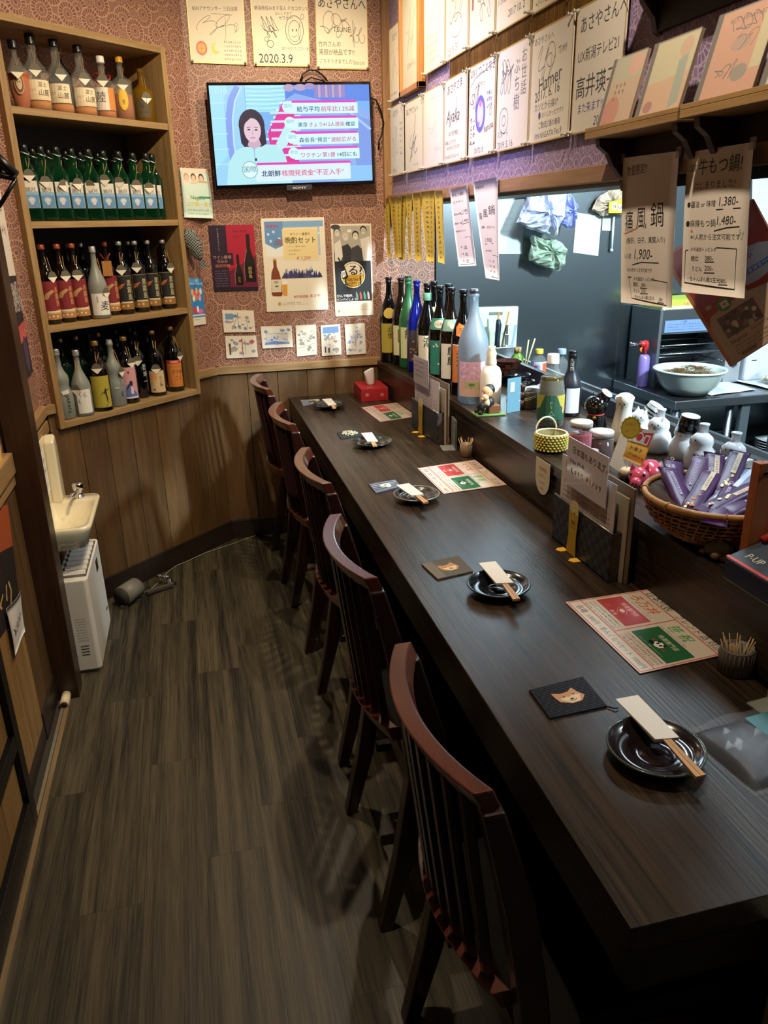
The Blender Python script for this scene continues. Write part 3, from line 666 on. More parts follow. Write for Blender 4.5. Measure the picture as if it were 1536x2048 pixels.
for k in range(12): cv.line([(258, 10+k*15), (400, 14+k*15), (540, 6+k*15)], 3, '#79c4e0' if k % 2 else '#d8ffff')
cv.rect(545, 0, 1180, 120, '#5f8ce8'); cv.ell(575, 20, 40, 26, '#b8a8c8').ell(660, 18, 46, 24, '#b8a8c8').ell(730, 10, 40, 22, '#a898c8')
for k in range(9): cv.rect(765+k*26, 0, 785+k*26, 92, '#c8a8c0' if k % 2 else '#a58ac0')
cv.poly([(500, 130), (620, 60), (1180, 200), (1180, 720), (380, 720)], '#8fb2f0')
cv.poly([(480, 200), (600, 110), (620, 420), (560, 560), (400, 560)], '#b8d6fa')
for k in range(7): cv.poly([(500-k*26, 120+k*52), (660-k*4, 110+k*52), (660-k*4, 122+k*52), (500-k*26, 134+k*52)], '#e8f6ff')
cv.poly([(520, 130), (600, 125), (620, 560), (420, 560), (400, 340)], '#e0409a')
for k in range(6): cv.rect(425, 190+k*62, 640, 206+k*62, '#cfe4ff')
cv.poly([(1000, 200), (1180, 260), (1180, 600), (1060, 600)], '#7fa0e8').line([(930, 120), (1180, 330)], 20, '#a8c8fa')
cv.rect(900, 600, 1180, 720, '#8fc8f8')
# newsreader
cv.poly([(70, 720), (95, 560), (150, 470), (250, 425), (360, 425), (480, 430), (520, 520), (560, 720)], '#b9ecf2')
cv.poly([(480, 480), (455, 420), (530, 290), (590, 250), (600, 275), (560, 360), (540, 430)], '#c4f0f4')
cv.ell(285, 285, 95, 118, '#3a3044').poly([(192, 290), (378, 290), (385, 420), (350, 440), (220, 440), (200, 410)], '#3a3044')
cv.poly([(262, 380), (330, 380), (345, 430), (290, 460), (245, 430)], '#d0b0c4').ell(288, 320, 62, 88, '#e4c8d4')
cv.poly([(222, 290), (235, 225), (285, 195), (345, 225), (355, 300), (330, 240), (280, 232), (245, 262)], '#3a3044')
cv.ell(262, 315, 11, 5, '#2c2440').ell(315, 318, 11, 5, '#2c2440').line([(248, 300), (275, 297)], 4, '#4a3a58').line([(302, 299), (329, 302)], 4, '#4a3a58')
cv.line([(289, 320), (286, 350), (293, 352)], 3, '#a888b8').line([(270, 375), (305, 375)], 6, '#c0609a').line([(290, 455), (292, 560)], 3, '#5a7ab0').rect(290, 525, 306, 545, '#283060')
for k, (a, b_, w_) in enumerate((('国内', '', 0),)*3+(('政治', '', 0),)):
    y0 = 122+k*113; cv.poly([(590, y0-12), (1070, y0-12), (1080, y0+12), (590, y0+12)], '#e24ac8'); cv.rect(570+k*6, y0+6, 1086, y0+84, '#d6fafa'); cv.ell(560+k*8, y0+34, 42, 42, '#d6fafa'); cv.text(a, 560+k*8, y0+26, 30, '#7ab0d8', 'c')
for k, segs in enumerate(([('給与平均', '#0a2a80', .03), ('前年比1.2%減', '#d0208a', .02)], [('東京', '#0a2a80', .03), ('きょう412人感染', '#d0208a', .02), ('確認', '#0a2a80', .03)], [('森会長“発言”', '#0a2a80', .02), ('波紋広がる', '#d0208a', .02)], [('ワクチン', '#d0208a', .02), ('第1便', '#d0208a', .02), ('14日にも', '#0a2a80', .03)])):
    x = 625+k*2; tot = 438; ws = [(max(v[0] for v in glyphs(s_, b_)[0])) for s_, c_, b_ in segs]; sz = tot/(sum(ws)+.25*(len(ws)-1)) ; 
    for (s_, c_, b_), w_ in zip(segs, ws): cv.text(s_, x, 172+k*113, min(sz, 50), c_, 'l', sx=sz/min(sz, 50), b=b_); x += (w_+.2)*sz
cv.poly([(300, 560), (1010, 560), (1020, 585), (300, 590)], '#e24ab8'); cv.rect(290, 578, 1010, 700, '#dcf2fa'); cv.ell(248, 610, 60, 66, '#dffcff'); cv.ring(248, 610, 56, 62, 4, '#1c8a9a'); cv.text('国際', 248, 606, 50, '#1a7a90', 'c')
cv.text('北朝鮮', 330, 642, 50, '#0a1a60', b=.035, sx=.98); cv.text('核開発資金“不正入手”', 482, 642, 50, '#e0307a', b=.02, sx=.97)
cv.text('6:10', 40, 42, 52, '#90c8f8', b=.03); cv.text('6:10', 38, 40, 52, '#cdf2ff', b=-.01)
SCREEN = inkmat('television_picture', es=.62)
qs = sub(ql, .013, .028, .987, .963); slab(qs, .0, .0035, 'screen', GB, t)
scr = cv.build('news_picture', t, quadmap(qs, 1180, 720, nv, .0037), SCREEN)
cv = Canvas(100, 30); cv.text('SONY', 50, 15, 17, '#d8d8dc', 'c', sx=1.2, b=.03); cv.build('logo', t, quadmap(sub(ql, .435, .985, .595, 1.035), 100, 30, nv, .0085))
b = MB(); pts = [BX(x, y, D-.02) for x, y in ((600, 163), (606, 148), (618, 140), (632, 141), (645, 150), (655, 162))]; b.tube([tuple(p-pts[0]) for p in pts], .0035, 6)
p2 = [BX(x, y, D-.02) for x, y in ((610, 163), (622, 155), (640, 160), (650, 163))]; b.tube([tuple(p-pts[0]) for p in p2], .003, 6)
tag(obj('tv_cable', b, BLACK, loc=pts[0]), 'black cable looping above the top edge of the television', 'cable')
b = MB(); pts = [BX(x, y, D-.035) for x, y in ((740, 195), (752, 200), (762, 222), (767, 245), (764, 268), (758, 282), (757, 300))]; b.tube([tuple(p-pts[0]) for p in pts], .004, 6)
tag(obj('tv_cable', b, BLACK, loc=pts[0]), 'black cable hanging down the corner right of the television', 'cable')

AUT = '#e6dcb4'; GOLD = mat('gold_edge', '#c8a860', 0.4, .3); PIN = mat('clear_pin', '#cfd0c8', 0.15, alpha=.8)
def board(label, quad, cv, group, pins=(0, 1, 2, 3), color='#e9dfc6', th=.004):
    """square signing card with gilt edge: the gilt is a slightly bigger backing sheet"""
    quad = [Vector(p) for p in quad]; n = (quad[1]-quad[0]).cross(quad[3]-quad[0]).normalized(); c = sum(quad, Vector())/4
    if n.dot(CAM-c) < 0: n = -n
    o = sheet('autograph_board', label, 'autograph', quad, cv, color, thick=th, group=group)
    base = o.location
    q = MB(); P = quadmap([p-base for p in quad], 100, 100, n)
    for a, b_, c_, d_ in ((0, 0, 100, 1.3), (0, 98.7, 100, 100), (0, 1.3, 1.3, 98.7), (98.7, 1.3, 100, 98.7)):
        k = [P(a, b_, th-.0002), P(c_, b_, th-.0002), P(c_, d_, th-.0002), P(a, d_, th-.0002)]; q.hexa([tuple(v) for v in k]+[tuple(v+n*.0006) for v in k])
    obj('gilt_edge', q, GOLD, o)
    for i in pins:
        x, y = ((3, 2), (97, 2), (97, 98), (3, 98))[i]; q = MB(); p = P(x, y, th)
        q.tube([tuple(p), tuple(p+n*.004), tuple(p+n*.005), tuple(p+n*.012), tuple(p+n*.014)], [.005, .005, .0028, .0028, .0055], 8); obj('pin', q, PIN, o)
    return o
INKC = '#3a3a40'
cv = Canvas(242, 272, 21)
cv.text('あさやさんへ', 40, 30, 40, INKC, sx=.85, rot=-.04, shear=.1, b=-.012); cv.text('BSNアナウンサー 三石佳那', 22, 92, 16, '#5a5a60', b=-.01)
cv.swirl(30, 110, 180, 70, 90, '#55555c', 1.4).line([(100, 108), (190, 112)], 1.2, '#55555c').line([(160, 118), (158, 180), (150, 200)], 1.2, '#55555c').ring(205, 150, 8, 14, 1.2, '#55555c')
cv.ell(50, 222, 24, 24, '#e07a70').ell(50, 222, 17, 17, '#f0b868').line([(34, 222), (66, 222)], 2, '#e07a70').line([(50, 206), (50, 238)], 2, '#e07a70'); cv.ell(110, 222, 17, 19, '#ead070').ell(118, 217, 13, 14, '#e9dfc6')
for k in range(5): cv.scrawl(146, 195+k*14, 76, 9, 8, '#55555c', .9)
board('cream autograph board with a red sun and yellow moon, left of three above the television', [BX(369, -42), BX(484, -40), BX(494, 130), BX(382, 126)], cv, 'autograph boards above the television')
cv = Canvas(242, 272, 22)
cv.text('あさや様へ', 20, 40, 48, INKC, sx=.92, b=-.01); cv.text('新潟県住みます芸人 チカコホンマ', 14, 86, 15, '#44444c', b=-.01); cv.text('おいしすぎて', 100, 103, 12, '#44444c').text('サワガー!', 115, 117, 14, '#2c2c34', b=.01); cv.ring(215, 112, 7, 8, 1.4, INKC)
cv.swirl(28, 105, 85, 60, 60, INKC, 2).swirl(50, 140, 60, 40, 50, INKC, 2).ring(75, 200, 14, 11, 2, INKC).ring(60, 185, 9, 7, 1.5, INKC)
cv.ring(180, 155, 38, 46, 2, INKC).ring(180, 158, 26, 34, 1.5, INKC).ell(172, 155, 2.5, 4, INKC).ell(188, 155, 2.5, 4, INKC).line([(168, 172), (178, 178), (190, 170)], 1.6, INKC).line([(205, 130), (195, 160), (205, 200)], 1.6, INKC)
cv.text('ありがとうございました!!', 122, 214, 13, '#44444c').text('2020.3.9', 22, 245, 42, '#2c2c34', sx=1.02)
board('cream autograph board dated 2020.3.9, middle one above the television', [BX(498, -40), BX(614, -38), BX(620, 134), BX(508, 132)], cv, 'autograph boards above the television')
cv = Canvas(242, 272, 23)
cv.text('あさやさんへ', 10, 55, 42, INKC, sx=.9, rot=.03, b=-.012); cv.swirl(16, 82, 150, 90, 70, '#55555c', 1.8).text('TSUNE', 80, 142, 24, INKC, b=.0, sx=1.1).line([(170, 112), (176, 200), (178, 120)], 1.6, INKC).swirl(150, 130, 80, 60, 40, INKC, 1.5)
cv.text('竹内さんの', 10, 190, 21, INKC).text('笑顔が絶品です!!', 12, 216, 22, INKC).text('ごちそうさまでした!!', 14, 246, 17, INKC).text('2020.2.05', 172, 250, 13, '#44444c')
board('cream autograph board signed in roman capitals, right of three above the television', [BX(629, -32), BX(733, -30), BX(737, 140), BX(633, 138)], cv, 'autograph boards above the television')

# pink and blue event leaflet, left of the television
cv = Canvas(64, 100, 31); cv.rect(0, 0, 64, 100, '#bcd8cc').rect(0, 0, 64, 30, '#dcc8b8')
for x, c in ((12, '#c88a6a'), (28, '#5a3a34'), (46, '#3a2a26')): cv.ell(x, 18, 6, 8, c).ell(x, 20, 4.5, 6, '#e2b89a')
cv.poly([(36, 26), (58, 26), (62, 60), (34, 60)], '#3f8a5c').poly([(20, 28), (34, 28), (34, 62), (20, 62)], '#c8b0b8').poly([(4, 28), (18, 28), (20, 60), (4, 60)], '#e0d8c8')
cv.text('Nagaiki', 32, 58, 11, '#3a9a58', 'c', b=.03).text('コグ塾一直!!', 32, 72, 10, '#d8c040', 'c', b=.04); cv.scrawl(8, 82, 48, 4, 12, '#5a8a7a', .5).scrawl(8, 90, 48, 3, 14, '#5a8a7a', .5)
sheet('leaflet', 'pale green event leaflet with three people, left of the television', 'poster', [DX(359, 335), BX(414, 338, D-.01), BX(426, 437, D-.01), DX(368, 435)], cv, '#c4dcd0', bend=lambda u, v: .008*math.sin(v*3))
# checked plush fish charm
t = thing('plush_charm', 'black and white checked cloth fish hanging under the green leaflet', 'ornament', tuple(DX(372, 456, .035)))
T_ = Matrix.Rotation(-.35, 4, 'Y'); q = MB(); q.T = T_; pr = [(0.001, -.15), (.016, -.135), (.026, -.115), (.034, -.09), (.036, -.05), (.028, -.02), (.010, -.003), (0.001, 0)]
q.lathe(pr, 16, (.0, 0, 0), sy=.7)
mc = bpy.data.materials.new('checked_cloth'); mc.use_nodes = True; nt = mc.node_tree; ck = nt.nodes.new('ShaderNodeTexChecker'); ck.inputs['Scale'].default_value = 160; tcn = nt.nodes.new('ShaderNodeTexCoord'); nt.links.new(tcn.outputs['Object'], ck.inputs['Vector'])
ck.inputs['Color1'].default_value = lin('#16181a'); ck.inputs['Color2'].default_value = lin('#868c86'); nt.links.new(ck.outputs['Color'], nt.nodes['Principled BSDF'].inputs['Base Color']); nt.nodes['Principled BSDF'].inputs['Roughness'].default_value = .8
obj('body', q, mc, t)
q = MB(); q.T = T_; q.prism([(-.005, -.14), (.005, -.14), (.022, -.19), (.0, -.175), (-.018, -.19)], -.003, .003, 'y'); obj('tail', q, mc, t)
q = MB(); q.tube([(0, 0, 0), (-.01, .01, .012), (-.022, .026, .016)], .0015, 6); obj('cord', q, mat('orange_cord', '#b85a30', 0.6), t)
# small blue leaflet
cv = Canvas(50, 130, 33); cv.rect(0, 0, 50, 100, '#2f7fc0').rect(0, 0, 50, 18, '#4a9ad8').text('にぎ', 25, 7, 9, '#e8f0f8', 'c', b=.02).text('やかデビットカード', 25, 15, 5.4, '#ffffff', 'c')
for x, y, c in ((10, 38, '#e8a840'), (18, 42, '#d85a7a'), (26, 34, '#f0c8a0'), (34, 40, '#e07840'), (41, 36, '#c8e0f0'), (14, 55, '#f0e0b0'), (24, 52, '#d87848'), (36, 54, '#e8b0c0')): cv.ell(x, y, 4.5, 9, c)
cv.ell(14, 88, 8, 9, '#c83a3a').ell(34, 92, 10, 7, '#d86a9a').ell(25, 85, 4, 9, '#e8e8f0').rect(0, 104, 50, 108, '#2f7fc0'); cv.scrawl(5, 112, 30, 4, 9, '#6a8a9a', .5)
sheet('leaflet', 'narrow blue leaflet by the cabinet edge, left of the dark red poster', 'poster', [DX(376, 556), DX(403, 557), DX(412, 648), DX(385, 652)], cv, '#dcd8c8')
# dark red sake poster
cv = Canvas(90, 130, 34); cv.rect(0, 0, 90, 130, '#2c1c30').rect(34, 0, 90, 122, '#a8203a').poly([(34, 122), (34, 90), (90, 60), (90, 122)], '#6a1c34').rect(34, 54, 44, 78, '#2c1c30').rect(2, 122, 88, 130, '#241828')
for x, y, w_, h_ in ((76, 88, 11, 40), (53, 103, 8, 26)):
    cv.rect(x-w_, y-h_*.35, x+w_, y+h_*.62, '#1d1216'); cv.poly([(x-w_, y-h_*.35), (x-w_*.35, y-h_*1.0), (x-w_*.35, y-h_*1.75), (x+w_*.35, y-h_*1.75), (x+w_*.35, y-h_*1.0), (x+w_, y-h_*.35)], '#241618'); cv.rect(x-w_*.95, y-h_*.2, x+w_*.95, y+h_*.55, '#0f0c0e'); cv.line([(x-w_, y+h_*.55), (x-w_, y-h_*.3), (x-w_*.35, y-h_)], .8, '#b08a70')
cv.text('越鶴亀', 76, 85, 8, '#b89858', vert=True); cv.text('鶴亀', 53, 104, 6, '#8a6a50', vert=True)
cv.text('ワイン酵母', 22, 62, 7.4, '#d0a088', 'c').text('仕込み', 22, 70, 7, '#c89880', 'c').text('純米吟醸', 22, 79, 7.4, '#c8744a', 'c', b=.01)
for k in range(11): cv.scrawl(16, 6+k*4, 3, 3, 1, '#c8b8c0', .4)
for k in range(7): cv.scrawl(5, 88+k*5, 26, 2.2, 9, '#8a7a88', .35)
cv.text('300ml 900円', 46, 12, 5.5, '#1c0c14', rot=.02).text('720ml', 46, 22, 5.5, '#1c0c14')
sheet('poster', 'dark purple and red sake poster, left of the white beer poster', 'poster', [BX(416, 451), BX(507, 449), BX(517, 581), BX(428, 583)], cv, '#d8d0c8', ink=GLOSSINK)
# white beer set poster
cv = Canvas(297, 420, 35); cv.rect(14, 14, 272, 190, '#a8bcd4').rect(14, 14, 100, 170, '#5f8fc4').poly([(14, 170), (100, 170), (100, 120), (60, 135), (14, 110)], '#dfe4e0').rect(100, 14, 290, 40, '#7aa4cc').rect(14, 168, 290, 190, '#ded9cc')
for x, y in ((30, 70), (55, 60), (80, 90), (40, 100), (268, 70), (275, 130)): cv.ell(x, y, 6, 6, '#c8d8ea')
cv.poly([(52, 116), (60, 96), (75, 90), (100, 98), (100, 122)], '#7a7088').rect(95, 48, 262, 184, '#dfcf98').rect(100, 44, 262, 50, '#e8dcb0')
cv.text('KIRIN', 26, 34, 19, '#b8243a', b=.05, sx=1.05).text('キリン一番搾り', 178, 72, 14, '#2c2418', 'c', b=.02).text('晩酌セット', 178, 98, 31, '#1c1810', 'c', b=.02, sx=.98)
cv.text('・キリン 一番搾り 500ml', 112, 126, 8, '#6a5a40').text('・本日の前菜三点', 112, 144, 8, '#6a5a40').text('・本日の肴', 112, 160, 8, '#6a5a40').text('¥ 1,200', 190, 178, 22, '#a8422c', 'c', shear=.2).line([(165, 190), (262, 190)], 1, '#c8744a')
r_ = random.Random(5)
for k in range(70): x = r_.uniform(88, 270); h_ = r_.uniform(10, 34)*(1 if 100 < x < 245 else .5); cv.poly([(x-8, 268), (x, 268-h_-r_.uniform(0, 22)), (x+8, 268)], r_.choice(['#39386a', '#2c2c58', '#4a4a7c']))
for x, y in ((135, 232), (158, 238), (190, 236), (222, 226), (228, 250), (110, 240)): cv.ell(x, y, 6, 6, '#b8c0cc')
for k in range(26): cv.rect(100+k*6.4, 266+(k % 2), 103+k*6.4, 270, '#20244c')
cv.poly([(34, 348), (28, 340), (30, 270), (34, 240), (45, 215), (45, 182), (60, 182), (60, 215), (70, 240), (76, 270), (80, 340), (74, 350)], '#7a3a1c').rect(44, 178, 61, 186, '#b89a50').rect(30, 272, 76, 330, '#d2cbb4').rect(46, 300, 62, 306, '#2c6a3a').ell(53, 284, 10, 6, '#a89870')
cv.poly([(78, 280), (106, 280), (102, 348), (82, 348)], '#d8963a').rect(79, 278, 106, 296, '#e8e4d8').text('創作居酒屋', 132, 354, 14, '#b83a2c', b=.04).text('あさや', 208, 352, 18, '#b83a2c', b=.04)
cv.ell(62, 385, 7, 9, '#b89a50').text('ストップ!未成年者飲酒・飲酒運転', 74, 382, 6, '#55554c').text('お酒はたのしくほどほどに。のんだあとはリサイクル', 74, 390, 5.4, '#55554c')
sheet('poster', 'white beer set poster with a brown bottle and glass, centre of the back wall', 'poster', [BX(521, 437), BX(648, 434), BX(657, 619), BX(534, 624)], cv, '#e2dcc8')
# black and white kiss the bottle poster
cv = Canvas(300, 670, 36); W2, H2 = 300, 670; cv.rect(14, 14, 290, 560, '#1a1c20').rect(14, 14, 290, 265, '#a8a498').poly([(14, 265), (14, 200), (70, 150), (160, 190), (290, 150), (290, 265)], '#4a4c50')
for x, y, hair, face in ((45, 55, '#44423e', '#c8c2b4'), (105, 85, '#b8b09c', '#ccc6b8'), (180, 80, '#1c1a1a', '#d0cabc'), (240, 45, '#2a2826', '#b8b2a4')):
    cv.ell(x, y, 25, 31, hair).ell(x, y+8, 20, 26, face).ell(x-7, y, 3, 2, '#2a2826').ell(x+7, y, 3, 2, '#2a2826').ell(x, y+16, 8, 4, '#e8e4dc').line([(x-8, y+13), (x, y+12), (x+8, y+13)], 1.5, '#44403c')
cv.poly([(20, 140), (65, 110), (85, 220), (60, 265), (20, 265)], '#d8d4c8').poly([(75, 160), (120, 140), (150, 180), (140, 265), (80, 265)], '#2c2c30').poly([(150, 170), (200, 150), (230, 200), (220, 265), (150, 265)], '#3a3a3c').poly([(215, 110), (285, 90), (290, 265), (235, 265)], '#d4d0c4')
cv.rect(120, 40, 150, 60, '#e0dcd0').ell(34, 22, 34, 18, '#3a3a3c')
cv.ell(150, 365, 98, 102, '#0e0f12').ell(150, 365, 93, 97, '#e8e2d0').ell(150, 365, 90, 94, '#d8a838', 24, 0, 180).ring(150, 365, 82, 86, 3, '#1a1810')
cv.text('る?', 166, 330, 84, '#14120e', 'c', b=.05).poly([(70, 395), (45, 300), (55, 275), (38, 240), (48, 236), (66, 270), (85, 290), (115, 380), (100, 395)], '#14120e').poly([(60, 340), (90, 330), (98, 372), (72, 384)], '#e8e2d0').text('乾', 80, 358, 30, '#14120e', 'c')
cv.text('KISS THE', 148, 400, 28, '#14120e', 'c', b=.05, sx=.78).text('BOTTLE', 148, 432, 36, '#14120e', 'c', b=.05, sx=.8)
for x in (92, 206): cv.ell(x, 380, 6, 7, '#14120e').poly([(x-7, 388), (x+7, 388), (x+5, 440), (x-5, 440)], '#14120e')
cv.text('びんで乾杯、', 18, 518, 24, '#e8e2d8', b=.03).text('ビンバイしよう。', 18, 545, 22, '#e8e2d8', b=.03)
for k, c in enumerate(('#6a8a78', '#c84a5a', '#3a9a68', '#d8a09a')): x = 170+k*30; cv.poly([(x, 548), (x-4, 510), (x-2, 490), (x+4, 490), (x+12, 512), (x+16, 548)], c)
cv.ell(30, 632, 9, 11, '#b89a50').scrawl(46, 622, 230, 5, 40, '#6a665c', .8).scrawl(46, 634, 90, 5, 16, '#6a665c', .8)
sheet('poster', 'tall black and white poster with a yellow KISS THE BOTTLE roundel', 'poster', [BX(661, 448), BX(742, 447), BX(747, 630), BX(671, 633)], cv, '#ddd6c2')
# six little watercolour postcards
PCS = [('watercolour postcard of a tower and tree, upper of the two stacked left', [(444, 620), (507, 621), (511, 664), (448, 665)], 0), ('watercolour postcard of red poles in a street, lower of the two stacked left', [(450, 672), (512, 671), (516, 714), (453, 717)], 1),
       ('wide blue watercolour postcard of a long building under the beer poster', [(521, 653), (583, 651), (586, 694), (525, 697)], 2), ('grey upright watercolour postcard of a street with overhead lines', [(591, 651), (632, 649), (634, 709), (594, 713)], 3),
       ('upright watercolour postcard with a blue sky over brown ruins', [(641, 651), (680, 648), (683, 709), (644, 712)], 4), ('upright watercolour postcard of a pale blue tree, rightmost of the row', [(689, 649), (729, 646), (732, 707), (693, 710)], 5)]
for lab, px, k in PCS:
    land = k < 3; cw, ch = (150, 105) if land else (105, 150); cv = Canvas(cw, ch, 50+k); r_ = cv.r
    pal = [['#7f96b4', '#a89078', '#5a80a8', '#b8a898'], ['#8a98a8', '#b05a50', '#7a8ca8', '#b09a80'], ['#7f98c0', '#6a88b8', '#98a8c0', '#a8b4c4'], ['#a8a498', '#98948a', '#b8b4a8', '#8c8a80'], ['#6f90b8', '#a08c7c', '#8a94a0', '#b8a898'], ['#8a9cc0', '#a8b4cc', '#98a0b8', '#a89c94']][k]
    for _ in range(26):
        x, y = r_.uniform(14, cw-14), r_.uniform(14, ch-14); s_ = r_.uniform(5, 17); cv.poly([(min(max(x+s_*math.cos(a)*r_.uniform(.4, 1), 8), cw-8), min(max(y+s_*.7*math.sin(a)*r_.uniform(.4, 1), 8), ch-8)) for a in (0, .9, 1.8, 2.7, 3.6, 4.5, 5.4)], r_.choice(pal+['#d8d2c4']))
    if k == 4: cv.rect(10, 10, cw-10, 40, '#6f94c4').rect(16, 105, 24, 135, '#3a4050').rect(34, 112, 44, 136, '#55504c')
    if k == 3: cv.line([(20, 95), (95, 40)], 1.5, '#6a675e').line([(30, 70), (95, 30)], 1, '#6a675e').line([(10, 110), (95, 92)], 1.5, '#7a776e')
    if k == 5: cv.line([(54, 120), (52, 50)], 2, '#7a6a60'); [cv.line([(53, 70+q_*5), (53+r_.uniform(-35, 35), 30+r_.uniform(-10, 40))], 1, '#7f8cb0') for q_ in range(9)]
    if k == 1: cv.rect(78, 15, 82, 95, '#b04a48').rect(92, 20, 94, 90, '#6a80a0').rect(16, 35, 24, 88, '#4a3a34')
    if k == 0: cv.line([(40, 92), (75, 12)], 2.5, '#8a7a70').line([(70, 12), (72, 70)], 2, '#4a6a90').line([(112, 30), (114, 92)], 2, '#4a86b0').line([(98, 50), (130, 40)], 1.5, '#4a86b0').rect(12, 16, 50, 44, '#6a94b8')
    if k == 2: cv.frame(24, 35, 126, 78, 1.2, '#5a7090'); [cv.line([(24, 40+6*q_), (126, 36+6*q_)], .9, '#6a84b0') for q_ in range(6)]; cv.poly([(14, 80), (60, 70), (134, 82), (134, 88), (14, 88)], '#5f7fb8')
    sheet('postcard', lab, 'postcard', [BX(*p, D-.006) for p in px], cv, '#ddd6c4', thick=.002, group='watercolour postcards on the back wall')

# ------------------------------------------------------------------ bottles
def bprof(R, H, bf=.60, nf=.82, nr=.28, n=7, lip=True, base=True):
    p = [(0, 0), (R*.9, 0), (R, .018*H), (R, bf*H)]
    for i in range(1, n+1):
        t_ = i/n; r_ = R+(nr*R-R)*(0.5-0.5*math.cos(math.pi*t_)); p.append((r_, (bf+(nf-bf)*t_)*H))
    p += [(nr*R*.97, H*.93)]
    if lip: p += [(nr*R*1.12, H*.935), (nr*R*1.12, H*.955), (nr*R, H*.96)]
    p += [(nr*R, H), (0, H)]
    return p
def face(loc): d = CAM-Vector(loc); return math.atan2(d.y, d.x)
def cylmap(R, th, span, W, H, z0, z1, rt=None):
    """canvas onto a cylinder (or cone when rt is given)"""
    def P(x, y, d):
        a = th-(0.5-x/W)*-1*span if False else th+(x/W-0.5)*span; v = y/H; r_ = (R if rt is None else rt+(R-rt)*v)+d
        return (r_*math.cos(a), r_*math.sin(a), z1+(z0-z1)*v)
    return P
GL_BROWN = mat('brown_glass', '#120a06', 0.07, coat=.3); GL_BLACK = mat('black_glass', '#070707', 0.06, coat=.3)
GL_GREEN = mat('green_glass', '#1f8a55', 0.03, trans=.92); GL_DGREEN = mat('dark_green_glass', '#0c2618', 0.08); GL_EM = mat('emerald_frost', '#2f7a4e', 0.35, trans=.35)
GL_BLUE = mat('cobalt_glass', '#10208a', 0.1, trans=.3); GL_CLEAR = mat('thin_clear_glass', '#c8d0c8', 0.03, alpha=.11); GL_FROST = mat('frosted_glass', '#b4bcb4', 0.4, trans=.55)
GL_FBLUE = mat('frosted_blue_glass', '#a4bccb', 0.38, trans=.6)
CAPG = mat('gold_cap', '#b08a50', 0.3, .8); CAPS = mat('silver_cap', '#c4c4c0', 0.3, .8); CAPK = mat('black_cap', '#101010', 0.3); CAPW = mat('white_cap', '#d8d6cc', 0.4); CAPR = mat('copper_cap', '#c0604a', 0.3, .7); CAPY = mat('yellow_cap', '#c89a28', 0.4)
TWINE = mat('twine', '#b89058', 0.8)
def liquor(c): return mat('liquor'+c, c, 0.05, alpha=.9)
def neck_tag(t, th, R, z, zt, yaw=0, dx=0):
    """card tag: grey upper half, white pointed lower half, on a string"""
    c, s_ = math.cos(th+yaw), math.sin(th+yaw); ux, uy = -s_, c; o = Vector((c*(R+.006)+ux*dx, s_*(R+.006)+uy*dx, z)); U = Vector((ux, uy, 0)); N = Vector((c, s_, 0))
    def add(q, pts, col):
        q.col = lin(col); n = len(pts); vs = [tuple(o+U*a+Vector((0, 0, b))+N*(k+.010*(-b/.04)*.0)) for k in (0, .0012) for a, b in pts]
        q.add(vs, [tuple(range(n-1, -1, -1)), tuple(range(n, 2*n))]+[(i, (i+1) % n, n+(i+1) % n, n+i) for i in range(n)])
    q = MB(); add(q, [(-.022, 0), (.022, 0), (.012, .018), (.004, .021), (-.004, .021), (-.012, .018)], '#5e5a4c'); add(q, [(-.022, 0), (0, -.022), (.022, 0)], '#e6e0cc')
    tg = obj('neck_tag', q, INK, t)
    q = MB(); top = (0, 0, zt); q.tube([tuple(o+Vector((0, 0, .02))), tuple(o*.6+Vector((-uy*0, 0, .02+.4*z))), (c*.012, s_*.012, zt)], .0008, 5); q.tube([tuple(o+Vector((0, 0, .02))), (ux*.014+c*.008, uy*.014+s_*.008, zt-.004)], .0008, 5); obj('string', q, TWINE, t)
def bottle(lab, loc, R, H, glass, cap=None, capz=.93, prof=None, cv=None, lz=(.1, .5), span=1.9, group=None, liq=None, lev=.5, turn=0.0, tagz=None, tagyaw=0, capr=None, seg=28, sx=1, sy=1, pw=None, cat='bottle', name='bottle', rot=0, **kw):
    t = thing(name, lab, cat, loc, rot, group); pr = prof or bprof(R, H, **kw); th = face(loc)-rot+turn
    q = MB(); q.lathe(pr, seg, sx=sx, sy=sy, power=pw); obj('glass_body', q, glass, t)
    if liq:
        lp = [(max(r-.0035, 0), min(max(z, .006), lev*H)) for r, z in pr if z < lev*H]; rr = lp[-1][0]; lp = lp+[(rr, lev*H), (0, lev*H)]
        q = MB(); q.lathe(lp, seg, sx=sx, sy=sy, power=pw); obj('liquor', q, liquor(liq), t)
    nr = [r for r, z in pr if z >= .93*H and r > 0]; cr_ = capr or (max(nr)*1.08 if nr else .012)
    if cap is not None:
        q = MB(); q.lathe([(cr_, capz*H), (cr_*1.04, capz*H+.003), (cr_, capz*H+.006), (cr_, H-.001), (cr_*.92, H+.002), (0, H+.002)], 18); obj('cap', q, cap, t)
    if cv:
        lab_ = cv.build('label', t, cylmap(R, th, span, cv.W, cv.H, lz[0]*H, lz[1]*H), INK, e=.00006, cuts=8) if not pw else None
        if lab_:
            for v in lab_.data.vertices:
                v.co.x *= sx*(1+.0008/R); v.co.y *= sy*(1+.0008/R)
    if tagz: neck_tag(t, th+tagyaw, R*.86, tagz*H, .86*H)
    return t
def shelf(px, z, d, py=None):
    """point on a cabinet shelf: photograph column px, d metres behind the wall face"""
    py = py or {1.953: 160, 1.576: 350, 1.200: 590, NZ0: 740}[z]
    s_, _ = atd(px, py, -d); s_ = min(max(s_, NX0+.046), NX1-.038); p = DP2+DU*s_-DN*d; return (p.x, p.y, z+.0006)
Z1, Z2, Z3, Z4 = 1.953, 1.576, 1.200, NZ0
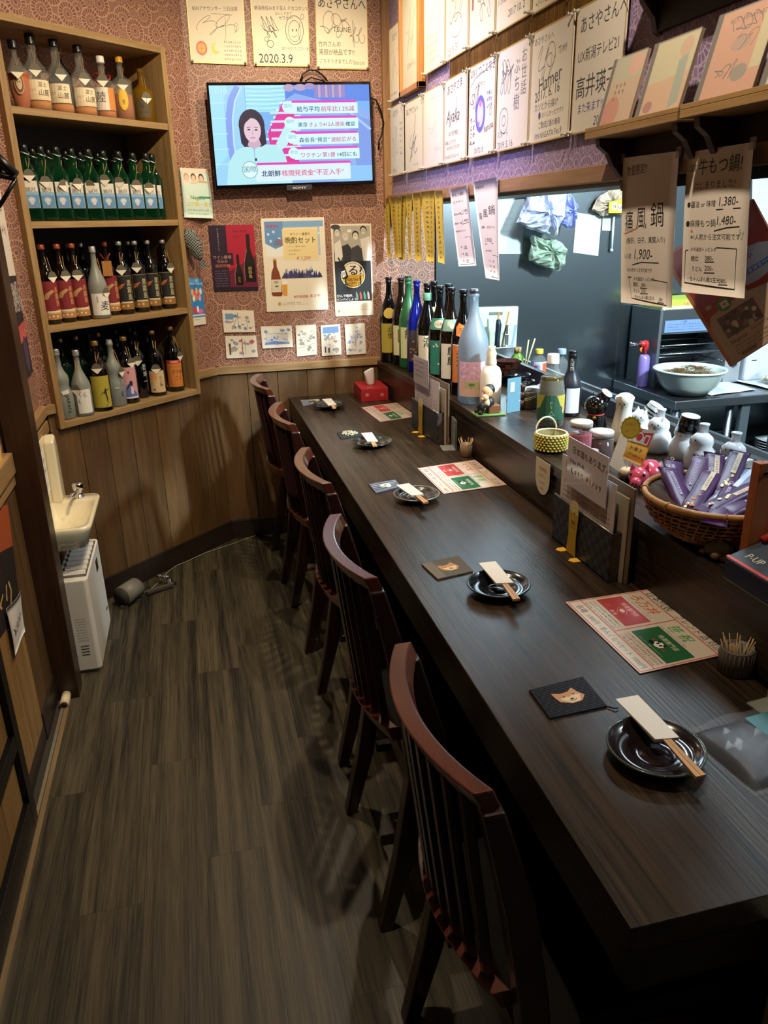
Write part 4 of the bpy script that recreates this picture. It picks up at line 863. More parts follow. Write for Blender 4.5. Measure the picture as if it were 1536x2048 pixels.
# ---- top shelf
t = bottle('flat round amber brandy flask at the left end of the top shelf', shelf(37, Z1, .045), .062, .22, GL_CLEAR, CAPK, .88, prof=[(0, 0), (.035, 0), (.044, .01), (.058, .05), (.062, .085), (.054, .125), (.03, .155), (.015, .168), (.014, .20), (.014, .22), (0, .22)], liq='#b85a24', lev=.52, sy=.6, sx=.6, capr=.017)
cv = Canvas(100, 100, 60); cv.ell(50, 50, 40, 48, '#b89868').ell(50, 50, 34, 42, '#6a4a30').ell(50, 50, 22, 28, '#c8b08a').scrawl(36, 40, 28, 10, 4, '#5a3a20', 2); cv.build('emblem', t, cylmap(.039, face(t.location), 1.1, 100, 100, .045, .12), INK, e=.0002, cuts=8); neck_tag(t, face(t.location), .044, .115, .17)
def fuji(seed):
    cv = Canvas(120, 80, seed); cv.rect(0, 0, 120, 80, '#dccfae').rect(0, 54, 120, 80, '#d4c4a0'); cv.text('富士', 78, 18, 22, '#2c241c', 'c', shear=.15).text('山麓', 80, 50, 28, '#2c241c', 'c', shear=.12).scrawl(12, 36, 34, 4, 10, '#8a7a5c', .6).scrawl(12, 44, 28, 3, 8, '#8a7a5c', .6); return cv
for i, (px, lab) in enumerate(((72, 'clear whisky bottle with cream label, beside the amber flask'), (117, 'clear whisky bottle with cream label, third from left on the top shelf'), (163, 'clear whisky bottle with cream label, left of the white-capped bottle'))):
    bottle(lab, shelf(px, Z1, .04+.0*i), .044, .250-.004*i, GL_CLEAR, CAPK, .86 if i == 0 else .90, bf=.5, nf=.74, nr=.33, cv=fuji(61+i), lz=(.14, .40), span=2.0, liq='#c07a34', lev=.13+.12*(i == 0)*.2, tagz=.52, tagyaw=(-.1, .35, 0)[i], group='cream label whisky bottles', turn=(.15, -.1, .25)[i], capr=.0175)
t = bottle('gold-capped bottle with navy shoulder, behind the cream label whiskies', shelf(124, Z1, .15), .038, .25, mat('navy_glass', '#14141f', .15), CAPG, .9, group=None, capr=.016)
cv = Canvas(100, 90, 66); cv.rect(0, 0, 66, 90, '#ddd5c4').rect(66, 0, 100, 90, '#c8803a').text('陸', 34, 38, 44, '#2a2a30', 'c', shear=.1)
t = bottle('white-capped clear bottle with a white label and a red ribbon on the top shelf', shelf(205, Z1, .05), .040, .222, GL_CLEAR, CAPW, .90, bf=.56, nf=.74, nr=.33, cv=cv, lz=(.14, .5), span=2.3, liq='#b86a34', lev=.14, tagz=.60, capr=.0155)
q = MB(); q.tube([(.03*math.cos(a), .03*math.sin(a), .15+.012*math.sin(a*2)) for a in [k*.5 for k in range(14)]], .003, 6); obj('ribbon', q, mat('red_ribbon', '#a02a24', .6), t)
cv = Canvas(100, 100, 67); cv.ell(50, 50, 40, 49, '#d8a428').ell(50, 50, 32, 40, '#e0b440').text('角', 50, 62, 26, '#6a4a14', 'c', b=.02)
bottle('square yellow-capped whisky bottle with an oval yellow label', shelf(242, Z1, .05), .040, .232, GL_CLEAR, CAPY, .92, bf=.62, nf=.74, nr=.30, cv=cv, lz=(.16, .52), span=1.2, liq='#a8622c', lev=.42, tagz=.56, tagyaw=.1, capr=.0145)
cv = Canvas(100, 100, 68); cv.rect(0, 0, 100, 100, '#4a3c20').text('梅', 40, 40, 30, '#201808', 'c').scrawl(20, 66, 60, 12, 6, '#241c0c', 1.5)
bottle('olive-brown corked bottle at the right end of the top shelf', shelf(281, Z1, .05), .046, .205, mat('olive_glass', '#6a4c10', .05, alpha=.9), None, bf=.55, nf=.76, nr=.24, cv=cv, lz=(.1, .45), span=1.2, tagz=.45, tagyaw=.35)

# ---- second shelf: square green bottles
cv = Canvas(100, 200, 70); cv.rect(0, 0, 100, 78, '#ded8cc').text('鏡月', 50, 62, 38, '#3a3a34', 'c', b=-.01, sx=.95).rect(0, 88, 100, 200, '#5b93c4').rect(0, 78, 100, 104, '#8fb4d4').ell(50, 138, 26, 24, '#9ab8d6').poly([(28, 132), (72, 132), (58, 176), (42, 176)], '#c8cfd4').ell(50, 134, 14, 12, '#e0d4cc').ell(50, 188, 20, 3, '#c05a5a'); cv.scrawl(26, 90, 48, 6, 8, '#3a5a80', .9)
def green(lab, loc, first=None, tg=True, yaw=0.0, tz=.62):
    H, R = .262, .034
    t = thing('bottle', lab, 'bottle', loc, face(loc)-math.pi/2, 'green square shochu bottles')
    th = math.pi/2
    q = MB(); pr = [(0, 0), (R*.95, 0), (R, .006), (R, .155), (R*.98, .162), (R*.5, .195), (R*.42, .205), (R*.36, .235), (R*.42, .24), (R*.36, .245), (R*.34, H), (0, H)]
    q.lathe(pr, 32, power=5); obj('glass_body', q, GL_GREEN, t)
    q = MB(); q.lathe([(0, .006), (R-.004, .006), (R-.004, .045), (0, .045)], 24, power=5); obj('liquor', q, liquor('#6a8a60'), t)
    q = MB(); q.lathe([(.0135, .236), (.015, .238), (.015, .258), (.011, .264), (0, .264)], 14); obj('cap', q, CAPK, t)
    q = MB(); q.tube([(.016*math.cos(a), .016*math.sin(a), .232+.004*math.sin(2*a)) for a in [k*.45 for k in range(15)]], .0026, 6); obj('neck_ring', q, CAPS, t)
    n = Vector((0, 1, 0)); f = quadmap([(.025, R, .138), (-.025, R, .138), (-.025, R, .047), (.025, R, .047)], 100, 200, n, .0012)
    q = MB(); q.box(-.026, R-.0005, .046, .026, R+.001, .139); obj('label', q, mat('paper#ded8cc', '#ded8cc', .7), t); cv.build('label_print', t, f)
    if tg: neck_tag(t, th+yaw, R*.95, tz*H-.02, .22)
    return t
gx = [59, 91, 121, 151, 184, 213, 243, 271, 297, 322]
gw = ['leftmost', 'second', 'third', 'fourth', 'fifth', 'sixth', 'seventh', 'eighth', 'ninth', 'rightmost']
for i, px in enumerate(gx):
    green('square green bottle with a blue and white label, %s in the front row' % (gw[i] if i in (0, 9) else gw[i]+' from left'), shelf(px, Z2, .03+.02*(i % 2), 370), yaw=rnd.uniform(-.35, .35), tz=rnd.uniform(.55, .68))
for i, px in enumerate((75, 106, 140, 168, 203, 236, 268)):
    dup_l = 'square green bottle in the back row, %s from left, between front necks' % ('first', 'second', 'third', 'fourth', 'fifth', 'sixth', 'seventh')[i]
    p = shelf(px, Z2, .145, 370); green(dup_l, p, tg=False)

# ---- third shelf
def redlab(k):
    cv = Canvas(100, 130, 80+k); cv.rect(0, 0, 100, 130, '#7a1c24').rect(0, 108, 100, 130, '#a87a48').poly([(0, 106), (100, 96), (100, 110), (0, 112)], '#b89860'); cv.poly([(14, 60), (30, 40), (60, 28), (70, 34), (48, 46), (36, 60)], '#b08a58').text('赤霧島', 80, 30, 22, '#c8a060', vert=True).ell(48, 118, 4, 3, '#e8d8b8').ell(30, 120, 4, 3, '#e8d8b8').ell(68, 119, 4, 3, '#e8d8b8').rect(24, 100, 90, 106, '#d8cdb0'); return cv
def blklab(k):
    cv = Canvas(100, 130, 85+k); cv.rect(0, 0, 100, 130, '#111312').rect(0, 104, 100, 130, '#8a6430').text('黒霧島', 78, 30, 26, '#b8b08a', vert=True, b=.02).poly([(12, 50), (30, 36), (60, 30), (40, 48), (26, 54)], '#a85a34').rect(14, 8, 18, 92, '#8a7440').rect(28, 100, 92, 106, '#c8c0a0').ell(36, 117, 7, 5, '#d8a060').ell(60, 116, 7, 5, '#d8a060').frame(4, 3, 96, 127, 2, '#8a7440'); return cv
for i, (px, w_) in enumerate(((97, 'leftmost'), (128, 'second from left'), (157, 'third from left'), (222, 'behind the frosted bottle'))):
    t = bottle('dark shochu bottle with a deep red label, '+w_, shelf(px, Z3, .04 if i < 3 else .075), .037, .292, GL_BROWN, CAPR, .945, cv=redlab(i), lz=(.06, .55), span=2.2, tagz=.60 if i != 3 else None, tagyaw=(.5, .35, .1, 0)[i], group='red label shochu bottles', capr=.0135, turn=(.2, .1, .1, .1)[i], nr=.30)
    if i == 3:
        th = face(t.location); q = MB(); c, s_ = math.cos(th), math.sin(th); o = Vector((c*.045, s_*.045, .19)); U = Vector((-s_, c, 0))
        q.hexa([tuple(o+U*a+Vector((c*d, s_*d, b))) for b in (-.03, .03) for a, d in ((-.019, 0), (.019, 0), (.019, .001), (-.019, .001))]); obj('kraft_tag', q, mat('kraft', '#a87436', .8), t)
        q = MB(); q.tube([tuple(o+U*-.022+Vector((0, 0, .06))), tuple(o+Vector((0, 0, .028))), tuple(o+U*.018+Vector((0, 0, .06)))], .0022, 6); obj('ribbon', q, mat('red_ribbon', '#a02a24', .6), t)
for i, (px, w_) in enumerate(((250, 'leftmost'), (281, 'second'), (306, 'third'), (339, 'rightmost'))):
    bottle('black shochu bottle with a black and gold label, %s of the four at the right' % w_, shelf(px, Z3, .045+.008*(i == 2)), .0365, .292, GL_BLACK, CAPS, .955, cv=blklab(i), lz=(.07, .55), span=2.1, tagz=(.62, .64, None, .60)[i], tagyaw=(-.05, -.05, 0, .7)[i], group='black label shochu bottles', capr=.0125, nr=.30)
cv = Canvas(100, 110, 90); cv.rect(0, 0, 100, 110, '#dfddd4').text('麦', 70, 62, 52, '#1c1c1c', 'c', b=.01, shear=.1).scrawl(28, 12, 5, 30, 1, '#77776c', .8).text('本格焼酎', 33, 16, 9, '#66665c', vert=True)
bottle('frosted grey bottle with a white label reading 麦', shelf(197, Z3, .01), .039, .278, GL_FROST, CAPS, .92, cv=cv, lz=(.055, .36), span=1.9, bf=.42, nf=.82, tagz=.36, tagyaw=.75, capr=.0135, turn=.15)
for i, px in enumerate((145, 175, 243, 268, 324)):
    bottle('dark bottle in the back row of the third shelf, %s of five' % ('first', 'second', 'third', 'fourth', 'last')[i], shelf(px, Z3, .17), .036, .29, GL_BLACK, CAPS if i % 2 else CAPK, .95, group='back row bottles on the third shelf')

# ---- bottom shelf
def plain(col, seed): c = Canvas(100, 120, seed); c.rect(0, 0, 100, 120, col); return c
GOURD = [(0, 0), (.036, 0), (.040, .006), (.040, .085), (.037, .105), (.030, .125), (.031, .140), (.033, .155), (.030, .172), (.020, .190), (.013, .21), (.0115, .25), (.014, .252), (.014, .262), (.0115, .264), (.0115, .275), (0, .275)]
cv = Canvas(100, 120, 91); cv.text('JAPAN', 62, 60, 26, '#20241c', 'c', rot=1.57, b=.02); cv.poly([(30, 6), (70, 0), (76, 16), (36, 22)], '#d8d8cc')
bottle('frosted gourd-shaped bottle reading JAPAN at the left end of the bottom shelf', shelf(113, Z4, .02), .040, .275, GL_FROST, CAPS, .95, prof=GOURD, cv=cv, lz=(.02, .44), span=1.8, capr=.0135, turn=.25)
cv = plain('#dcdcd4', 92); cv.text('くら', 10, 22, 30, '#1c1c1c', b=.02, rot=.1).scrawl(8, 44, 16, 30, 1, '#333333', 2)
bottle('frosted bottle with a plain white label, second from left on the bottom shelf', shelf(156, Z4, .0), .039, .262, GL_FROST, CAPS, .92, cv=cv, lz=(.05, .42), span=1.5, bf=.42, nf=.80, tagz=.42, tagyaw=-.75, capr=.0135, turn=.2)
cv = plain('#a89a34', 93); cv.poly([(70, 46), (78, 50), (76, 66), (80, 92), (76, 112), (73, 92), (68, 70), (58, 62), (66, 56)], '#2c2410').line([(58, 62), (48, 70)], 3, '#2c2410').line([(80, 56), (92, 50)], 3, '#2c2410').line([(72, 110), (66, 118)], 3, '#2c2410')
bottle('dark bottle with a yellow-green label of a black frog', shelf(196, Z4, .005), .042, .285, GL_BROWN, CAPG, .94, cv=cv, lz=(.06, .52), span=1.9, tagz=.63, tagyaw=-.1, capr=.0145)
cv = Canvas(60, 120, 94); cv.text('ねぶた', 44, 20, 13, '#44443c', vert=True).text('淡麗', 44, 78, 13, '#44443c', vert=True).ell(20, 60, 12, 5, '#a8a890')
bottle('frosted gourd-shaped bottle right of the frog label', shelf(226, Z4, .02), .041, .28, GL_FROST, None, prof=[(r, z*1.02) for r, z in GOURD], cv=cv, lz=(.08, .5), span=1.3, tagz=.52, tagyaw=.6, turn=.35)
cv = plain('#c8949a', 95); cv.poly([(34, 70), (56, 58), (80, 92), (98, 112), (60, 118), (28, 112)], '#5a6aa8').ell(62, 62, 9, 11, '#241c28').poly([(60, 64), (40, 84), (24, 100), (36, 80), (50, 64)], '#2c1c28').poly([(60, 70), (74, 84), (70, 104), (56, 100)], '#d8c0c8').poly([(48, 18), (56, 14), (60, 22), (52, 26)], '#4a2c38').poly([(0, 116), (100, 112), (100, 120), (0, 120)], '#d8d0d0')
bottle('dark gold-capped bottle with a pink label of a long-haired figure', shelf(254, Z4, .02), .0385, .282, GL_BLACK, CAPG, .945, cv=cv, lz=(.08, .56), span=2.0, tagz=.62, tagyaw=.6, capr=.014)
cv = Canvas(100, 120, 96); cv.text('乾坤一', 84, 30, 26, '#b8c4cc', vert=True)
bottle('black bottle with pale vertical lettering beside the pink label', shelf(277, Z4, .06), .037, .29, GL_BLACK, CAPK, .95, cv=cv, lz=(.1, .6), span=2.2, tagz=.58, tagyaw=.0)
cv = plain('#cdb88c', 97); cv.ell(30, 34, 22, 24, '#d49868').ell(24, 60, 16, 16, '#d8a878').text('花の舞', 72, 40, 20, '#4a3420', vert=True).ell(28, 104, 7, 7, '#b8543a')
bottle('dark bottle with a cream floral label, right of the black lettered bottle', shelf(312, Z4, .03), .038, .286, GL_BLACK, CAPG, .955, cv=cv, lz=(.06, .40), span=1.9, tagz=.43, capr=.0125)
cv = plain('#c87a34', 98); cv.rect(0, 0, 100, 16, '#b83a2a').text('美味焼酎', 52, 8, 11, '#e8d8c0', 'c').frame(24, 30, 96, 112, 1.2, '#8a4a1c').text('さつま', 62, 52, 20, '#2c1c10', 'c', b=.02).text('こく', 66, 80, 22, '#2c1c10', 'c', b=.02)
bottle('dark bottle with an orange label at the right end of the bottom shelf', shelf(349, Z4, .03), .0385, .292, GL_BLACK, CAPG, .95, cv=cv, lz=(.08, .5), span=2.0, tagz=.55, tagyaw=.9, capr=.0135)
for i, (px, cp) in enumerate(((128, CAPG), (160, CAPG), (186, CAPK), (205, CAPG), (240, CAPK), (268, CAPK), (300, CAPK))):
    bottle('dark bottle in the back row of the bottom shelf, %s of seven' % ('first', 'second', 'third', 'fourth', 'fifth', 'sixth', 'last')[i], shelf(px, Z4, .15), .037, .295, GL_DGREEN if i < 4 else GL_BLACK, cp, .945, group='back row bottles on the bottom shelf')

# ------------------------------------------------------------------ right wall: autograph boards
XB = XR-.012
RX = lambda px, py, x=XB: at(px, py, 0, x)
def wallq(y0, y1, z0, z1, x=XB): return [(x, y0, z1), (x, y1, z1), (x, y1, z0), (x, y0, z0)]
# lower row
GR = 'autograph boards on the right wall'
low = [(783, 808), (812, 847), (849, 889), (891, 935), (940, 992), (996, 1061), (1064, 1145), (1151, 1250)]
def ysp(px, z):   # Y where the wall plane stands behind column px at height z
    lo, hi = .2, 3.84
    for _ in range(40):
        m_ = (lo+hi)/2; v = RW.transposed() @ (Vector((XB, m_, z))-CAM); x = 768+FPX*v.x/v.z
        if x < px: hi = m_
        else: lo = m_
    return m_
def cvs(seed): return Canvas(242, 272, seed)
lowc = []
c = cvs(101); c.text('あさや', 60, 30, 30, '#77777c', b=-.012); c.swirl(20, 70, 140, 150, 120, '#6a6a72', 1.6); c.text('2015.6.1', 40, 250, 22, '#66666c'); [c.scrawl(180, 70+k*22, 44, 16, 2, '#4a4a80', 1.6) for k in range(6)]; lowc.append(('faint autograph board at the far end of the lower row', c))
c = cvs(102); c.text('あさやさんへ', 20, 40, 28, '#55555c', b=-.012); c.line([(150, 60), (135, 120), (90, 190), (70, 230), (110, 180), (160, 140)], 4, '#55556a').swirl(60, 130, 120, 90, 70, '#55556a', 2); c.scrawl(120, 242, 70, 8, 8, '#8a8a90', 1); lowc.append(('autograph board with one slanted signature, second from the far end of the lower row', c))
c = cvs(103); c.scrawl(90, 30, 100, 12, 10, '#b0b0b4', 1.2).swirl(40, 110, 160, 60, 80, '#b8b8bc', 1.2).scrawl(130, 200, 80, 20, 7, '#b4b4b8', 1.2); lowc.append(('very faint nearly blank autograph board in the lower row', c))
c = cvs(104); c.text('あさやさま', 30, 36, 34, INKC, b=-.01, rot=-.06).text('Ayaka', 28, 118, 60, '#4a4a58', shear=.3, b=-.015).line([(130, 60), (140, 150)], 2.2, '#4a4a58').text('NST 若手検査', 50, 176, 17, '#55555c').text('美味しいワクワク', 14, 204, 15, '#55555c').text('ありがとうございます', 36, 222, 14, '#55555c').text('2016.6.28 スマルニュース', 12, 250, 14, '#4a4a80'); lowc.append(('autograph board with a looped roman signature, lower row', c))
c = cvs(105); c.text('UXくつことなき', 12, 22, 31, '#3a3a44', b=.005).line([(10, 60), (60, 40), (150, 30), (215, 20)], 2, '#4a4a54').swirl(12, 60, 90, 80, 60, '#4a4a5c', 3).text('ありがとう', 80, 62, 15, '#4a4a54').ell(112, 148, 46, 54, '#6a66c8').ell(112, 148, 30, 38, '#c4c8ea').ell(112, 118, 12, 10, '#c87aa0').ell(98, 176, 10, 8, '#8a86d8').text('haruna', 150, 195, 30, '#4a4a58', rot=-.12, b=.01).text('2017.2.15', 60, 252, 22, '#4a4a80'); [c.scrawl(12, 150+k*22, 56, 18, 2, '#5a5a78', 2.4) for k in range(4)]; [c.scrawl(170, 90+k*18, 50, 14, 3, '#4a4a90', 2) for k in range(3)]; c.ring(205, 150, 9, 10, 2, '#4a4a54'); lowc.append(('autograph board with a round blue and violet sticker, lower row', c))
c = cvs(106); c.swirl(20, 16, 100, 110, 60, '#66666e', 2.6).text('ゾイ', 30, 70, 50, '#66666e', b=-.01, shear=.2).text('ぶち', 150, 60, 44, '#77777e', vert=True, b=-.01).text('お世話', 200, 40, 40, '#77777e', vert=True, b=-.01).text('樹', 130, 150, 46, '#7a7a90', b=-.01).ring(60, 190, 34, 34, 2.5, '#66666e').ring(60, 190, 14, 14, 2.5, '#66666e').text('スタート', 12, 225, 22, '#66666c').text('2019. 5. 16', 14, 254, 27, '#55555c'); lowc.append(('autograph board dated 2019.5.16 in the lower row', c))
c = cvs(107); c.text('あさやさんへ', 14, 26, 20, '#66666c').swirl(30, 40, 120, 90, 60, '#55555c', 1.8).ring(120, 70, 26, 28, 1.8, '#55555c').text('Tmy', 165, 70, 26, '#55555c', rot=-.2).text('Hamer', 50, 132, 50, '#55555c', rot=-.12, b=-.015).text('2017. 6. 16', 30, 158, 34, '#55555c', rot=-.06).text('カツとから揚げ', 30, 184, 21, '#55555c').ell(66, 206, 7, 9, '#4a4a80').text('おいしかったです♡', 80, 206, 15, '#55555c').text('ご馳走', 60, 230, 18, '#4a4a60').text('三酒の春夜', 110, 230, 17, '#55555c').text('FM-NIIGATA Fes.9', 40, 256, 21, '#55555c', rot=-.03); lowc.append(('autograph board dated 2017.6.16 with a heart drawing, lower row', c))
c = cvs(108); c.text('あさやさんへ', 20, 40, 38, '#4a4a50', b=-.012).text('UX新潟テレビ21', 16, 105, 30, '#4a4a50', b=-.01, sx=.93).text('高井瑛子', 14, 172, 52, '#4a4a54', b=-.01).text('また来ます!!', 30, 218, 24, '#4a4a90').text('2013.11', 120, 250, 28, '#4a4a50', shear=.15); lowc.append(('autograph board dated 2013.11, nearest the disc shelf in the lower row', c))
for (x0, x1), (lab, c) in zip(low, lowc):
    ya, yb = ysp(x0, 1.88), ysp(x1, 1.88); board(lab, wallq(ya, yb, 1.744, 2.018 if x0 > 800 else 2.03), c, GR, color='#ddd8d0')
# upper row (some boards hang a little lower) and the top row, cut by the frame
up = [((781, 806), 2.05, 2.335, 'upper faint autograph board at the far end, beside the orange frame'), ((850, 892), 2.075, 2.35, 'upper autograph board with pencil-thin writing, right of the orange frame'), ((894, 939), 2.075, 2.35, 'upper autograph board with a bold tangled signature'), ((942, 994), 2.072, 2.345, 'upper autograph board with a vertical red label strip'), ((997, 1066), 2.068, 2.34, 'upper autograph board dated 2017.10.2'), ((1072, 1152), 2.062, 2.335, 'upper autograph board with rows of small writing, above the 2017.6.16 board')]
for i, ((x0, x1), z0, z1, lab) in enumerate(up):
    ya, yb = ysp(x0, (z0+z1)/2), ysp(x1, (z0+z1)/2-.05*(i > 3)); c = cvs(120+i)
    if i == 0: c.text('あさや', 60, 40, 30, '#77777c'); c.swirl(30, 80, 150, 130, 90, '#8a8a90', 1.4).scrawl(20, 240, 120, 12, 12, '#77777c', 1.2)
    if i == 1: c.swirl(30, 30, 180, 90, 70, '#9a9890', 1.2); [c.scrawl(30, 150+k*26, 120+10*k, 16, 8, '#8a8880', 1.4) for k in range(4)]
    if i == 2: c.text('TeNYの…', 40, 30, 20, '#77777c'); c.swirl(30, 60, 180, 110, 70, '#66666c', 3).ring(120, 180, 60, 34, 2, '#66666c').text('25. 5. 31', 30, 248, 32, '#55555c', rot=-.08)
    if i == 3: c.rect(22, 30, 42, 170, '#a8746a').swirl(70, 10, 120, 100, 60, '#66666c', 2.4).swirl(70, 110, 140, 110, 50, '#66666c', 2.4); [c.scrawl(150, 40+k*22, 70, 14, 6, '#77777c', 1.5) for k in range(3)]
    if i == 4: c.swirl(30, 20, 170, 120, 60, '#66666c', 2).text('バクロルゴリアクション', 12, 196, 20, '#4a4a58', b=.02, rot=-.04).text('2017 10. 2', 90, 236, 27, '#4a4a58', b=.01)
    if i == 5: [c.scrawl(20, 20+k*28, 200, 18, 13, '#77777c', 1.5) for k in range(9)]
    board(lab, wallq(ya, yb, z0, z1), c, GR, pins=(2, 3), color='#e4dcc8')
for i, ((x0, x1)) in enumerate(((868, 900), (905, 948), (955, 1010))):
    pass
c = cvs(131); c.scrawl(20, 180, 190, 20, 12, '#77777c', 1.5).scrawl(40, 220, 150, 20, 10, '#77777c', 1.5)
for i, (y0, y1) in enumerate(((3.56, 3.31), (3.28, 3.03), (3.00, 2.755), (2.74, 2.49), (2.47, 2.22), (2.205, 1.96))):
    board('autograph board of the topmost row, %s from the back wall' % ('first', 'second', 'third', 'fourth', 'fifth', 'sixth')[i], wallq(y0, y1, 2.37, 2.643), c, GR, pins=(2, 3), color='#e4dcc8')
# framed card
ya, yb = ysp(806, 2.2), ysp(848, 2.2); OW = wood('orange_frame', '#a8703a', '#c88e50', .4, 'Z')
t = thing('picture_frame', 'orange-brown wooden frame holding a pale card, far end of the upper row', 'picture frame', (XB, (ya+yb)/2, 2.04)); hw = (ya-yb)/2-.007; HH = .40
for nm, y0, y1, z0, z1 in (('stile', -hw, -hw+.022, 0, HH), ('stile', hw-.022, hw, 0, HH), ('rail', -hw, hw, 0, .022), ('rail', -hw, hw, HH-.022, HH)):
    q = MB(); q.box(-.022, y0, z0, .01, y1, z1); obj(nm, q, OW, t, bevel=.002)
q = MB(); q.box(-.008, -hw+.02, .02, .0, hw-.02, HH-.02); obj('card', q, mat('paper#d8d2bc', '#d8d2bc', .6), t)
q = MB(); q.box(-.0125, -hw+.02, .02, -.011, hw-.02, HH-.02); obj('glazing', q, mat('pane_glass', '#d8dcd8', 0.04, alpha=.12), t)
c = cvs(132); c.swirl(40, 60, 150, 130, 90, '#9a9480', 1.2).scrawl(60, 200, 120, 20, 8, '#a09a86', 1.2); c.build('lettering', t, quadmap([(-.0085, hw-.02, HH-.02), (-.0085, -hw+.02, HH-.02), (-.0085, -hw+.02, .02), (-.0085, hw-.02, .02)], 242, 272, Vector((-1, 0, 0))))
# slatted bamboo strip behind the boards
t = thing('bamboo_screen', 'strip of upright brown bamboo slats behind the autograph boards', 'screen', (XR-.0005, 1.2, 2.0))
y = 0.0; BAM = wood('bamboo', '#6a4a24', '#a07a40', .5, 'Z', vary=.2); rr = random.Random(9); sm = MB(); sm.tube([(-.0062, 0, 0), (-.0062, 0, .34)], .0048, 6, flat=1.0); smm = sm.mesh('slat', [BAM])
while y < 1.75:
    o = bpy.data.objects.new('slat', smm); COL.objects.link(o); o.parent = t; o.location = (0, y, 0); y += .0112
# ------------------------------------------------------------------ disc shelves
SW = wood('disc_shelf_wood', '#8a6a44', '#b0905f', .5, 'Y'); DW = wood('bracket_wood', '#2c1a12', '#4a2e1e', .5, 'Z')
def dshelf(lab, y0, y1, z, dep=.10, brk=(0, 1)):
    t = thing('disc_shelf', lab, 'shelf', (XR, (y0+y1)/2, z)); L = abs(y1-y0)/2
    q = MB(); q.box(-dep, -L, -.014, 0, L, 0); obj('board', q, SW, t, bevel=.001)
    q = MB(); q.box(-dep, -L, 0, -dep+.008, L, .009); obj('front_lip', q, SW, t, bevel=.001)
    for b_ in brk:
        yy = L-.03 if b_ == 0 else -L+.03; q = MB(); q.prism([(0, -.014), (-dep+.015, -.014), (-dep+.018, -.03), (-.06, -.045), (-.045, -.07), (-.02, -.095), (-.012, -.12), (0, -.125)], yy-.009, yy+.009, 'y'); obj('bracket', q, DW, t, bevel=.001)
    q = MB(); q.box(-.012, -L+.02, -.12, 0, L-.02, -.014); obj('back_rail', q, mat('shelf_back', '#241a16', .6), t); return t
dshelf('small wooden bracket shelf holding two disc cases', 1.735, 1.385, 1.725)
dshelf('wooden bracket shelf holding two disc cases, cut by the right edge of the photograph', 1.378, 1.02, 1.727)
dshelf('upper wooden bracket shelf above the disc cases', 1.66, 1.22, 2.02, .10, (0,))
dshelf('upper wooden bracket shelf at the top right corner', 1.21, .85, 2.045, .10, (0,))
CDG = mat('clear_case', '#d8dcd8', .05, alpha=.14)
def disc(lab, y0, y1, z, h, cv, tilt=.25, xf=-.088):
    t = thing('disc_case', lab, 'disc case', (XR+xf, (y0+y1)/2, z+.0095), rot=(0, tilt, 0), group='disc cases on the bracket shelves'); L = abs(y1-y0)/2
    q = MB(); q.box(.0, -L, 0, .0012, L, h); obj('front_cover', q, CDG, t)
    q = MB(); q.box(.0025, -L+.002, .001, .009, L-.012, h-.001); obj('card', q, mat('case_inner', '#a89888', .4), t)
    q = MB(); q.box(.002, L-.012, 0, .0098, L, h); obj('spine', q, mat('case_spine', '#3a2024', .2), t)
    cv.build('cover_print', t, quadmap([(.0024, L-.014, h-.003), (.0024, -L+.003, h-.003), (.0024, -L+.003, .003), (.0024, L-.014, .003)], cv.W, cv.H, Vector((-1, 0, 0)), 0)); return t
c = Canvas(120, 120, 140); c.rect(0, 0, 120, 120, '#c8a890').rect(0, 0, 120, 44, '#b8b4a0').ell(30, 100, 34, 30, '#c87868').ell(90, 20, 30, 20, '#d8a898'); [c.ell(30+(k % 3)*16, 52+(k//3)*12, 3, 4, '#6a4a44') for k in range(7)]
disc('disc case with a blurred pink cover, leftmost on the lower shelf', 1.712, 1.578, 1.725, .135, c)
c = Canvas(120, 120, 141); c.rect(0, 0, 120, 120, '#c8c0a0').poly([(0, 70), (60, 66), (120, 60), (120, 120), (0, 120)], '#d0a888').poly([(80, 40), (104, 30), (110, 110), (84, 118)], '#98a498').ell(92, 20, 18, 16, '#c8a888').ell(20, 108, 14, 10, '#a8605a')
disc('disc case with a pale yellow cover, second on the lower shelf', 1.555, 1.405, 1.725, .135, c)
c = Canvas(120, 120, 142); c.rect(0, 0, 120, 120, '#cc9078').rect(96, 0, 120, 90, '#c8c098').swirl(24, 8, 70, 30, 40, '#3a3438', 1.4).swirl(10, 70, 60, 30, 40, '#3a3438', 1.4).ell(76, 92, 18, 12, '#8a7c74').ell(60, 50, 22, 10, '#b08a7c').scrawl(20, 10, 80, 8, 12, '#6a4a44', 1).swirl(40, 30, 60, 30, 40, '#4a4448', 1)
disc('disc case with a salmon cover and scribbled signatures', 1.36, 1.205, 1.727, .14, c)
c = Canvas(120, 120, 143); c.rect(0, 0, 120, 120, '#a8a8a4').poly([(0, 60), (50, 40), (60, 120), (0, 120)], '#c8ccd0')
disc('disc case with a silvery cover at the right edge', 1.19, 1.045, 1.727, .14, c)
disc('disc case on the upper shelf at the top edge', 1.63, 1.50, 2.02, .135, c)

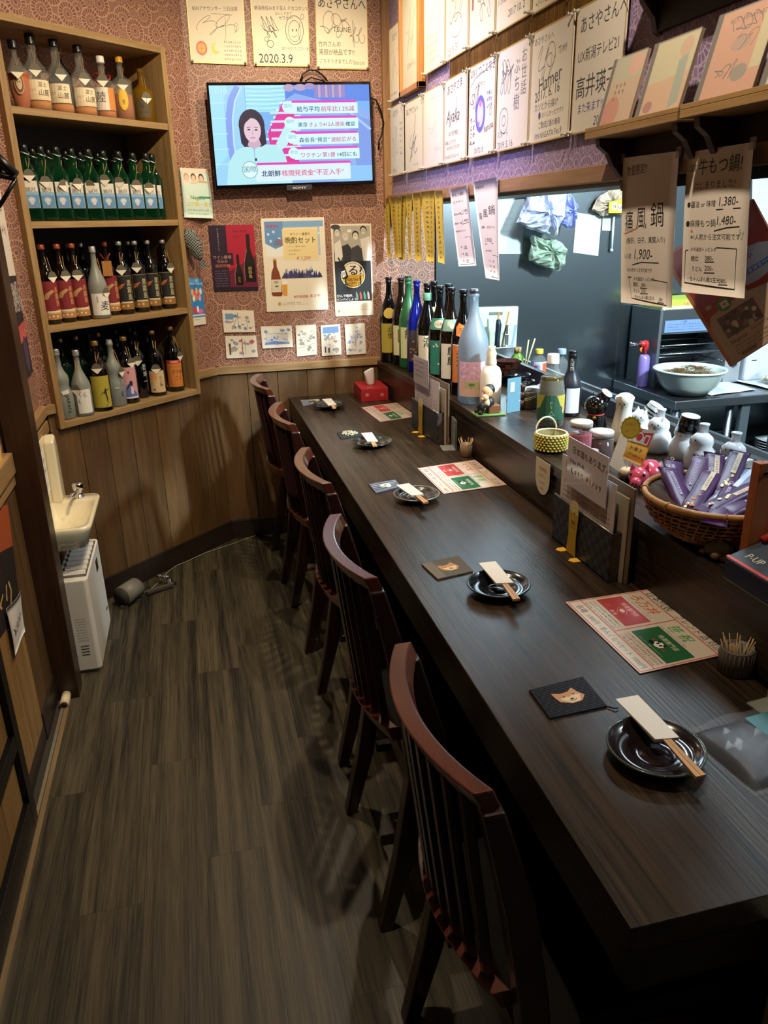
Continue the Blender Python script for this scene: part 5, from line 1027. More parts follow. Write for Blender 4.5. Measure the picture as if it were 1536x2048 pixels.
# ------------------------------------------------------------------ hanging paper signs
TAPE = mat('clear_tape', '#b8b8d0', .2, alpha=.35)
def hang(lab, px, cv, x=.975, color='#ece6e0', nm='menu_sign', group=None, bd=.006, tape=True):
    q4 = [RX(*p, x) for p in px]; o = sheet(nm, lab, 'sign', q4, cv, color, group=group, bend=lambda u, v: bd*math.sin(2.6*v+1)*(.6+.4*math.sin(3*u)))
    if tape:
        n = Vector((-1, 0, 0)); b_ = o.location
        for p in (q4[0], q4[1]):
            q = MB(); r_ = p-b_; q.box(r_.x-.006, r_.y-.008, r_.z-.012, r_.x-.0052, r_.y+.008, r_.z+.008); obj('tape', q, TAPE, o)
    return o
K = '#1c1a1c'
c = Canvas(200, 300, 150); c.text('数量限定!!', 18, 28, 22, '#3a3a4c', sx=.8, b=.01, rot=-.05); c.text('痛', 16, 128, 48, K, sx=.72).text('風', 62, 122, 48, K, sx=.85).text('鍋', 116, 116, 52, K, sx=.95).line([(14, 154), (36, 150), (70, 142)], 2.2, '#c8744a').text('(鮟肝、白子、真鱈入り)', 22, 168, 14, K, rot=-.02)
c.text('1人前', 14, 200, 12, K).text('1,900-', 52, 194, 30, K, shear=.2).line([(48, 218), (84, 212), (150, 212)], 2.4, K).text('※2人前から注文可能です', 26, 228, 9, K).line([(30, 244), (44, 244)], 2.4, K).line([(122, 246), (182, 250), (182, 296), (46, 288), (34, 246)], 1.8, K).text('〆の追加トッピング', 52, 246, 9.2, K)
c.text('雑炊', 52, 258, 10, K).text('380-', 84, 258, 11, K).line([(80, 265), (108, 265)], 1.4, K).text('うどん', 52, 271, 9, K).text('200-', 84, 270, 11, K).line([(80, 277), (112, 276)], 1.4, K).text('・ちゃんぽん麺(2玉分)', 50, 284, 8.6, K).text('380', 152, 285, 10, K).line([(148, 292), (172, 292)], 1.4, K)
hang('tall handwritten paper sign reading 痛風鍋 1,900, left of the two big ones', [(1250, 316), (1362, 302), (1342, 616), (1241, 605)], c)
c = Canvas(200, 300, 151); c.text('国産', 12, 34, 16, '#3a3a44', sx=.8).text('牛もつ鍋!', 42, 34, 36, K, sx=.88, b=.01, shear=.06).text('は', 30, 72, 20, '#c84a38').text('じまりました!', 48, 72, 19, K, sx=.95)
c.text('●醤油 or 味噌', 10, 110, 15, K).text('1,380-', 112, 106, 25, K, shear=.12, sx=.95).line([(108, 123), (178, 122)], 2.6, K).text('●麻辣もつ鍋', 8, 150, 17, K).text('1,480-', 108, 144, 25, K, shear=.12, sx=.95).line([(104, 166), (140, 160), (178, 158)], 2.6, K).text('※1人前から注文可能です。', 26, 178, 14, K).ell(30, 166, 4, 3, '#d88a6a')
c.line([(10, 208), (20, 206)], 1.8, K).line([(112, 200), (172, 202), (170, 284), (10, 278), (10, 208)], 2.6, K).text('〆の追加トッピング', 28, 204, 9.4, K).text('雑炊', 30, 224, 13, K).text('380-', 76, 222, 15, K).line([(76, 231), (106, 230)], 2, K).text('うどん', 32, 246, 12, K).text('200-', 76, 243, 15, K).line([(74, 254), (108, 253)], 2, K).text('・ちゃんぽん麺(2玉分)', 16, 268, 11, K).text('380-', 122, 268, 13, K).line([(120, 277), (148, 276)], 2, K); c.scrawl(176, 160, 16, 24, 2, '#a8a098', 1)
hang('tall handwritten paper sign reading 牛もつ鍋 with prices 1,380 and 1,480', [(1379, 305), (1512, 284), (1488, 597), (1362, 584)], c, x=.965)
c = Canvas(100, 300, 152); c.text('牛もつ鍋!', 8, 24, 17, '#2a2a2c', b=.01).text('はじまりました', 12, 52, 9, '#66564c').text('醤油or味噌', 12, 98, 9, K).text('1,380', 58, 90, 15, K).line([(56, 102), (90, 101)], 2, K).text('麻辣もつ鍋', 10, 134, 9, K).text('1,480', 56, 126, 15, K).line([(54, 140), (90, 136)], 2, K).scrawl(10, 160, 60, 8, 10, K, .9).line([(60, 190), (90, 190), (92, 292), (12, 294)], 1.8, K)
for k in range(3): c.scrawl(28, 222+k*26, 12, 8, 2, K, .9).text('380', 48, 226+k*26, 10, K).line([(46, 233+k*26), (64, 233+k*26)], 1.6, K)
hang('narrow handwritten paper sign, left of the two far ones by the yellow strips', [(902, 380), (937, 371), (952, 531), (917, 533)], c)
c = Canvas(100, 300, 153); c.text('数量限定', 8, 20, 10, '#3a3a44'); c.text('痛', 12, 108, 24, K, sx=.7).text('風', 34, 100, 28, K, sx=.85).text('鍋', 60, 92, 30, K).text('(鮟肝、白子入り)', 18, 142, 9, K).text('1,900', 28, 180, 18, K).line([(28, 194), (74, 190)], 2, K).scrawl(24, 210, 40, 7, 7, K, .9).line([(66, 226), (94, 228), (94, 294), (44, 292)], 1.8, K)
for k in range(3): c.scrawl(38, 240+k*16, 14, 7, 2, K, .9).text('200', 62, 244+k*16, 8, K)
hang('narrow handwritten paper sign ending lower, right of the two far ones', [(948, 364), (998, 354), (998, 561), (971, 556)], c)
# yellow strips
ys = [((770, 397), (780, 397), (782, 516), (775, 516), 0), ((781, 395), (797, 394), (796, 516), (790, 515), 1), ((793, 396), (805, 394), (803, 515), (797, 515), 2), ((803, 392), (815, 391), (809, 520), (797, 518), 3), ((814, 390), (826, 389), (822, 519), (817, 519), 4), ((827, 387), (843, 385), (844, 522), (830, 521), 5), ((842, 384), (871, 381), (866, 526), (853, 521), 6), ((860, 384), (871, 382), (868, 524), (860, 523), 7), ((871, 382), (887, 381), (889, 528), (876, 524), 8)]
for i, (a, b_, c_, d_, k) in enumerate(ys):
    c = Canvas(20, 130, 160+k)
    for j in range(13): c.scrawl(6, 8+j*9, 8, 6.5, 1, '#5a5030', .8)
    lab = 'yellow paper menu strip hanging from the lintel, %s from the back wall' % ('first', 'second', 'third', 'fourth', 'fifth', 'sixth', 'seventh', 'eighth', 'ninth')[i]
    hang(lab, [a, b_, c_, d_], c, x=.973-.0035*(k % 3), color='#c8a83a' if k % 2 else '#d0b448', nm='menu_strip', group='yellow menu strips', bd=.004, tape=False)
# red flyer board, tilted
P = [Vector((1.03, y_, z_)) for y_, z_ in (((1.565, 1.464)), ((1.26, 1.60)), ((1.03, 1.40)), ((1.298, 1.271)))]
c = Canvas(210, 297, 155)
q4 = [RX(1328, 515, 1.03), RX(1508, 398, 1.03), RX(1632, 626, 1.03), RX(1463, 733, 1.03)]
c.rect(0, 0, 210, 297, '#a82c22').rect(0, 0, 9, 297, '#c8743c').rect(0, 0, 210, 6, '#c8743c').ell(150, 130, 62, 40, '#b8b4b8').rect(112, 136, 200, 148, '#2a5a9a').text('事前登録受付中', 156, 142, 10, '#e8e8f0', 'c').text('実施中', 120, 112, 15, '#3a4a80').scrawl(112, 92, 76, 6, 16, '#8a7a88', .8).scrawl(112, 100, 60, 5, 14, '#8a7a88', .8)
c.poly([(9, 297), (9, 205), (22, 185), (60, 178), (120, 178), (180, 190), (210, 200), (210, 297)], '#bda893').ell(30, 164, 8, 5, '#bda893').ell(64, 176, 17, 15, '#3a8a4a').rect(56, 168, 74, 184, '#e0dccc').ell(65, 176, 3, 3, '#a84a3a').rect(92, 168, 120, 186, '#cdb8a8')
c.rect(32, 196, 124, 246, '#584a50')
for k in range(24): c.ell(c.r.uniform(38, 118), c.r.uniform(202, 242), c.r.uniform(4, 9), c.r.uniform(4, 8), c.r.choice(['#8a6a70', '#c8a8a0', '#3a2a34', '#d8c8c0', '#6a4a58', '#b8b0a8']))
c.text('Negicco', 32, 256, 13, '#4a342c', b=.04); c.scrawl(86, 250, 90, 8, 14, '#6a5448', 1).scrawl(32, 266, 140, 5, 26, '#6a5448', .8).scrawl(32, 274, 150, 5, 28, '#6a5448', .8).scrawl(32, 282, 120, 4, 24, '#6a5448', .8).rect(40, 286, 80, 292, '#6a5a3a')
sheet('flyer', 'red flyer with a group photograph, hung tilted on its corner at the right', 'poster', q4, c, '#b06a3a', thick=.004, ink=GLOSSINK)
# yellow notice and blue can under the lower shelf
c = Canvas(60, 50, 156); c.text('営業時間', 30, 12, 11, '#4a3a14', 'c').scrawl(8, 24, 44, 10, 6, '#4a3a14', 1.2)
sheet('notice', 'small yellow note under the disc shelf', 'sign', [RX(1318, 268, .99), RX(1374, 262, .99), RX(1372, 292, .99), RX(1312, 303, .99)], c, '#a88a2c')

# ------------------------------------------------------------------ on the ledge
LZ += .0006
def Lp(px, py, z=LZ): p = at(px, py, 2, z); return (p.x, p.y, z)
def topz(base, px, py): return at(px, py, 1, base[1]).z
def big(lab, x, y, glass, cv=None, cap=CAPK, R=.047, H=.405, lz=(.12, .47), extra=None, **kw):
    return bottle(lab, (x, y, LZ), R, H, glass, cap, .975, bf=.52, nf=.86, nr=.29, cv=cv, lz=lz, span=kw.pop('span', 1.9), group='large sake bottles on the ledge', cat='bottle', **kw)
def lab_(col, txt, tc='#1c1c1c', sz=34, seed=200, deco=None, W=100, H=160):
    c = Canvas(W, H, seed); c.rect(0, 0, W, H, col)
    if deco: deco(c)
    if txt: c.text(txt, W*.55, H*.2, sz, tc, vert=True, b=.02, gap=1.02)
    return c
def shoulder(t, R, z0, z1, r0, r1, cv, span=1.5, turn=0, nm='shoulder_label'):
    th = face(t.location)+turn; return cv.build(nm, t, cylmap(r0+.001, th, span, cv.W, cv.H, z0, z1, r1+.001), INK, e=.0002, cuts=8)
def leaf(col, txt, tc, seed, H=60):
    c = Canvas(100, H, seed); c.ell(50, H/2, 49, H/2, col); c.text(txt, 50, H/2, 24, tc, 'c', b=.02); return c
bx = [(.965, 3.785), (1.06, 3.775), (1.0, 3.685), (1.01, 3.585), (1.02, 3.485), (1.075, 3.40), (1.015, 3.305), (1.085, 3.225), (1.02, 3.145), (1.035, 3.04), (1.045, 2.925)]
t = big('dark sake bottle at the back wall end of the ledge, with a gold neck leaf', bx[0][0], bx[0][1], GL_BLACK, lab_('#a89a3a', '北雪', seed=201)); shoulder(t, .046, .215, .265, 0.0474, 0.0391, leaf('#c8b050', '', '#222222', 221), 1.3)
t = big('dark sake bottle with cream label reading 北雪 and a green neck leaf', bx[1][0], bx[1][1], GL_DGREEN, lab_('#d8d2b0', '北雪', seed=202, sz=46), turn=-.2); shoulder(t, .046, .215, .265, 0.0474, 0.0391, leaf('#5a9a80', '', '#fff0c8', 222), 1.4)
big('brown sake bottle with plain cream label and a gold strip', bx[2][0], bx[2][1], GL_BROWN, lab_('#cfc8a0', '', seed=203, deco=lambda c: c.rect(30, 20, 50, 90, '#7a6a34')))
big('frosted green sake bottle with a pale label reading 緑', bx[3][0], bx[3][1], GL_EM, lab_('#c8cf9c', '緑', '#24301c', 60, 204), cap=GL_EM, H=.41)
big('cobalt blue sake bottle with a dark ornate label', bx[4][0], bx[4][1], GL_BLUE, lab_('#3a2c30', '', seed=205, deco=lambda c: [c.ell(c.r.uniform(8, 92), c.r.uniform(8, 150), 7, 5, '#8a6a4a') for _ in range(14)]), cap=GL_BLUE)
t = big('dark sake bottle with a cream neck leaf, right of the cobalt bottle', bx[5][0], bx[5][1], GL_BLACK, lab_('#cfc8ac', '吟醸', seed=206)); shoulder(t, .046, .24, .30, 0.0465, 0.0316, leaf('#d8cf98', '吟', '#2c2c1c', 226, 90), 1.2)
t = big('dark sake bottle with a pale green seal collar and cream label of brush writing', bx[6][0], bx[6][1], GL_BLACK, lab_('#d2cbae', '潮', sz=56, seed=207)); q = MB(); q.lathe([(.0185, .335), (.0195, .337), (.0195, .365), (.0185, .367)], 20); obj('seal_collar', q, mat('sea_green', '#6a9a80', .5), t)
t = big('dark sake bottle with a yellow and black label, behind the menu stand', bx[7][0], bx[7][1], GL_BLACK, lab_('#cfc4a0', '大洋盛', sz=40, seed=208, deco=lambda c: c.rect(0, 0, 34, 160, '#b89a28'))); shoulder(t, .046, .20, .25, 0.0474, 0.0418, leaf('#e0d6b0', '', '#c8803a', 228), 1.2)
t = big('dark sake bottle with a green label and a green plum sash', bx[8][0], bx[8][1], GL_BLACK, lab_('#2a7a64', '', seed=209, deco=lambda c: [c.ell(c.r.uniform(20, 90), c.r.uniform(8, 150), 5, 5, '#b8cfa0') for _ in range(12)])); c = Canvas(100, 50, 229); c.rect(0, 0, 100, 50, '#3a8a68').ell(50, 25, 30, 18, '#d8d2b0').text('ふじの井', 50, 25, 14, '#1c1c1c', 'c', b=.02); shoulder(t, .046, .235, .28, 0.0460, 0.0353, c, 1.9)
t = big('brown sake bottle with a white label and a green neck sash of blossoms', bx[9][0], bx[9][1], GL_BROWN, lab_('#d6cfb4', '麒麟', sz=44, seed=210)); c = Canvas(100, 50, 230); c.rect(0, 0, 100, 50, '#7aa080').ell(40, 18, 12, 10, '#d8a080').ell(60, 30, 16, 10, '#c8d0a8'); shoulder(t, .046, .24, .285, 0.0456, 0.0344, c, 1.7)
def orc(c):
    c.line([(74, 150), (70, 110), (80, 80), (94, 60)], 4, '#4a6a30').line([(66, 155), (60, 120), (46, 96)], 3, '#4a6a30').ell(44, 92, 5, 5, '#e0d8c0').ell(54, 88, 4, 4, '#e0d8c0')
t = big('dark sake bottle with an orange label and an orange flag on the neck', bx[10][0], bx[10][1], GL_BLACK, lab_('#c87430', '', seed=211, deco=lambda c: (c.text('シン', 34, 40, 36, '#1c1c1c', 'c', vert=True, b=.02), orc(c), c.rect(0, 0, 100, 4, '#e0d8c0'))), lz=(.13, .5)); c = Canvas(100, 70, 231); c.poly([(0, 20), (20, 0), (100, 26), (84, 70), (8, 56)], '#d8742c').text('万寿', 48, 34, 26, '#2c1c10', 'c', b=.02); shoulder(t, .046, .225, .285, 0.0474, 0.0353, c, 1.4)
# tall frosted blue bottle
c = Canvas(120, 160, 212); c.rect(0, 0, 120, 160, '#c4a28c').rect(0, 0, 120, 84, '#c49aa6'); r_ = random.Random(3)
for _ in range(40): c.ell(r_.uniform(6, 114), r_.uniform(6, 80), r_.uniform(3, 8), r_.uniform(3, 7), r_.choice(['#cfa8b0', '#b88a9c', '#d4b0b4']))
c.rect(30, 92, 96, 124, '#a8a070').rect(50, 98, 74, 110, '#5a7a4a').line([(60, 100), (60, 122)], 2, '#6a5a3a').line([(20, 88), (22, 128)], 3, '#c07a6a').line([(100, 88), (102, 128)], 3, '#c07a6a'); c.text('純米', 112, 84, 7, '#4a3a34', vert=True)
t = bottle('tall frosted pale blue bottle with a pink blossom label, uncapped', (1.035, 2.775, LZ), .058, .42, GL_FBLUE, None, bf=.50, nf=.86, nr=.27, cv=c, lz=(.07, .385), span=1.9, turn=-.1, seg=36)
q = MB(); q.lathe([(.0165, .405), (.020, .408), (.020, .419), (.012, .421), (0, .421)], 20); obj('stopper', q, mat('steel_stopper', '#6a6a6a', .3, .8), t)
# cream eight-sided bottle
CW = mat('cream_glaze', '#cfc6b0', .35, coat=.2)
c = Canvas(60, 160, 213); c.text('雪男娘', 40, 50, 15, '#55503f', vert=True)
t = bottle('cream ceramic eight-sided bottle with a cloth-wrapped neck', (1.065, 2.665, LZ), .042, .225, CW, None, prof=[(0, 0), (.040, 0), (.042, .006), (.042, .125), (.034, .145), (.017, .158), (.015, .20), (0, .20)], cv=c, lz=(.1, .55), span=1.0, seg=8)
q = MB(); q.lathe([(.0165, .15), (.020, .165), (.017, .185), (.019, .2), (.013, .215), (.015, .225), (0, .228)], 14); obj('wrapped_stopper', q, mat('cream_cloth', '#c8bc9c', .8), t)
# figurine on a green base with a pale blue card
t = thing('figurine', 'clay figurine of a seated man in black holding a cream dog, on a green base', 'figurine', Lp(972, 833)); t.location.y += .03; t.location.x += .02
CL = lambda n, c, r=.5: mat(n, c, r)
q = MB(); q.box(-.055, -.035, 0, .055, .035, .006); obj('base', q, CL('figure_green', '#5a7a3a'), t, bevel=.002)
q = MB(); q.box(-.005, -.02, .006, .038, .022, .036); obj('bench', q, CL('figure_brown', '#6a4024'), t, bevel=.003)
q = MB(); q.ball((.0, -.004, .045), .020, sz=1.1); q.tube([(.0, -.01, .036), (-.028, -.018, .040), (-.034, -.02, .012)], [.012, .011, .009], 10); q.tube([(.006, .012, .036), (-.024, .014, .038), (-.034, .016, .012)], [.012, .011, .009], 10); q.ball((-.038, -.022, .012), .010, sy=.8); q.ball((-.038, .014, .012), .010, sy=.8); obj('black_suit', q, CL('figure_black', '#1a1a1a'), t)
q = MB(); q.ball((-.006, -.002, .082), .021, sz=1.05); obj('head', q, CL('figure_skin', '#c8946a'), t)
q = MB(); q.ball((.003, .002, .090), .020, sz=.95); obj('cap', q, CL('figure_black', '#1a1a1a'), t)
q = MB()
for yy in (-.011, .007): q.tube([(-.026+.002*abs(k-3), yy+.006*math.cos(k*1.047), .084+.006*math.sin(k*1.047)) for k in range(7)], .0012, 5)
obj('glasses', q, CL('figure_black', '#1a1a1a'), t)
q = MB(); q.ball((-.012, -.012, .045), .014, sz=1.3); q.ball((-.018, -.014, .066), .013); q.prism([(-.012, .074), (-.004, .074), (-.006, .086)], -.024, -.020, 'y'); q.prism([(-.030, .074), (-.022, .074), (-.028, .086)], -.012, -.008, 'y'); q.tube([(-.018, -.014, .064), (-.034, -.018, .06)], [.008, .005], 8); q.ball((-.02, -.006, .03), .012, sx=.7); obj('dog', q, CL('figure_cream', '#cfae84'), t)
b = MB(); b.box(-.0015, -.004, 0, .0015, .045, .10)
p0 = Lp(1002, 826); t2 = thing('card', 'pale blue upright card with a cut-out window behind the figurine', 'card', (p0[0]+.045, p0[1]+.0, LZ), .35); obj('card_face', MB().box(-.03, -.0015, 0, .035, .0015, .125), mat('pale_blue_card', '#5a8494', .5), t2); obj('cut_out', MB().box(-.018, -.0025, .075, .004, -.001, .11), mat('grey_cut', '#a8a498', .6), t2)
# brown bowls, trays, stacked cups, mug
BRN = mat('brown_lacquer', '#3a1c12', .3, coat=.4); BLK = mat('black_lacquer', '#0d0d0f', .2, coat=.5)
t = thing('stacked_cups', 'stack of brown ribbed cups, the topmost tilted, behind the figurine', 'cups', Lp(1030, 818))
for k in range(3):
    q = MB(); q.T = Matrix.Translation((0, 0, .031*k)) @ Matrix.Rotation(.14 if k == 2 else 0, 4, 'Y'); pr = []; q.lathe([(0, 0), (.027, 0), (.031, .032), (.034, .038), (.031, .038), (.027, .006), (0, .006)], 24); o = obj('cup', q, BRN, t)
    q2 = MB(); q2.T = q.T
    for j in range(20): a = j*math.pi/10; q2.tube([(.0275*math.cos(a), .0275*math.sin(a), .002), (.0318*math.cos(a), .0318*math.sin(a), .034)], .0022, 5)
    obj('ribs', q2, BRN, o)
OLV = mat('olive_stoneware', '#3c3322', .4, coat=.3)
t = thing('mug', 'dark stoneware mug with a pale wheat ear painted on its side', 'mug', Lp(1056, 815)); q = MB(); q.lathe([(0, 0), (.036, 0), (.040, .006), (.042, .05), (.043, .066), (.040, .067), (.038, .05), (.036, .008), (0, .008)], 32); obj('mug_body', q, OLV, t)
c = Canvas(100, 100, 214); c.line([(10, 90), (30, 50), (60, 26), (92, 18)], 2.4, '#a89a70')
for k in range(7): c.ell(34+k*8, 40-k*3.4, 4, 2.4, '#c8b890').ell(38+k*8, 52-k*3.8, 4, 2.4, '#a89a70')
c.build('wheat_motif', t, cylmap(.0425, face(t.location), 1.7, 100, 100, .01, .062), INK, e=.0002, cuts=8)
def bowl(lab, loc, R, h, m, group=None, nm='bowl', foot=.5):
    t = thing(nm, lab, 'bowl', loc, 0, group); q = MB(); q.lathe([(0, 0), (R*foot, 0), (R*foot, .005), (R*.85, h*.6), (R, h), (R*.97, h+.001), (R*.82, h*.66), (R*foot, .010), (0, .009)], 32); obj('bowl_body', q, m, t); return t
def tray(lab, loc, R, h, rot=0):
    t = thing('tray', lab, 'tray', loc, rot); q = MB(); q.lathe([(0, 0), (R*.8, 0), (R, h), (R*.95, h), (R*.76, .006), (0, .006)], 6, smooth=False); obj('tray_body', q, BRN, t, bevel=.002); return t
for k in range(4): p = Lp(1003, 762); tray('hexagonal brown tray, %s of the stack of four beside the tall frosted bottle' % ('lowest', 'second', 'third', 'topmost')[k], (p[0]+.008*k, p[1]-.005*k, LZ+.03+k*.014), .06, .02, .3+.4*k)
t = thing('tray_stand', 'black lacquer box carrying the stack of brown trays', 'box', Lp(1003, 762)); obj('box_body', MB().box(-.055, -.055, 0, .06, .055, .030), BLK, t, bevel=.003)
bowl('black lacquer bowl behind the cups on the ledge', Lp(1036, 772), .052, .05, BLK); bowl('shallow black lacquer dish with a pale rim glint, by the back lip', Lp(1050, 775), .04, .03, BLK)
WHC = mat('white_ceramic', '#d6dcdc', .15, coat=.5); PALE = mat('celadon', '#a8cfcf', .2, coat=.4)
for k in range(3): p = Lp(1078, 800); bowl('pale celadon plate, %s of three stacked behind the mug' % ('lowest', 'middle', 'topmost')[k], (p[0], p[1], LZ+k*.012), .062, .02, PALE)
for k in range(4):
    p = Lp(1092, 812); t = thing('dish', 'white wavy-rimmed dish, %s of four stacked behind the oil bottle' % ('lowest', 'second', 'third', 'topmost')[k], 'dish', (p[0]-.0, p[1], LZ+k*.013)); q = MB(); vs = []; fs = []; n = 28
    for j, (r, z) in enumerate(((.02, 0), (.05, .028), (.052, .030), (.022, .004))):
        for i in range(n): a = 2*math.pi*i/n; rr = r*(1+(.12*math.cos(4*a) if j in (1, 2) else 0)); vs.append((rr*math.cos(a), rr*math.sin(a), z+(.005*math.cos(4*a) if j in (1, 2) else 0)))
    for j in range(3):
        for i in range(n): fs.append((j*n+i, j*n+(i+1) % n, (j+1)*n+(i+1) % n, (j+1)*n+i))
    fs += [tuple(range(n-1, -1, -1)), tuple(3*n+i for i in range(n))]; q.add(vs, fs, 0, True); obj('dish_body', q, WHC, t)
# oil bottle and black bottle
p = Lp(1100, 855); c = Canvas(120, 100, 215); c.rect(0, 0, 120, 100, '#1d4a34').poly([(0, 0), (40, 0), (20, 50), (0, 60)], '#8a8a2c').poly([(80, 0), (120, 0), (120, 64), (96, 40)], '#a89a3a').line([(54, 80), (64, 62), (74, 80)], 1.6, '#a8b8a0', True).scrawl(56, 20, 14, 36, 1, '#c8b860', 1.2).ell(112, 60, 6, 14, '#c8906a')
t = bottle('clear round-shouldered bottle of olive-coloured oil with a green label and white cap', (1.150, 2.335, LZ), .047, .24, GL_CLEAR, CAPW, .875, prof=[(0, 0), (.040, 0), (.046, .01), (.047, .06), (.046, .11), (.040, .15), (.026, .185), (.018, .20), (.0165, .24), (0, .24)], cv=c, lz=(.12, .47), span=2.4, liq='#3c3410', lev=.70, capr=.0195)
c = Canvas(60, 100, 216); c.rect(0, 0, 60, 100, '#c8d2e0'); t = bottle('matt black bottle with a white label, behind the oil bottle', (1.285, 2.46, LZ), .038, .225, mat('matt_black_glass', '#1c2026', .35), CAPK, .9, bf=.42, nf=.78, nr=.40, cv=c, lz=(.06, .45), span=1.3, turn=.3, capr=.0165)
c = Canvas(20, 70, 217); c.text('久保田', 10, 14, 15, '#b8b0a0', vert=True); c.build('neck_lettering', t, cylmap(.0175, face(t.location), 1.2, 20, 70, .14, .21), INK, e=.0001)
# woven basket with handle
YW = mat('yellow_weave', '#b8ac50', .7); CR = mat('cream_rim', '#cfc0a0', .7)
t = thing('small_basket', 'small round yellow woven basket with a cream loop handle', 'basket', (1.025, 2.065, LZ)); q = MB(); q.lathe([(0, .002), (.042, .002), (.046, .006), (.047, .052), (.043, .052), (.041, .008), (0, .008)], 28); obj('shell', q, mat('basket_core', '#6a6230', .8), t)
q = MB()
for j in range(6):
    for i in range(26): a = 2*math.pi*(i+.5*(j % 2))/26; q.ball((.0475*math.cos(a), .0475*math.sin(a), .009+j*.008), .0052, 6, 4, sz=.8)
o = obj('weave', q, YW, t); o['kind'] = 'stuff'
q = MB(); q.tube([(.046*math.cos(a*.35), .046*math.sin(a*.35), .054) for a in range(19)], .0032, 6); obj('rim', q, CR, t)
q = MB(); q.tube([(-.046*math.cos(a*math.pi/10)*.75, .038, .052+.042*math.sin(a*math.pi/10)) for a in range(11)], .003, 6); obj('handle', q, CR, t)
# jars
LIDW = mat('lid_white', '#c4c0b8', .35, .2)
def jar(lab, x, y, R, H, liq, lev, cv=None, lidh=.016):
    t = thing('jar', lab, 'jar', (x, y, LZ)); q = MB(); q.lathe([(0, 0), (R*.92, 0), (R, .006), (R, H*.74), (R*.88, H*.82), (R*.88, H), (0, H)], 28); obj('glass_body', q, GL_CLEAR, t)
    q = MB(); q.lathe([(0, .004), (R*.9, .004), (R*.94, .01), (R*.94, H*min(lev, .72)), (0, H*min(lev, .72))], 24); obj('contents', q, liquor(liq) if liq[0] == '#' else MATS[liq], t)
    q = MB(); q.lathe([(R*.93, H-lidh), (R*.96, H-lidh), (R*.98, H-.002), (R*.93, H+.001), (0, H+.001)], 28); obj('lid', q, LIDW, t)
    if cv: cv.build('label', t, cylmap(R+.0008, face((x, y, LZ)), 1.7, cv.W, cv.H, H*.08, H*.70), INK, cuts=8)
    return t
c = Canvas(100, 120, 218); c.rect(0, 0, 100, 120, '#a85a6a').ell(56, 84, 14, 17, '#c8bab0').ell(50, 66, 7, 9, '#c8bab0').ell(70, 34, 3, 3, '#d8ccc8').ell(36, 50, 2.5, 2.5, '#d8ccc8').ell(60, 54, 2.5, 2.5, '#d8ccc8'); c.text('ICE', 14, 40, 12, '#d8a8b0', vert=True)
jar('tall pink-labelled jar with a white lid beside the small woven basket', 1.052, 1.935, .033, .118, '#a84a5c', .7, c)
jar('squat jar of dark red jam with a white lid', 1.118, 1.935, .036, .085, '#3a0c14', .72)
jar('tiny jar with a silvery lid in front of the jam jar', 1.035, 1.835, .019, .062, '#2c1418', .7)
jar('tiny white-lidded pot right of the jam jar', 1.118, 1.80, .017, .05, '#c8c0b4', .7)
# decanters shaped like animals
BG = mat('black_gloss_ceramic', '#0a0a0c', .08, coat=.6); WG = mat('white_gloss_ceramic', '#cfd3d6', .12, coat=.5)
def deco_face(t, R, th, z, s=1.0, nose=True, col='#1c1c20'):
    c = Canvas(100, 60, 219); c.ell(26, 16, 5, 7, col).ell(74, 16, 5, 7, col); 
    if nose: c.ell(50, 28, 5, 4, col).line([(50, 30), (50, 38), (40, 44)], 2.5, col).line([(50, 38), (60, 44)], 2.5, col)
    for k in (0, 1): c.line([(84, 28+8*k), (98, 24+10*k)], 1.6, col).line([(16, 28+8*k), (2, 24+10*k)], 1.6, col)
    c.build('painted_face', t, cylmap(R+.0006, th, 1.2*s, 100, 60, z-.012*s, z+.016*s), INK, e=.0002, cuts=6)
def ears(q, r, z, s=.010, m=0, yaw=0):
    for k in (-1, 1):
        a = yaw+math.pi/2*k; cx, cy = r*math.cos(a), r*math.sin(a); q.add([(cx-s, cy-s*.6, z), (cx+s, cy-s*.6, z), (cx+s, cy+s*.6, z), (cx-s, cy+s*.6, z), (cx*1.1, cy*1.1, z+s*2.2)], [(0, 1, 4), (1, 2, 4), (2, 3, 4), (3, 0, 4), (3, 2, 1, 0)])
def cupcap(t, loc, R, h, m, stripes=None, emblem=True, tilt=(.25, .1, 0)):
    T_ = Matrix.Translation(loc) @ Matrix.Rotation(tilt[0], 4, 'X') @ Matrix.Rotation(tilt[1], 4, 'Y')
    q = MB(); q.T = T_; q.lathe([(R*1.05, 0), (R*.95, h*.6), (R*.86, h*.94), (R*.8, h), (R*.72, h), (R*.66, h-.004), (0, h-.004)], 28); o = obj('cup_lid', q, m, t)
    q = MB(); q.T = T_; q.lathe([(R*.66, h+.0003), (R*.86, h+.0003), (R*.86, h-.002)], 28); obj('rim', q, WG, o)
    if stripes:
        for k in range(3): q = MB(); q.T = T_; z_ = h*(.12+.24*k); q.lathe([(R*1.055-.12*R*k*.55*.5, z_), (R*1.05-.12*R*k*.5-.0002, z_+h*.11)], 28); obj('stripe', q, BG, o)
    if emblem:
        c = Canvas(40, 40, 7); c.ell(14, 16, 6, 6, '#4a5a80').ell(27, 24, 7, 6, '#4a5a80').ell(10, 10, 2.5, 3, '#4a5a80').ell(19, 9, 2.5, 3, '#4a5a80').line([(20, 20), (30, 14)], 2, '#4a5a80')
        c.build('base_mark', o, lambda x, y, d: tuple(T_ @ Vector(((x/40-.5)*1.3*R, -(y/40-.5)*1.3*R, h-.0035+d))), INK)
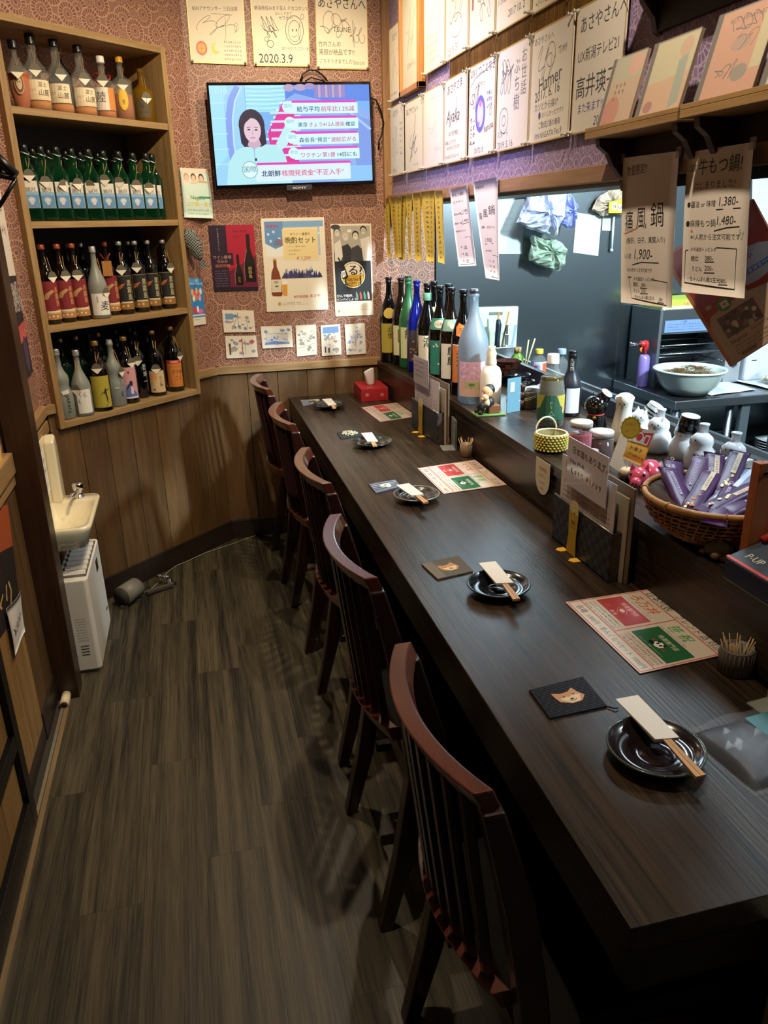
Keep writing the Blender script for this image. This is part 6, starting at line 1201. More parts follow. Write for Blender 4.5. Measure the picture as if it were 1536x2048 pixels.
t = thing('cat_decanter', 'glossy black cat-shaped decanter with an upturned cup on its head', 'decanter', (1.235, 2.185, LZ)); q = MB(); q.lathe([(0, 0), (.036, 0), (.040, .01), (.036, .04), (.026, .065), (.024, .072), (.034, .085), (.037, .10), (.030, .118), (.018, .126), (0, .126)], 28); ears(q, .022, .116, .008); obj('body', q, BG, t)
q = MB(); q.tube([(.0255*math.cos(k*.35), .0255*math.sin(k*.35), .069) for k in range(19)], .0022, 6); obj('red_collar', q, mat('red_ribbon', '#a02a24', .6), t); q = MB(); q.ball((-.018, -.026, .062), .0065); obj('bell', q, CAPG, t); cupcap(t, (.012, -.004, .112), .022, .034, BG, tilt=(.55, .35, 0))
deco_face(t, .037, face(t.location), .10, col='#8a7434')
t = thing('cat_vase', 'slim white cat-faced pitcher with an open slanted mouth', 'pitcher', (1.268, 2.075, LZ)); q = MB(); n = 28; vs = []; fs = []
prf = [(.028, 0), (.034, .012), (.034, .045), (.027, .085), (.024, .105), (.0255, .128), (.029, .142), (.026, .141), (.021, .120), (.02, .09)]
for j, (r, z) in enumerate(prf):
    for i in range(n): a = 2*math.pi*i/n; vs.append((r*math.cos(a), r*math.sin(a), z+(.010*abs(math.sin(a+.6))**2 if j in (6, 7) else 0)))
for j in range(len(prf)-1):
    for i in range(n): fs.append((j*n+i, j*n+(i+1) % n, (j+1)*n+(i+1) % n, (j+1)*n+i))
fs += [tuple(range(n-1, -1, -1)), tuple((len(prf)-1)*n+i for i in range(n))]; q.add(vs, fs, 0, True); obj('body', q, mat('cream_porcelain', '#cfc9ba', .2, coat=.4), t); deco_face(t, .0255, face(t.location)-.25, .117)
def critter(lab, x, y, kind, yaw=0):
    t = thing('animal_decanter', lab, 'decanter', (x, y, LZ), 0); q = MB(); q.lathe([(0, 0), (.034, 0), (.040, .012), (.041, .035), (.034, .058), (.028, .066), (.031, .078), (.028, .092), (.016, .103), (0, .105)], 28, sx=1.05)
    if kind != 'round': ears(q, .020, .092, .009, yaw=yaw)
    obj('body', q, WG, t); th = face(t.location)
    if kind in ('neck', 'round'):
        q = MB(); q.lathe([(.012, 0), (.0115, .028), (.0135, .030), (.0135, .034), (.010, .034), (.009, .006), (0, .006)], 20, (.008, .006, .094)); obj('spout', q, WG, t)
    return t, th
t, th = critter('white cat decanter with a black-striped upturned cup on its head', 1.318, 2.055, 'cup'); cupcap(t, (.022, -.004, .080), .028, .046, WG, stripes=True, tilt=(.35, .35, 0)); deco_face(t, .031, th-.3, .078)
t, th = critter('white cat decanter with an open round spout, left of the black-capped one', 1.315, 1.955, 'neck'); deco_face(t, .031, th-.35, .078)
t, th = critter('white dog decanter with a glossy black upturned cup on top', 1.345, 1.865, 'cup'); cupcap(t, (.0, -.004, .084), .030, .046, BG, emblem=False, tilt=(.12, .05, 0)); deco_face(t, .031, th-.45, .076)
t, th = critter('round white bird decanter with an open spout, behind the snack basket', 1.325, 1.765, 'round'); deco_face(t, .031, th-.8, .08, nose=False)
t, th = critter('round white bird decanter with an open spout, nearest the wooden box', 1.345, 1.66, 'round'); deco_face(t, .031, th-.9, .08, nose=False)
c = Canvas(100, 40, 20); c.line([(6, 12), (40, 30), (94, 26)], 4, '#2a3450').line([(30, 8), (60, 20), (96, 14)], 4, '#2a3450'); c.build('wing_mark', t, cylmap(.0415, th, 1.4, 100, 40, .02, .05), INK, e=.0003, cuts=8)
t = thing('white_box', 'small white patterned box between the bird decanter and the wooden box', 'box', (1.30, 1.585, LZ), .2); obj('box_body', MB().box(-.03, -.025, 0, .03, .025, .085), mat('box_white', '#c4c8c4', .5), t, bevel=.002); c = Canvas(60, 85, 21); [c.ell(c.r.uniform(5, 55), c.r.uniform(5, 80), 2.5, 1.6, '#6a747c') for _ in range(40)]; c.build('print', t, quadmap([(-.03, -.025, .085), (.03, -.025, .085), (.03, -.025, 0), (-.03, -.025, 0)], 60, 85, Vector((0, -1, 0)), .0006))
# pink pig
PK = mat('pink_gloss', '#c8506a', .22, coat=.4)
t = thing('pig_bank', 'glossy pink pig coin bank beside the snack basket', 'ornament', (1.075, 1.66, LZ), -.5); q = MB(); q.ball((.03, .045, .036), .034, 20, 12, sy=1.35, sz=.95); q.ball((.0, 0, .036), .026, 20, 12); q.tube([(-.006, -.018, .030), (-.012, -.036, .027)], [.014, .012], 16)
q.prism([(-.024, .052), (-.010, .058), (-.020, .072)], -.004, .004, 'y'); q.prism([(.010, .058), (.024, .052), (.020, .072)], -.004, .004, 'y')
for a, b_ in ((.012, .02), (.045, .02), (.015, .07), (.048, .07)): q.lathe([(.009, 0), (.010, .02)], 12, (a, b_, 0))
obj('body', q, PK, t); q = MB(); q.ball((-.021, -.012, .046), .0042); q.ball((.010, -.022, .048), .0042); q.ball((-.016, -.038, .029), .0022); q.ball((-.008, -.039, .028), .0022); obj('eyes_and_nostrils', q, BG, t)
# standing card: yellow round note on a wire clip, payment leaflet, snack price note
t = thing('note_clip', 'wire card clip holding a round yellow scalloped note', 'sign', (1.085, 1.735, LZ)); q = MB(); q.lathe([(0, 0), (.017, 0), (.018, .012), (.015, .016), (0, .016)], 20); obj('clip_foot', q, BG, t); q = MB(); q.lathe([(.0165, .016), (.018, .030), (.013, .036), (0, .036)], 20); obj('clip_cap', q, mat('cream_rim', '#cfc0a0', .7), t)
q = MB(); q.tube([(0, 0, .03), (.002, 0, .09), (-.006, 0, .11), (0, 0, .125), (.008, 0, .11), (.002, 0, .09)], .0011, 6); obj('wire', q, CAPS, t)
f0 = face(t.location); U = Vector((-math.sin(f0), math.cos(f0), 0)); N_ = Vector((math.cos(f0), math.sin(f0), 0)); o_ = Vector((0, 0, .145))
q = MB(); pts = [(.025*(1+.04*math.cos(14*a))*math.cos(a), .030*(1+.04*math.cos(14*a))*math.sin(a)) for a in [k*math.pi/42 for k in range(84)]]; nn = len(pts); vs = [tuple(o_+U*a+Vector((0, 0, b_))+N_*d) for d in (0, .001) for a, b_ in pts]; q.add(vs, [tuple(range(nn-1, -1, -1)), tuple(range(nn, 2*nn))]+[(i, (i+1) % nn, nn+(i+1) % nn, nn+i) for i in range(nn)]); no = obj('round_note', q, mat('note_yellow', '#b8a83a', .6), t)
c = Canvas(50, 60, 22); c.ring(25, 30, 22, 26, .8, '#5a5020'); c.text('お菓子', 25, 20, 10, '#c8983a', 'c').scrawl(10, 30, 30, 8, 4, '#c89a3a', 1).ell(16, 40, 2, 2, '#c86a3a'); c.build('note_print', t, quadmap([tuple(o_-U*.025+Vector((0, 0, .03))), tuple(o_+U*.025+Vector((0, 0, .03))), tuple(o_+U*.025-Vector((0, 0, .03))), tuple(o_-U*.025-Vector((0, 0, .03)))], 50, 60, N_, .0014))
ZP = 1.72
def at1(px, py, y): return at(px, py, 1, y)
c = Canvas(100, 130, 23); c.rect(30, 0, 60, 10, '#c83a34').text('Pay', 24, 22, 14, '#44444c').poly([(46, 14), (96, 6), (100, 46), (60, 62), (42, 40)], '#c03028').ell(60, 24, 12, 13, '#d8cfc8').ell(60, 24, 9, 10, '#c03028').rect(76, 14, 92, 40, '#d8cfc8').rect(79, 18, 89, 36, '#c03028')
sheet('payment_leaflet', 'white and red payment leaflet standing behind the yellow price note', 'leaflet', [at1(1247, 850, 1.79), at1(1312, 862, 1.76), at1(1268, 962, 1.76), at1(1218, 930, 1.79)], c, '#c8c2b4')
c = Canvas(100, 90, 24); c.text('お菓子', 14, 26, 21, '#3a3018', rot=.08, b=.02).text('1ケ10円です。', 12, 56, 15, '#3a3018', rot=.1, b=.01)
sheet('price_note', 'yellow-orange sticky note with the snack price, above the pink pig', 'sign', [at1(1256, 880, 1.70), at1(1298, 893, 1.69), at1(1283, 932, 1.69), at1(1244, 915, 1.70)], c, '#cc9a38', bend=lambda u, v: .004*math.sin(3*v))
t = thing('foil_packet', 'crumpled silvery clear packet behind the pink pig', 'packet', (1.15, 1.68, LZ), .3); q = MB(); rr = random.Random(6); vs = []; fs = []; n = 8
for j in range(n+1):
    for i in range(n+1): e_ = min(i, j, n-i, n-j)/(n/2); vs.append((-.035+.07*i/n, -.03+.06*j/n, .045+.018*e_+rr.uniform(-.004, .004)))
for j in range(n):
    for i in range(n): a = j*(n+1)+i; fs.append((a, a+1, a+n+2, a+n+1))
q.add(vs, fs, 0, False); q.box(-.033, -.028, 0, .033, .028, .043); obj('packet_film', q, mat('foil', '#98a0a4', .25, .6), t)
# wicker snack basket
WK = wood('wicker', '#7a4e24', '#b07c40', .5, 'X', 4, 4); bc = (1.065, 1.345)
t = thing('snack_basket', 'shallow round wicker basket full of purple wrapped snack bars', 'basket', (bc[0], bc[1], LZ)); RB = .148
def rz(u): return RB*(.56+.44*math.sin(u*math.pi/2)), .008+.085*u**1.3
q = MB(); n = 48; q.lathe([(0, .004)]+[(rz(k/8)[0]-.004, rz(k/8)[1]) for k in range(9)], n); obj('lining', q, mat('wicker_dark', '#3a2412', .7), t)
q = MB()
for k in range(10):
    u = (k+.3)/10; r, z = rz(u); pts = [((r+.0022*math.cos(24*a+math.pi*k))*math.cos(a), (r+.0022*math.cos(24*a+math.pi*k))*math.sin(a), z) for a in [2*math.pi*i/96 for i in range(97)]]; q.tube(pts, .0030, 5)
for i in range(48):
    a = 2*math.pi*i/48; q.tube([(rz(u)[0]*math.cos(a+.25*u), rz(u)[0]*math.sin(a+.25*u), rz(u)[1]) for u in (0, .25, .5, .75, 1)], .0026, 5)
o = obj('weave', q, WK, t); o['kind'] = 'stuff'
q = MB(); q.tube([((RB+.001)*math.cos(2*math.pi*i/48), (RB+.001)*math.sin(2*math.pi*i/48), .096) for i in range(49)], .0065, 8, flat=1.2); obj('rim', q, wood('wicker_rim', '#8a5c2c', '#b8854a', .4, 'X', 3, 6), t)
for k in range(8): a = k*.8+.2; q = MB(); q.tube([((RB+.001+.009*math.cos(b_))*math.cos(a), (RB+.001+.009*math.cos(b_))*math.sin(a), .096+.009*math.sin(b_)) for b_ in [j*.7 for j in range(10)]], .0015, 5); obj('binding', q, WK, t)
PURP = mat('purple_film', '#3a1046', .42, spec=.4); BARS = ['dark purple', 'purple with a cream strip', 'purple with orange flowers', 'pale blue and white']
def bar(i, lab, c0, ang, tilt, roll, L=.195, kind=0):
    t = thing('snack_bar', lab, 'snack', c0, group='snack bars in the wicker basket', rot=(roll, tilt, ang)); q = MB(); r_ = random.Random(40+i); n = 10; W2, T2 = .021, .011; vs = []; fs = []
    for j in range(n+1):
        x = -L/2+L*j/n; e_ = 1 if 0 < j < n else 0; w_ = W2*(1 if e_ else 1.15)*(1+r_.uniform(-.08, .08)); h_ = (T2 if 1 < j < n-1 else (T2*.8 if e_ else .0008))*(1+r_.uniform(-.1, .1))
        for a in range(8): an = 2*math.pi*a/8+.39; vs.append((x, w_*math.copysign(abs(math.cos(an))**.5, math.cos(an)), h_*math.copysign(abs(math.sin(an))**.6, math.sin(an))))
    for j in range(n):
        for a in range(8): fs.append((j*8+a, j*8+(a+1) % 8, (j+1)*8+(a+1) % 8, (j+1)*8+a))
    fs += [tuple(range(8)), tuple(n*8+a for a in range(7, -1, -1))]; q.add(vs, fs, 0, True); obj('wrapper', q, PURP if kind != 3 else mat('pale_film', '#8a94b0', .35), t)
    c = Canvas(145, 26, 40+i)
    if kind in (0,): c.rect(50, 6, 120, 13, '#8a7ca0').scrawl(54, 7, 60, 5, 8, '#3a1440', .8)
    if kind in (1, 2): c.rect(66, 12, 128, 23, '#b8a890').scrawl(74, 14, 40, 7, 6, '#6a5a50', .8)
    if kind == 2 or kind == 1:
        for _ in range(9): c.ell(c.r.uniform(6, 60), c.r.uniform(3, 20), c.r.uniform(2, 5), c.r.uniform(2, 4), c.r.choice(['#c8c29a', '#b8a83a', '#b85a34', '#d8cfa8']))
    if kind == 3: c.rect(60, 10, 130, 22, '#b8c4d8'); [c.ell(c.r.uniform(6, 60), c.r.uniform(3, 20), 4, 3, c.r.choice(['#c8c86a', '#d8d8e0', '#c87a6a'])) for _ in range(8)]
    c.ring(137, 8, 4, 4, 1, '#b8a8b8')
    c.build('wrapper_print', t, quadmap([(-L/2, .0125, T2+.0003), (L/2, .0125, T2+.0003), (L/2, -.0125, T2+.0003), (-L/2, -.0125, T2+.0003)], 145, 26, Vector((0, 0, 1)), .0004)); return t
SB = [(-.055, .075, .098, 1.05, -.30, .15, 0, 'purple snack bar leaning at the far left of the basket'), (-.02, .055, .110, .80, -.35, .1, 0, 'purple snack bar with a grey strip, second from the far left'), (.02, .045, .112, .95, -.38, .1, 1, 'snack bar with a long cream strip pointing at the bird decanter'), (-.04, .0, .104, .70, -.22, .1, 2, 'snack bar with flowers and cream strip slanting across the basket'),
      (.045, .0, .106, .55, -.15, .1, 3, 'pale blue snack bar in the middle of the basket'), (.0, -.055, .106, .30, -.12, .05, 1, 'snack bar with a broad cream strip lying across the front'), (.03, -.085, .100, .2, -.06, .1, 0, 'dark purple snack bar at the near front of the basket'), (.075, -.04, .10, .15, -.08, 0, 2, 'flowered snack bar at the right side of the basket'),
      (-.06, -.03, .084, 1.3, 0, 0, 0, 'dark purple snack bar low down against the left rim'), (-.0, -.10, .084, -.15, 0, 0, 2, 'flowered snack bar lowest at the near rim'), (.05, .07, .104, .4, -.1, 0, 0, 'dark purple snack bar at the back of the basket'), (-.075, .03, .10, 1.25, -.25, .1, 0, 'dark purple snack bar propped on the left rim of the basket'), (-.03, -.065, .098, .75, -.12, .05, 0, 'dark purple snack bar with a crimped end pointing at the camera'), (.06, .04, .122, .75, -.3, .1, 1, 'snack bar with a cream strip sticking up highest from the pile'), (-.01, .02, .082, .2, 0, 0, 0, 'dark purple snack bar underneath the middle of the pile')]
for i, (a, b_, z, an_, ti, ro, kd, lb) in enumerate(SB): bar(i, lb, (bc[0]+a, bc[1]+b_, LZ+z), an_, ti, ro, kind=kd)
# wooden toy cabinet at the right edge
OWD = wood('toy_cabinet_wood', '#7a3c18', '#9a5424', .45, 'Z', 1.0, 10); NV = mat('navy_panel', '#141c34', .3)
pA = Vector((1.0, 1.172, LZ)); t = thing('toy_arcade', 'wooden toy game cabinet with a navy control panel and yellow button at right edge', 'toy', tuple(pA), 0)
q = MB(); q.box(0.0, -.012, .0, .018, .006, .225); q.box(.018, -.012, .0, .30, .0, .225); obj('back_board', q, OWD, t, bevel=.002)
q = MB(); q.box(.018, -.016, .195, .30, -.011, .225); q.box(0, -.016, 0, .03, -.011, .225); obj('frame_board', q, OWD, t, bevel=.001)
q = MB(); q.lathe([(0, 0), (.006, 0), (.006, .002), (0, .002)], 12, (0, 0, 0)); o = obj('screw', q, BLK, t, loc=(.015, -.018, .205)); o.rotation_euler = (math.pi/2, 0, 0)
q = MB(); q.prism([(-.05, .001), (-.05, .045), (.14, .10), (.14, .001)], -.30, -.018, 'y'); o = obj('control_panel', q, NV, t, bevel=.004)
nv_ = Vector((0, .033, .124)).normalized(); nv_ = Vector((0, -.28, .96))
def cp(u, v): return (.14-.19*v, -.018-.282*u, .10-.055*v)
nrm = (Vector(cp(1, 0))-Vector(cp(0, 0))).cross(Vector(cp(0, 0))-Vector(cp(0, 1))).normalized()
nrm = nrm if nrm.z > 0 else -nrm
c = Canvas(300, 190, 25); c.rect(3, 3, 297, 187, '#2c343e'); r_ = c.r
for _ in range(26): x, y = r_.uniform(24, 276), r_.uniform(16, 140); c.ell(x, y, r_.uniform(5, 22), r_.uniform(3, 9), r_.choice(['#2f6a68', '#3f8a80', '#28505a', '#6a8a8a', '#1c3040', '#8a9a94', '#4a3a44']))
c.text('P-UP', 26, 158, 22, '#b8b090', b=.03).text('TAR', 104, 158, 22, '#b8b090', b=.03).rect(0, 181, 300, 187, '#b83a34'); c.build('panel_art', t, quadmap([cp(0, 0), cp(1, 0), cp(1, 1), cp(0, 1)], 300, 190, nrm, .0006), INK)
for u, v, cc in ((.20, .50, 'yellow'), (.52, .62, 'yellow')):
    q = MB(); q.lathe([(0, 0), (.017, 0), (.017, .005), (.013, .006)], 24); rt = nrm.to_track_quat('Z', 'Y').to_euler(); o = obj('button_ring', q, BLK, t, loc=Vector(cp(u, v))+nrm*.001); o.rotation_euler = rt
    q = MB(); q.lathe([(.012, .004), (.0125, .009), (.010, .0105), (0, .0105)], 24); ob = obj('button', q, mat('button_yellow', '#c8981c', .25, coat=.5), o)
q = MB(); q.tube([(.02, -.03, .075), (.06, -.03, .09), (.10, -.03, .085)], .008, 8); obj('red_rail', q, mat('red_ribbon', '#a02a24', .6), t)
q = MB(); q.box(-.04, -.03, -.0, -.03, -.02, .0); 
# turtle figure
t = thing('turtle', 'small bronze-brown turtle figure in netting beneath the wooden toy cabinet', 'ornament', (1.008, 1.245, LZ), .3); SHM = mat('turtle_shell', '#5a5238', .6, bump=.6, bscale=120)
q = MB(); q.ball((0, 0, .018), .028, 20, 12, sz=.75); obj('shell', q, SHM, t)
q = MB(); q.ball((-.028, -.014, .014), .010); obj('head', q, mat('turtle_skin', '#7a5a38', .5), t)
for x, y in ((-.016, -.024), (.016, -.024), (-.016, .022), (.016, .022)): q = MB(); q.ball((x, y, .007), .009, sz=.7); obj('leg', q, mat('turtle_skin', '#7a5a38', .5), t)
# oval note hanging off the ledge edge
t = thing('oval_note', 'cream half-oval paper note hanging from the ledge edge below the small basket', 'sign', (.9625, 1.98, LZ-.003)); pts = [(-.047, 0)]+[(.047*math.cos(a), -.052-.052*math.sin(a)*1.0) for a in [math.pi-math.pi*k/16 for k in range(17)]]+[(.047, 0)]
q = MB(); q.prism(pts, -.001, 0, 'x'); obj('paper', q, mat('paper#b8ac94', '#b8ac94', .8), t)
c = Canvas(94, 104, 26); c.text('営業時間', 47, 26, 13, '#b86a4a', 'c').scrawl(22, 40, 50, 12, 5, '#b8805a', 1).scrawl(26, 62, 40, 10, 4, '#77706a', 1).text('17:30', 46, 84, 12, '#b8704a', 'c'); c.build('lettering', t, quadmap([(-.0015, .047, 0), (-.0015, -.047, 0), (-.0015, -.047, -.104), (-.0015, .047, -.104)], 94, 104, Vector((-1, 0, 0))))

# ------------------------------------------------------------------ kitchen
STEEL = mat('steel_sheet', '#98a4a8', .24, 1.0, bump=.12, bscale=6); STL = mat('brushed_steel', '#9aa4a8', .32, .9); STD = mat('dull_steel', '#6a7478', .45, .7)
YW_ = D-.004; TZ = .70
for x0, x1 in ((1.226, 2.268), (2.272, 3.5)): obj('steel_panel', MB().box(x0, -.012, 0, x1, -.002, ZC-.01), STEEL, wb, bevel=.001)
obj('screw', MB().ball((1.50, -.014, 1.36), .007), STL, wb)
# work table
t = thing('work_table', 'stainless steel kitchen work table carrying the grill oven', 'table', (2.26, 3.245, 0)); WT = .56
obj('table_top', MB().box(0, 0, TZ-.045, WT, D-3.245-.02, TZ), STL, t, bevel=.004)
for x, y in ((.035, .035), (.035, .50), (.30, .5)): obj('leg', MB().lathe([(.019, 0), (.019, TZ-.045)], 16, (x, y, 0)), STL, t)
obj('leg', MB().lathe([(.019, 0), (.019, TZ-.045)], 16, (.36, .06, 0)), STL, t); obj('leg', MB().box(.40, .02, 0, .45, .05, TZ-.045), STD, t, bevel=.002)
obj('lower_shelf', MB().box(.02, .04, .22, WT-.02, .56, .24), STD, t)
t = thing('work_table', 'second stainless table at the right edge, draped with white paper', 'table', (2.825, 3.20, 0))
obj('table_top', MB().box(0, 0, TZ-.055, .66, D-3.20-.02, TZ-.006), STL, t, bevel=.012); obj('leg', MB().box(.02, .03, 0, .06, .07, TZ-.055), STD, t); obj('leg', MB().box(.6, .03, 0, .64, .07, TZ-.055), STD, t)
obj('plate_shelf', MB().box(.0, .06, .33, .66, .6, .345), STD, t)
def paper(lab, pts, z, seed, drop=0):
    q = MB(); r_ = random.Random(seed); n = 8; vs = []; fs = []
    for j in range(n+1):
        for i in range(n+1):
            u, v = i/n, j/n; P_ = [(pts[0][k]*(1-u)+pts[1][k]*u)*(1-v)+(pts[3][k]*(1-u)+pts[2][k]*u)*v for k in (0, 1)]; dz = r_.uniform(0, .004)
            if drop and v > .75: dz -= drop*(v-.75)/.25
            vs.append((P_[0]-pts[0][0], P_[1]-pts[0][1], dz))
    for j in range(n):
        for i in range(n): a = j*(n+1)+i; fs.append((a, a+1, a+n+2, a+n+1))
    q.add(vs, fs, 0, True); o = obj('paper_sheet', q, mat('kitchen_paper', '#c8ced4', .7), loc=(pts[0][0], pts[0][1], z)); m_ = o.modifiers.new('th', 'SOLIDIFY'); m_.thickness = .0008; return tag(o, lab, 'paper')
paper('white paper sheet spread under the big bowl on the steel table', [(2.45, 3.60), (2.80, 3.62), (2.79, 3.34), (2.50, 3.30)], TZ+.002, 1)
paper('white paper sheet under the garlic bag, hanging over the right table edge', [(2.83, 3.70), (3.40, 3.66), (3.40, 3.175), (2.90, 3.175)], TZ+.0, 2, .0)
# grill oven
ox, oy, oh = 2.335, 3.56, .40; OW_ = .40
t = thing('grill_oven', 'stainless steel open-fronted grill oven on the work table', 'oven', (ox, oy, TZ+.0006)); Od = .27
q = MB(); q.box(0, 0, .0, .018, Od, oh); obj('side_panel', q, STD, t, bevel=.002); obj('side_panel', MB().box(OW_+.02, 0, 0, OW_+.115, Od, oh), mat('oven_control', '#a4aaac', .4, .5), t, bevel=.002)
obj('hood', MB().box(.018, 0, .275, OW_+.02, Od, oh), STL, t, bevel=.003); obj('rear_panel', MB().box(.018, Od-.01, 0, OW_+.02, Od, .275), mat('dark_oven_steel', '#141414', .5, .4), t); obj('floor_plate', MB().box(.018, 0, 0, OW_+.02, Od, .03), STD, t)  # rear panel in one plain dark tone
obj('notice_plate', MB().box(.03, -.003, .285, .28, .0, .345), mat('blue_plate', '#6a84b0', .4), t); c = Canvas(250, 60, 3); c.text('ご注意', 110, 8, 10, '#2a3450', 'c'); [c.scrawl(16, 18+k*13, 210, 6, 24, '#40507a', .8) for k in range(3)]; c.build('plate_print', t, quadmap([(.03, -.0035, .345), (.28, -.0035, .345), (.28, -.0035, .285), (.03, -.0035, .285)], 250, 60, Vector((0, -1, 0))))
for z in (.12, .17, .215):
    q = MB(); q.tube([(.02, .012, z), (OW_+.02, .012, z)], .0035, 6); q.tube([(.02, .2, z), (OW_+.02, .2, z)], .0035, 6)
    if z == .17: [q.tube([(.03+.02*k, .012, z), (.03+.02*k, .24, z)], .0018, 5) for k in range(19)]
    else: [q.tube([(.04+.36*k, .0, z), (.04+.36*k, .24, z)], .003, 5) for k in range(2)]
    obj('rack', q, STL, t)
q = MB(); q.lathe([(0, 0), (.014, 0), (.014, .014), (0, .014)], 16, (0, 0, 0)); 
for z in (.10, .19): o = obj('knob', q, BLK, t, loc=(OW_+.07, 0, z)); o.rotation_euler = (math.pi/2, 0, 0)
t = thing('snack_box', 'yellow-green printed box lying on top of the grill oven', 'box', (ox+.02, oy+.02, TZ+oh)); obj('carton', MB().box(0, 0, 0, .30, .22, .045), mat('lime_card', '#a8c040', .5), t, bevel=.002)
c = Canvas(300, 45, 4); c.rect(0, 30, 300, 45, '#d8e09a').text('100', 120, 22, 24, '#c83a5a', b=.04).rect(176, 4, 206, 42, '#c83a48').text('辛口', 191, 20, 12, '#f0e8d8', 'c').text('100', 226, 22, 24, '#c83a5a', b=.04); c.build('carton_print', t, quadmap([(0, -.0006, .045), (.30, -.0006, .045), (.30, -.0006, 0), (0, -.0006, 0)], 300, 45, Vector((0, -1, 0))))
# gas torches
for i, (x, y, body, lab) in enumerate(((2.305, 3.62, '#8a78b8', 'red-headed gas torch on a lilac can, left of the grill oven'),)):
    t = thing('gas_torch', lab, 'torch', (x, y, TZ+.0006)); q = MB(); q.lathe([(0, 0), (.028, 0), (.030, .006), (.030, .15), (.022, .165), (.012, .17), (0, .17)], 24); obj('canister', q, mat('can'+body, body, .3, .2), t)
    if i == 0:
        q = MB(); q.lathe([(.011, .168), (.011, .19), (.016, .195), (.018, .225), (.012, .24), (0, .242)], 16); q.tube([(0, 0, .222), (-.035, -.01, .226)], .016, 12); obj('torch_head', q, mat('torch_red', '#b02a2c', .3), t)
        q = MB(); q.tube([(-.03, -.008, .226), (-.10, -.03, .231)], .009, 12); q.tube([(-.098, -.0295, .231), (-.108, -.032, .232)], .0105, 12); obj('nozzle', q, CHROME, t)
        q = MB(); q.tube([(-.025, -.006, .212), (-.034, -.010, .196), (-.028, -.008, .184)], .006, 8); obj('trigger', q, mat('torch_orange', '#e0742a', .35), t)
# big bowl with sprouts of seaweed
bp = at(1381, 790, 2, TZ); bl = (bp.x, bp.y+.03, TZ+.003); RBW = .178
t = thing('mixing_bowl', 'large white plastic bowl of brown strands in front of the grill oven', 'bowl', bl); q = MB(); q.lathe([(0, 0), (.085, 0), (.095, .004), (.135, .045), (.165, .105), (RBW-.004, .118), (RBW, .120), (RBW, .127), (RBW-.006, .129), (.160, .118), (.128, .048), (.088, .010), (0, .008)], 48); obj('bowl_body', q, mat('white_melamine', '#bfcfc4', .3), t)
q = MB(); r_ = random.Random(12); q.lathe([(0, .105), (.06, .102), (.11, .09), (.145, .08)], 24)
obj('strand_bed', q, mat('strand_dark', '#3a2c18', .8, bump=.8, bscale=90), t)
q = MB()
for _ in range(900):
    a = r_.uniform(0, 6.28); r = .13*math.sqrt(r_.random()); x, y = r*math.cos(a), r*math.sin(a); z = .102-.9*r*r+r_.uniform(0, .016)+(.014 if x > .03 and y > 0 else 0); b_ = r_.uniform(0, 6.28); l = r_.uniform(.012, .035)
    q.tube([(x, y, z), (x+l*.5*math.cos(b_), y+l*.5*math.sin(b_), z+r_.uniform(-.002, .008)), (x+l*math.cos(b_+.7), y+l*math.sin(b_+.7), z+r_.uniform(-.006, .006))], .0009, 3, mi=r_.choice((0, 1, 1, 2)), cap=False)
o = obj('strands', q, [mat('strand_dark', '#3a2c18', .8), mat('strand_brown', '#6a5024', .7), mat('strand_tan', '#94703a', .7)], t); o['kind'] = 'stuff'
# bags of peeled garlic
GAR = mat('garlic', '#cfc49c', .4); FILM = mat('clear_film', '#d8dce0', .08, alpha=.22)
def gbag(lab, x, y, z, n, R, seed):
    t = thing('garlic_bag', lab, 'bag', (x, y, z)); r_ = random.Random(seed); cm = MB(); cm.lathe([(0, -.018), (.009, -.012), (.013, 0), (.009, .011), (.003, .018), (0, .020)], 10); cme = cm.mesh('clove', [GAR])
    for i in range(n):
        a = r_.uniform(0, 6.28); r = R*math.sqrt(r_.random()); h = (1-(r/R)**2)*.055; o = bpy.data.objects.new('clove', cme); COL.objects.link(o); o.parent = t; o.location = (r*math.cos(a)*1.3, r*math.sin(a), .016+h*r_.random()**.6); o.rotation_euler = (r_.uniform(0, 3), r_.uniform(0, 3), r_.uniform(0, 3)); s_ = r_.uniform(.9, 1.35); o.scale = (s_,)*3
    q = MB(); vs = []; fs = []; m_ = 20
    for j in range(9):
        for i in range(m_): ph = math.pi*j/8; a = 2*math.pi*i/m_; k_ = 1+.05*math.sin(5*a+3*j)+r_.uniform(-.02, .02); vs.append(((R+.03)*1.3*math.sin(ph)*math.cos(a)*k_, (R+.03)*math.sin(ph)*math.sin(a)*k_, .046-.044*math.cos(ph)*(1 if ph < 1.57 else 1.15)*k_))
    for j in range(8):
        for i in range(m_): fs.append((j*m_+i, j*m_+(i+1) % m_, (j+1)*m_+(i+1) % m_, (j+1)*m_+i))
    q.add(vs, fs, 0, True); obj('film', q, FILM, t)
gbag('clear bag of pale peeled garlic on the white paper at the right', 3.02, 3.42, TZ+.004, 46, .085, 3)
gbag('second clear bag of garlic, higher up on the white appliance at the right', 3.07, 3.62, TZ+.205, 24, .06, 4)
t = thing('rice_cooker', 'white box-shaped appliance behind the garlic bag at the right edge', 'appliance', (2.88, 3.55, TZ)); obj('housing', MB().box(0, 0, 0, .45, .26, .20), mat('white_enamel', '#b8c0c8', .3), t, bevel=.02, seg=3); obj('slot', MB().box(.03, -.002, .11, .06, .0, .115), BLK, t)
for k in range(4):
    for s_, (x, y) in enumerate(((3.02, 3.42), (3.23, 3.42))):
        q = MB(); q.lathe([(0, 0), (.05, 0), (.095, .016), (.097, .019), (.05, .006), (0, .005)], 28); o = obj('plate', q, WHC, loc=(x, y, .347+.014*k)); tag(o, 'white plate, %s of the %s stack under the right table' % (('lowest', 'second', 'third', 'topmost')[k], ('left', 'right')[s_]), 'plate', 'plates stacked under the right steel table')
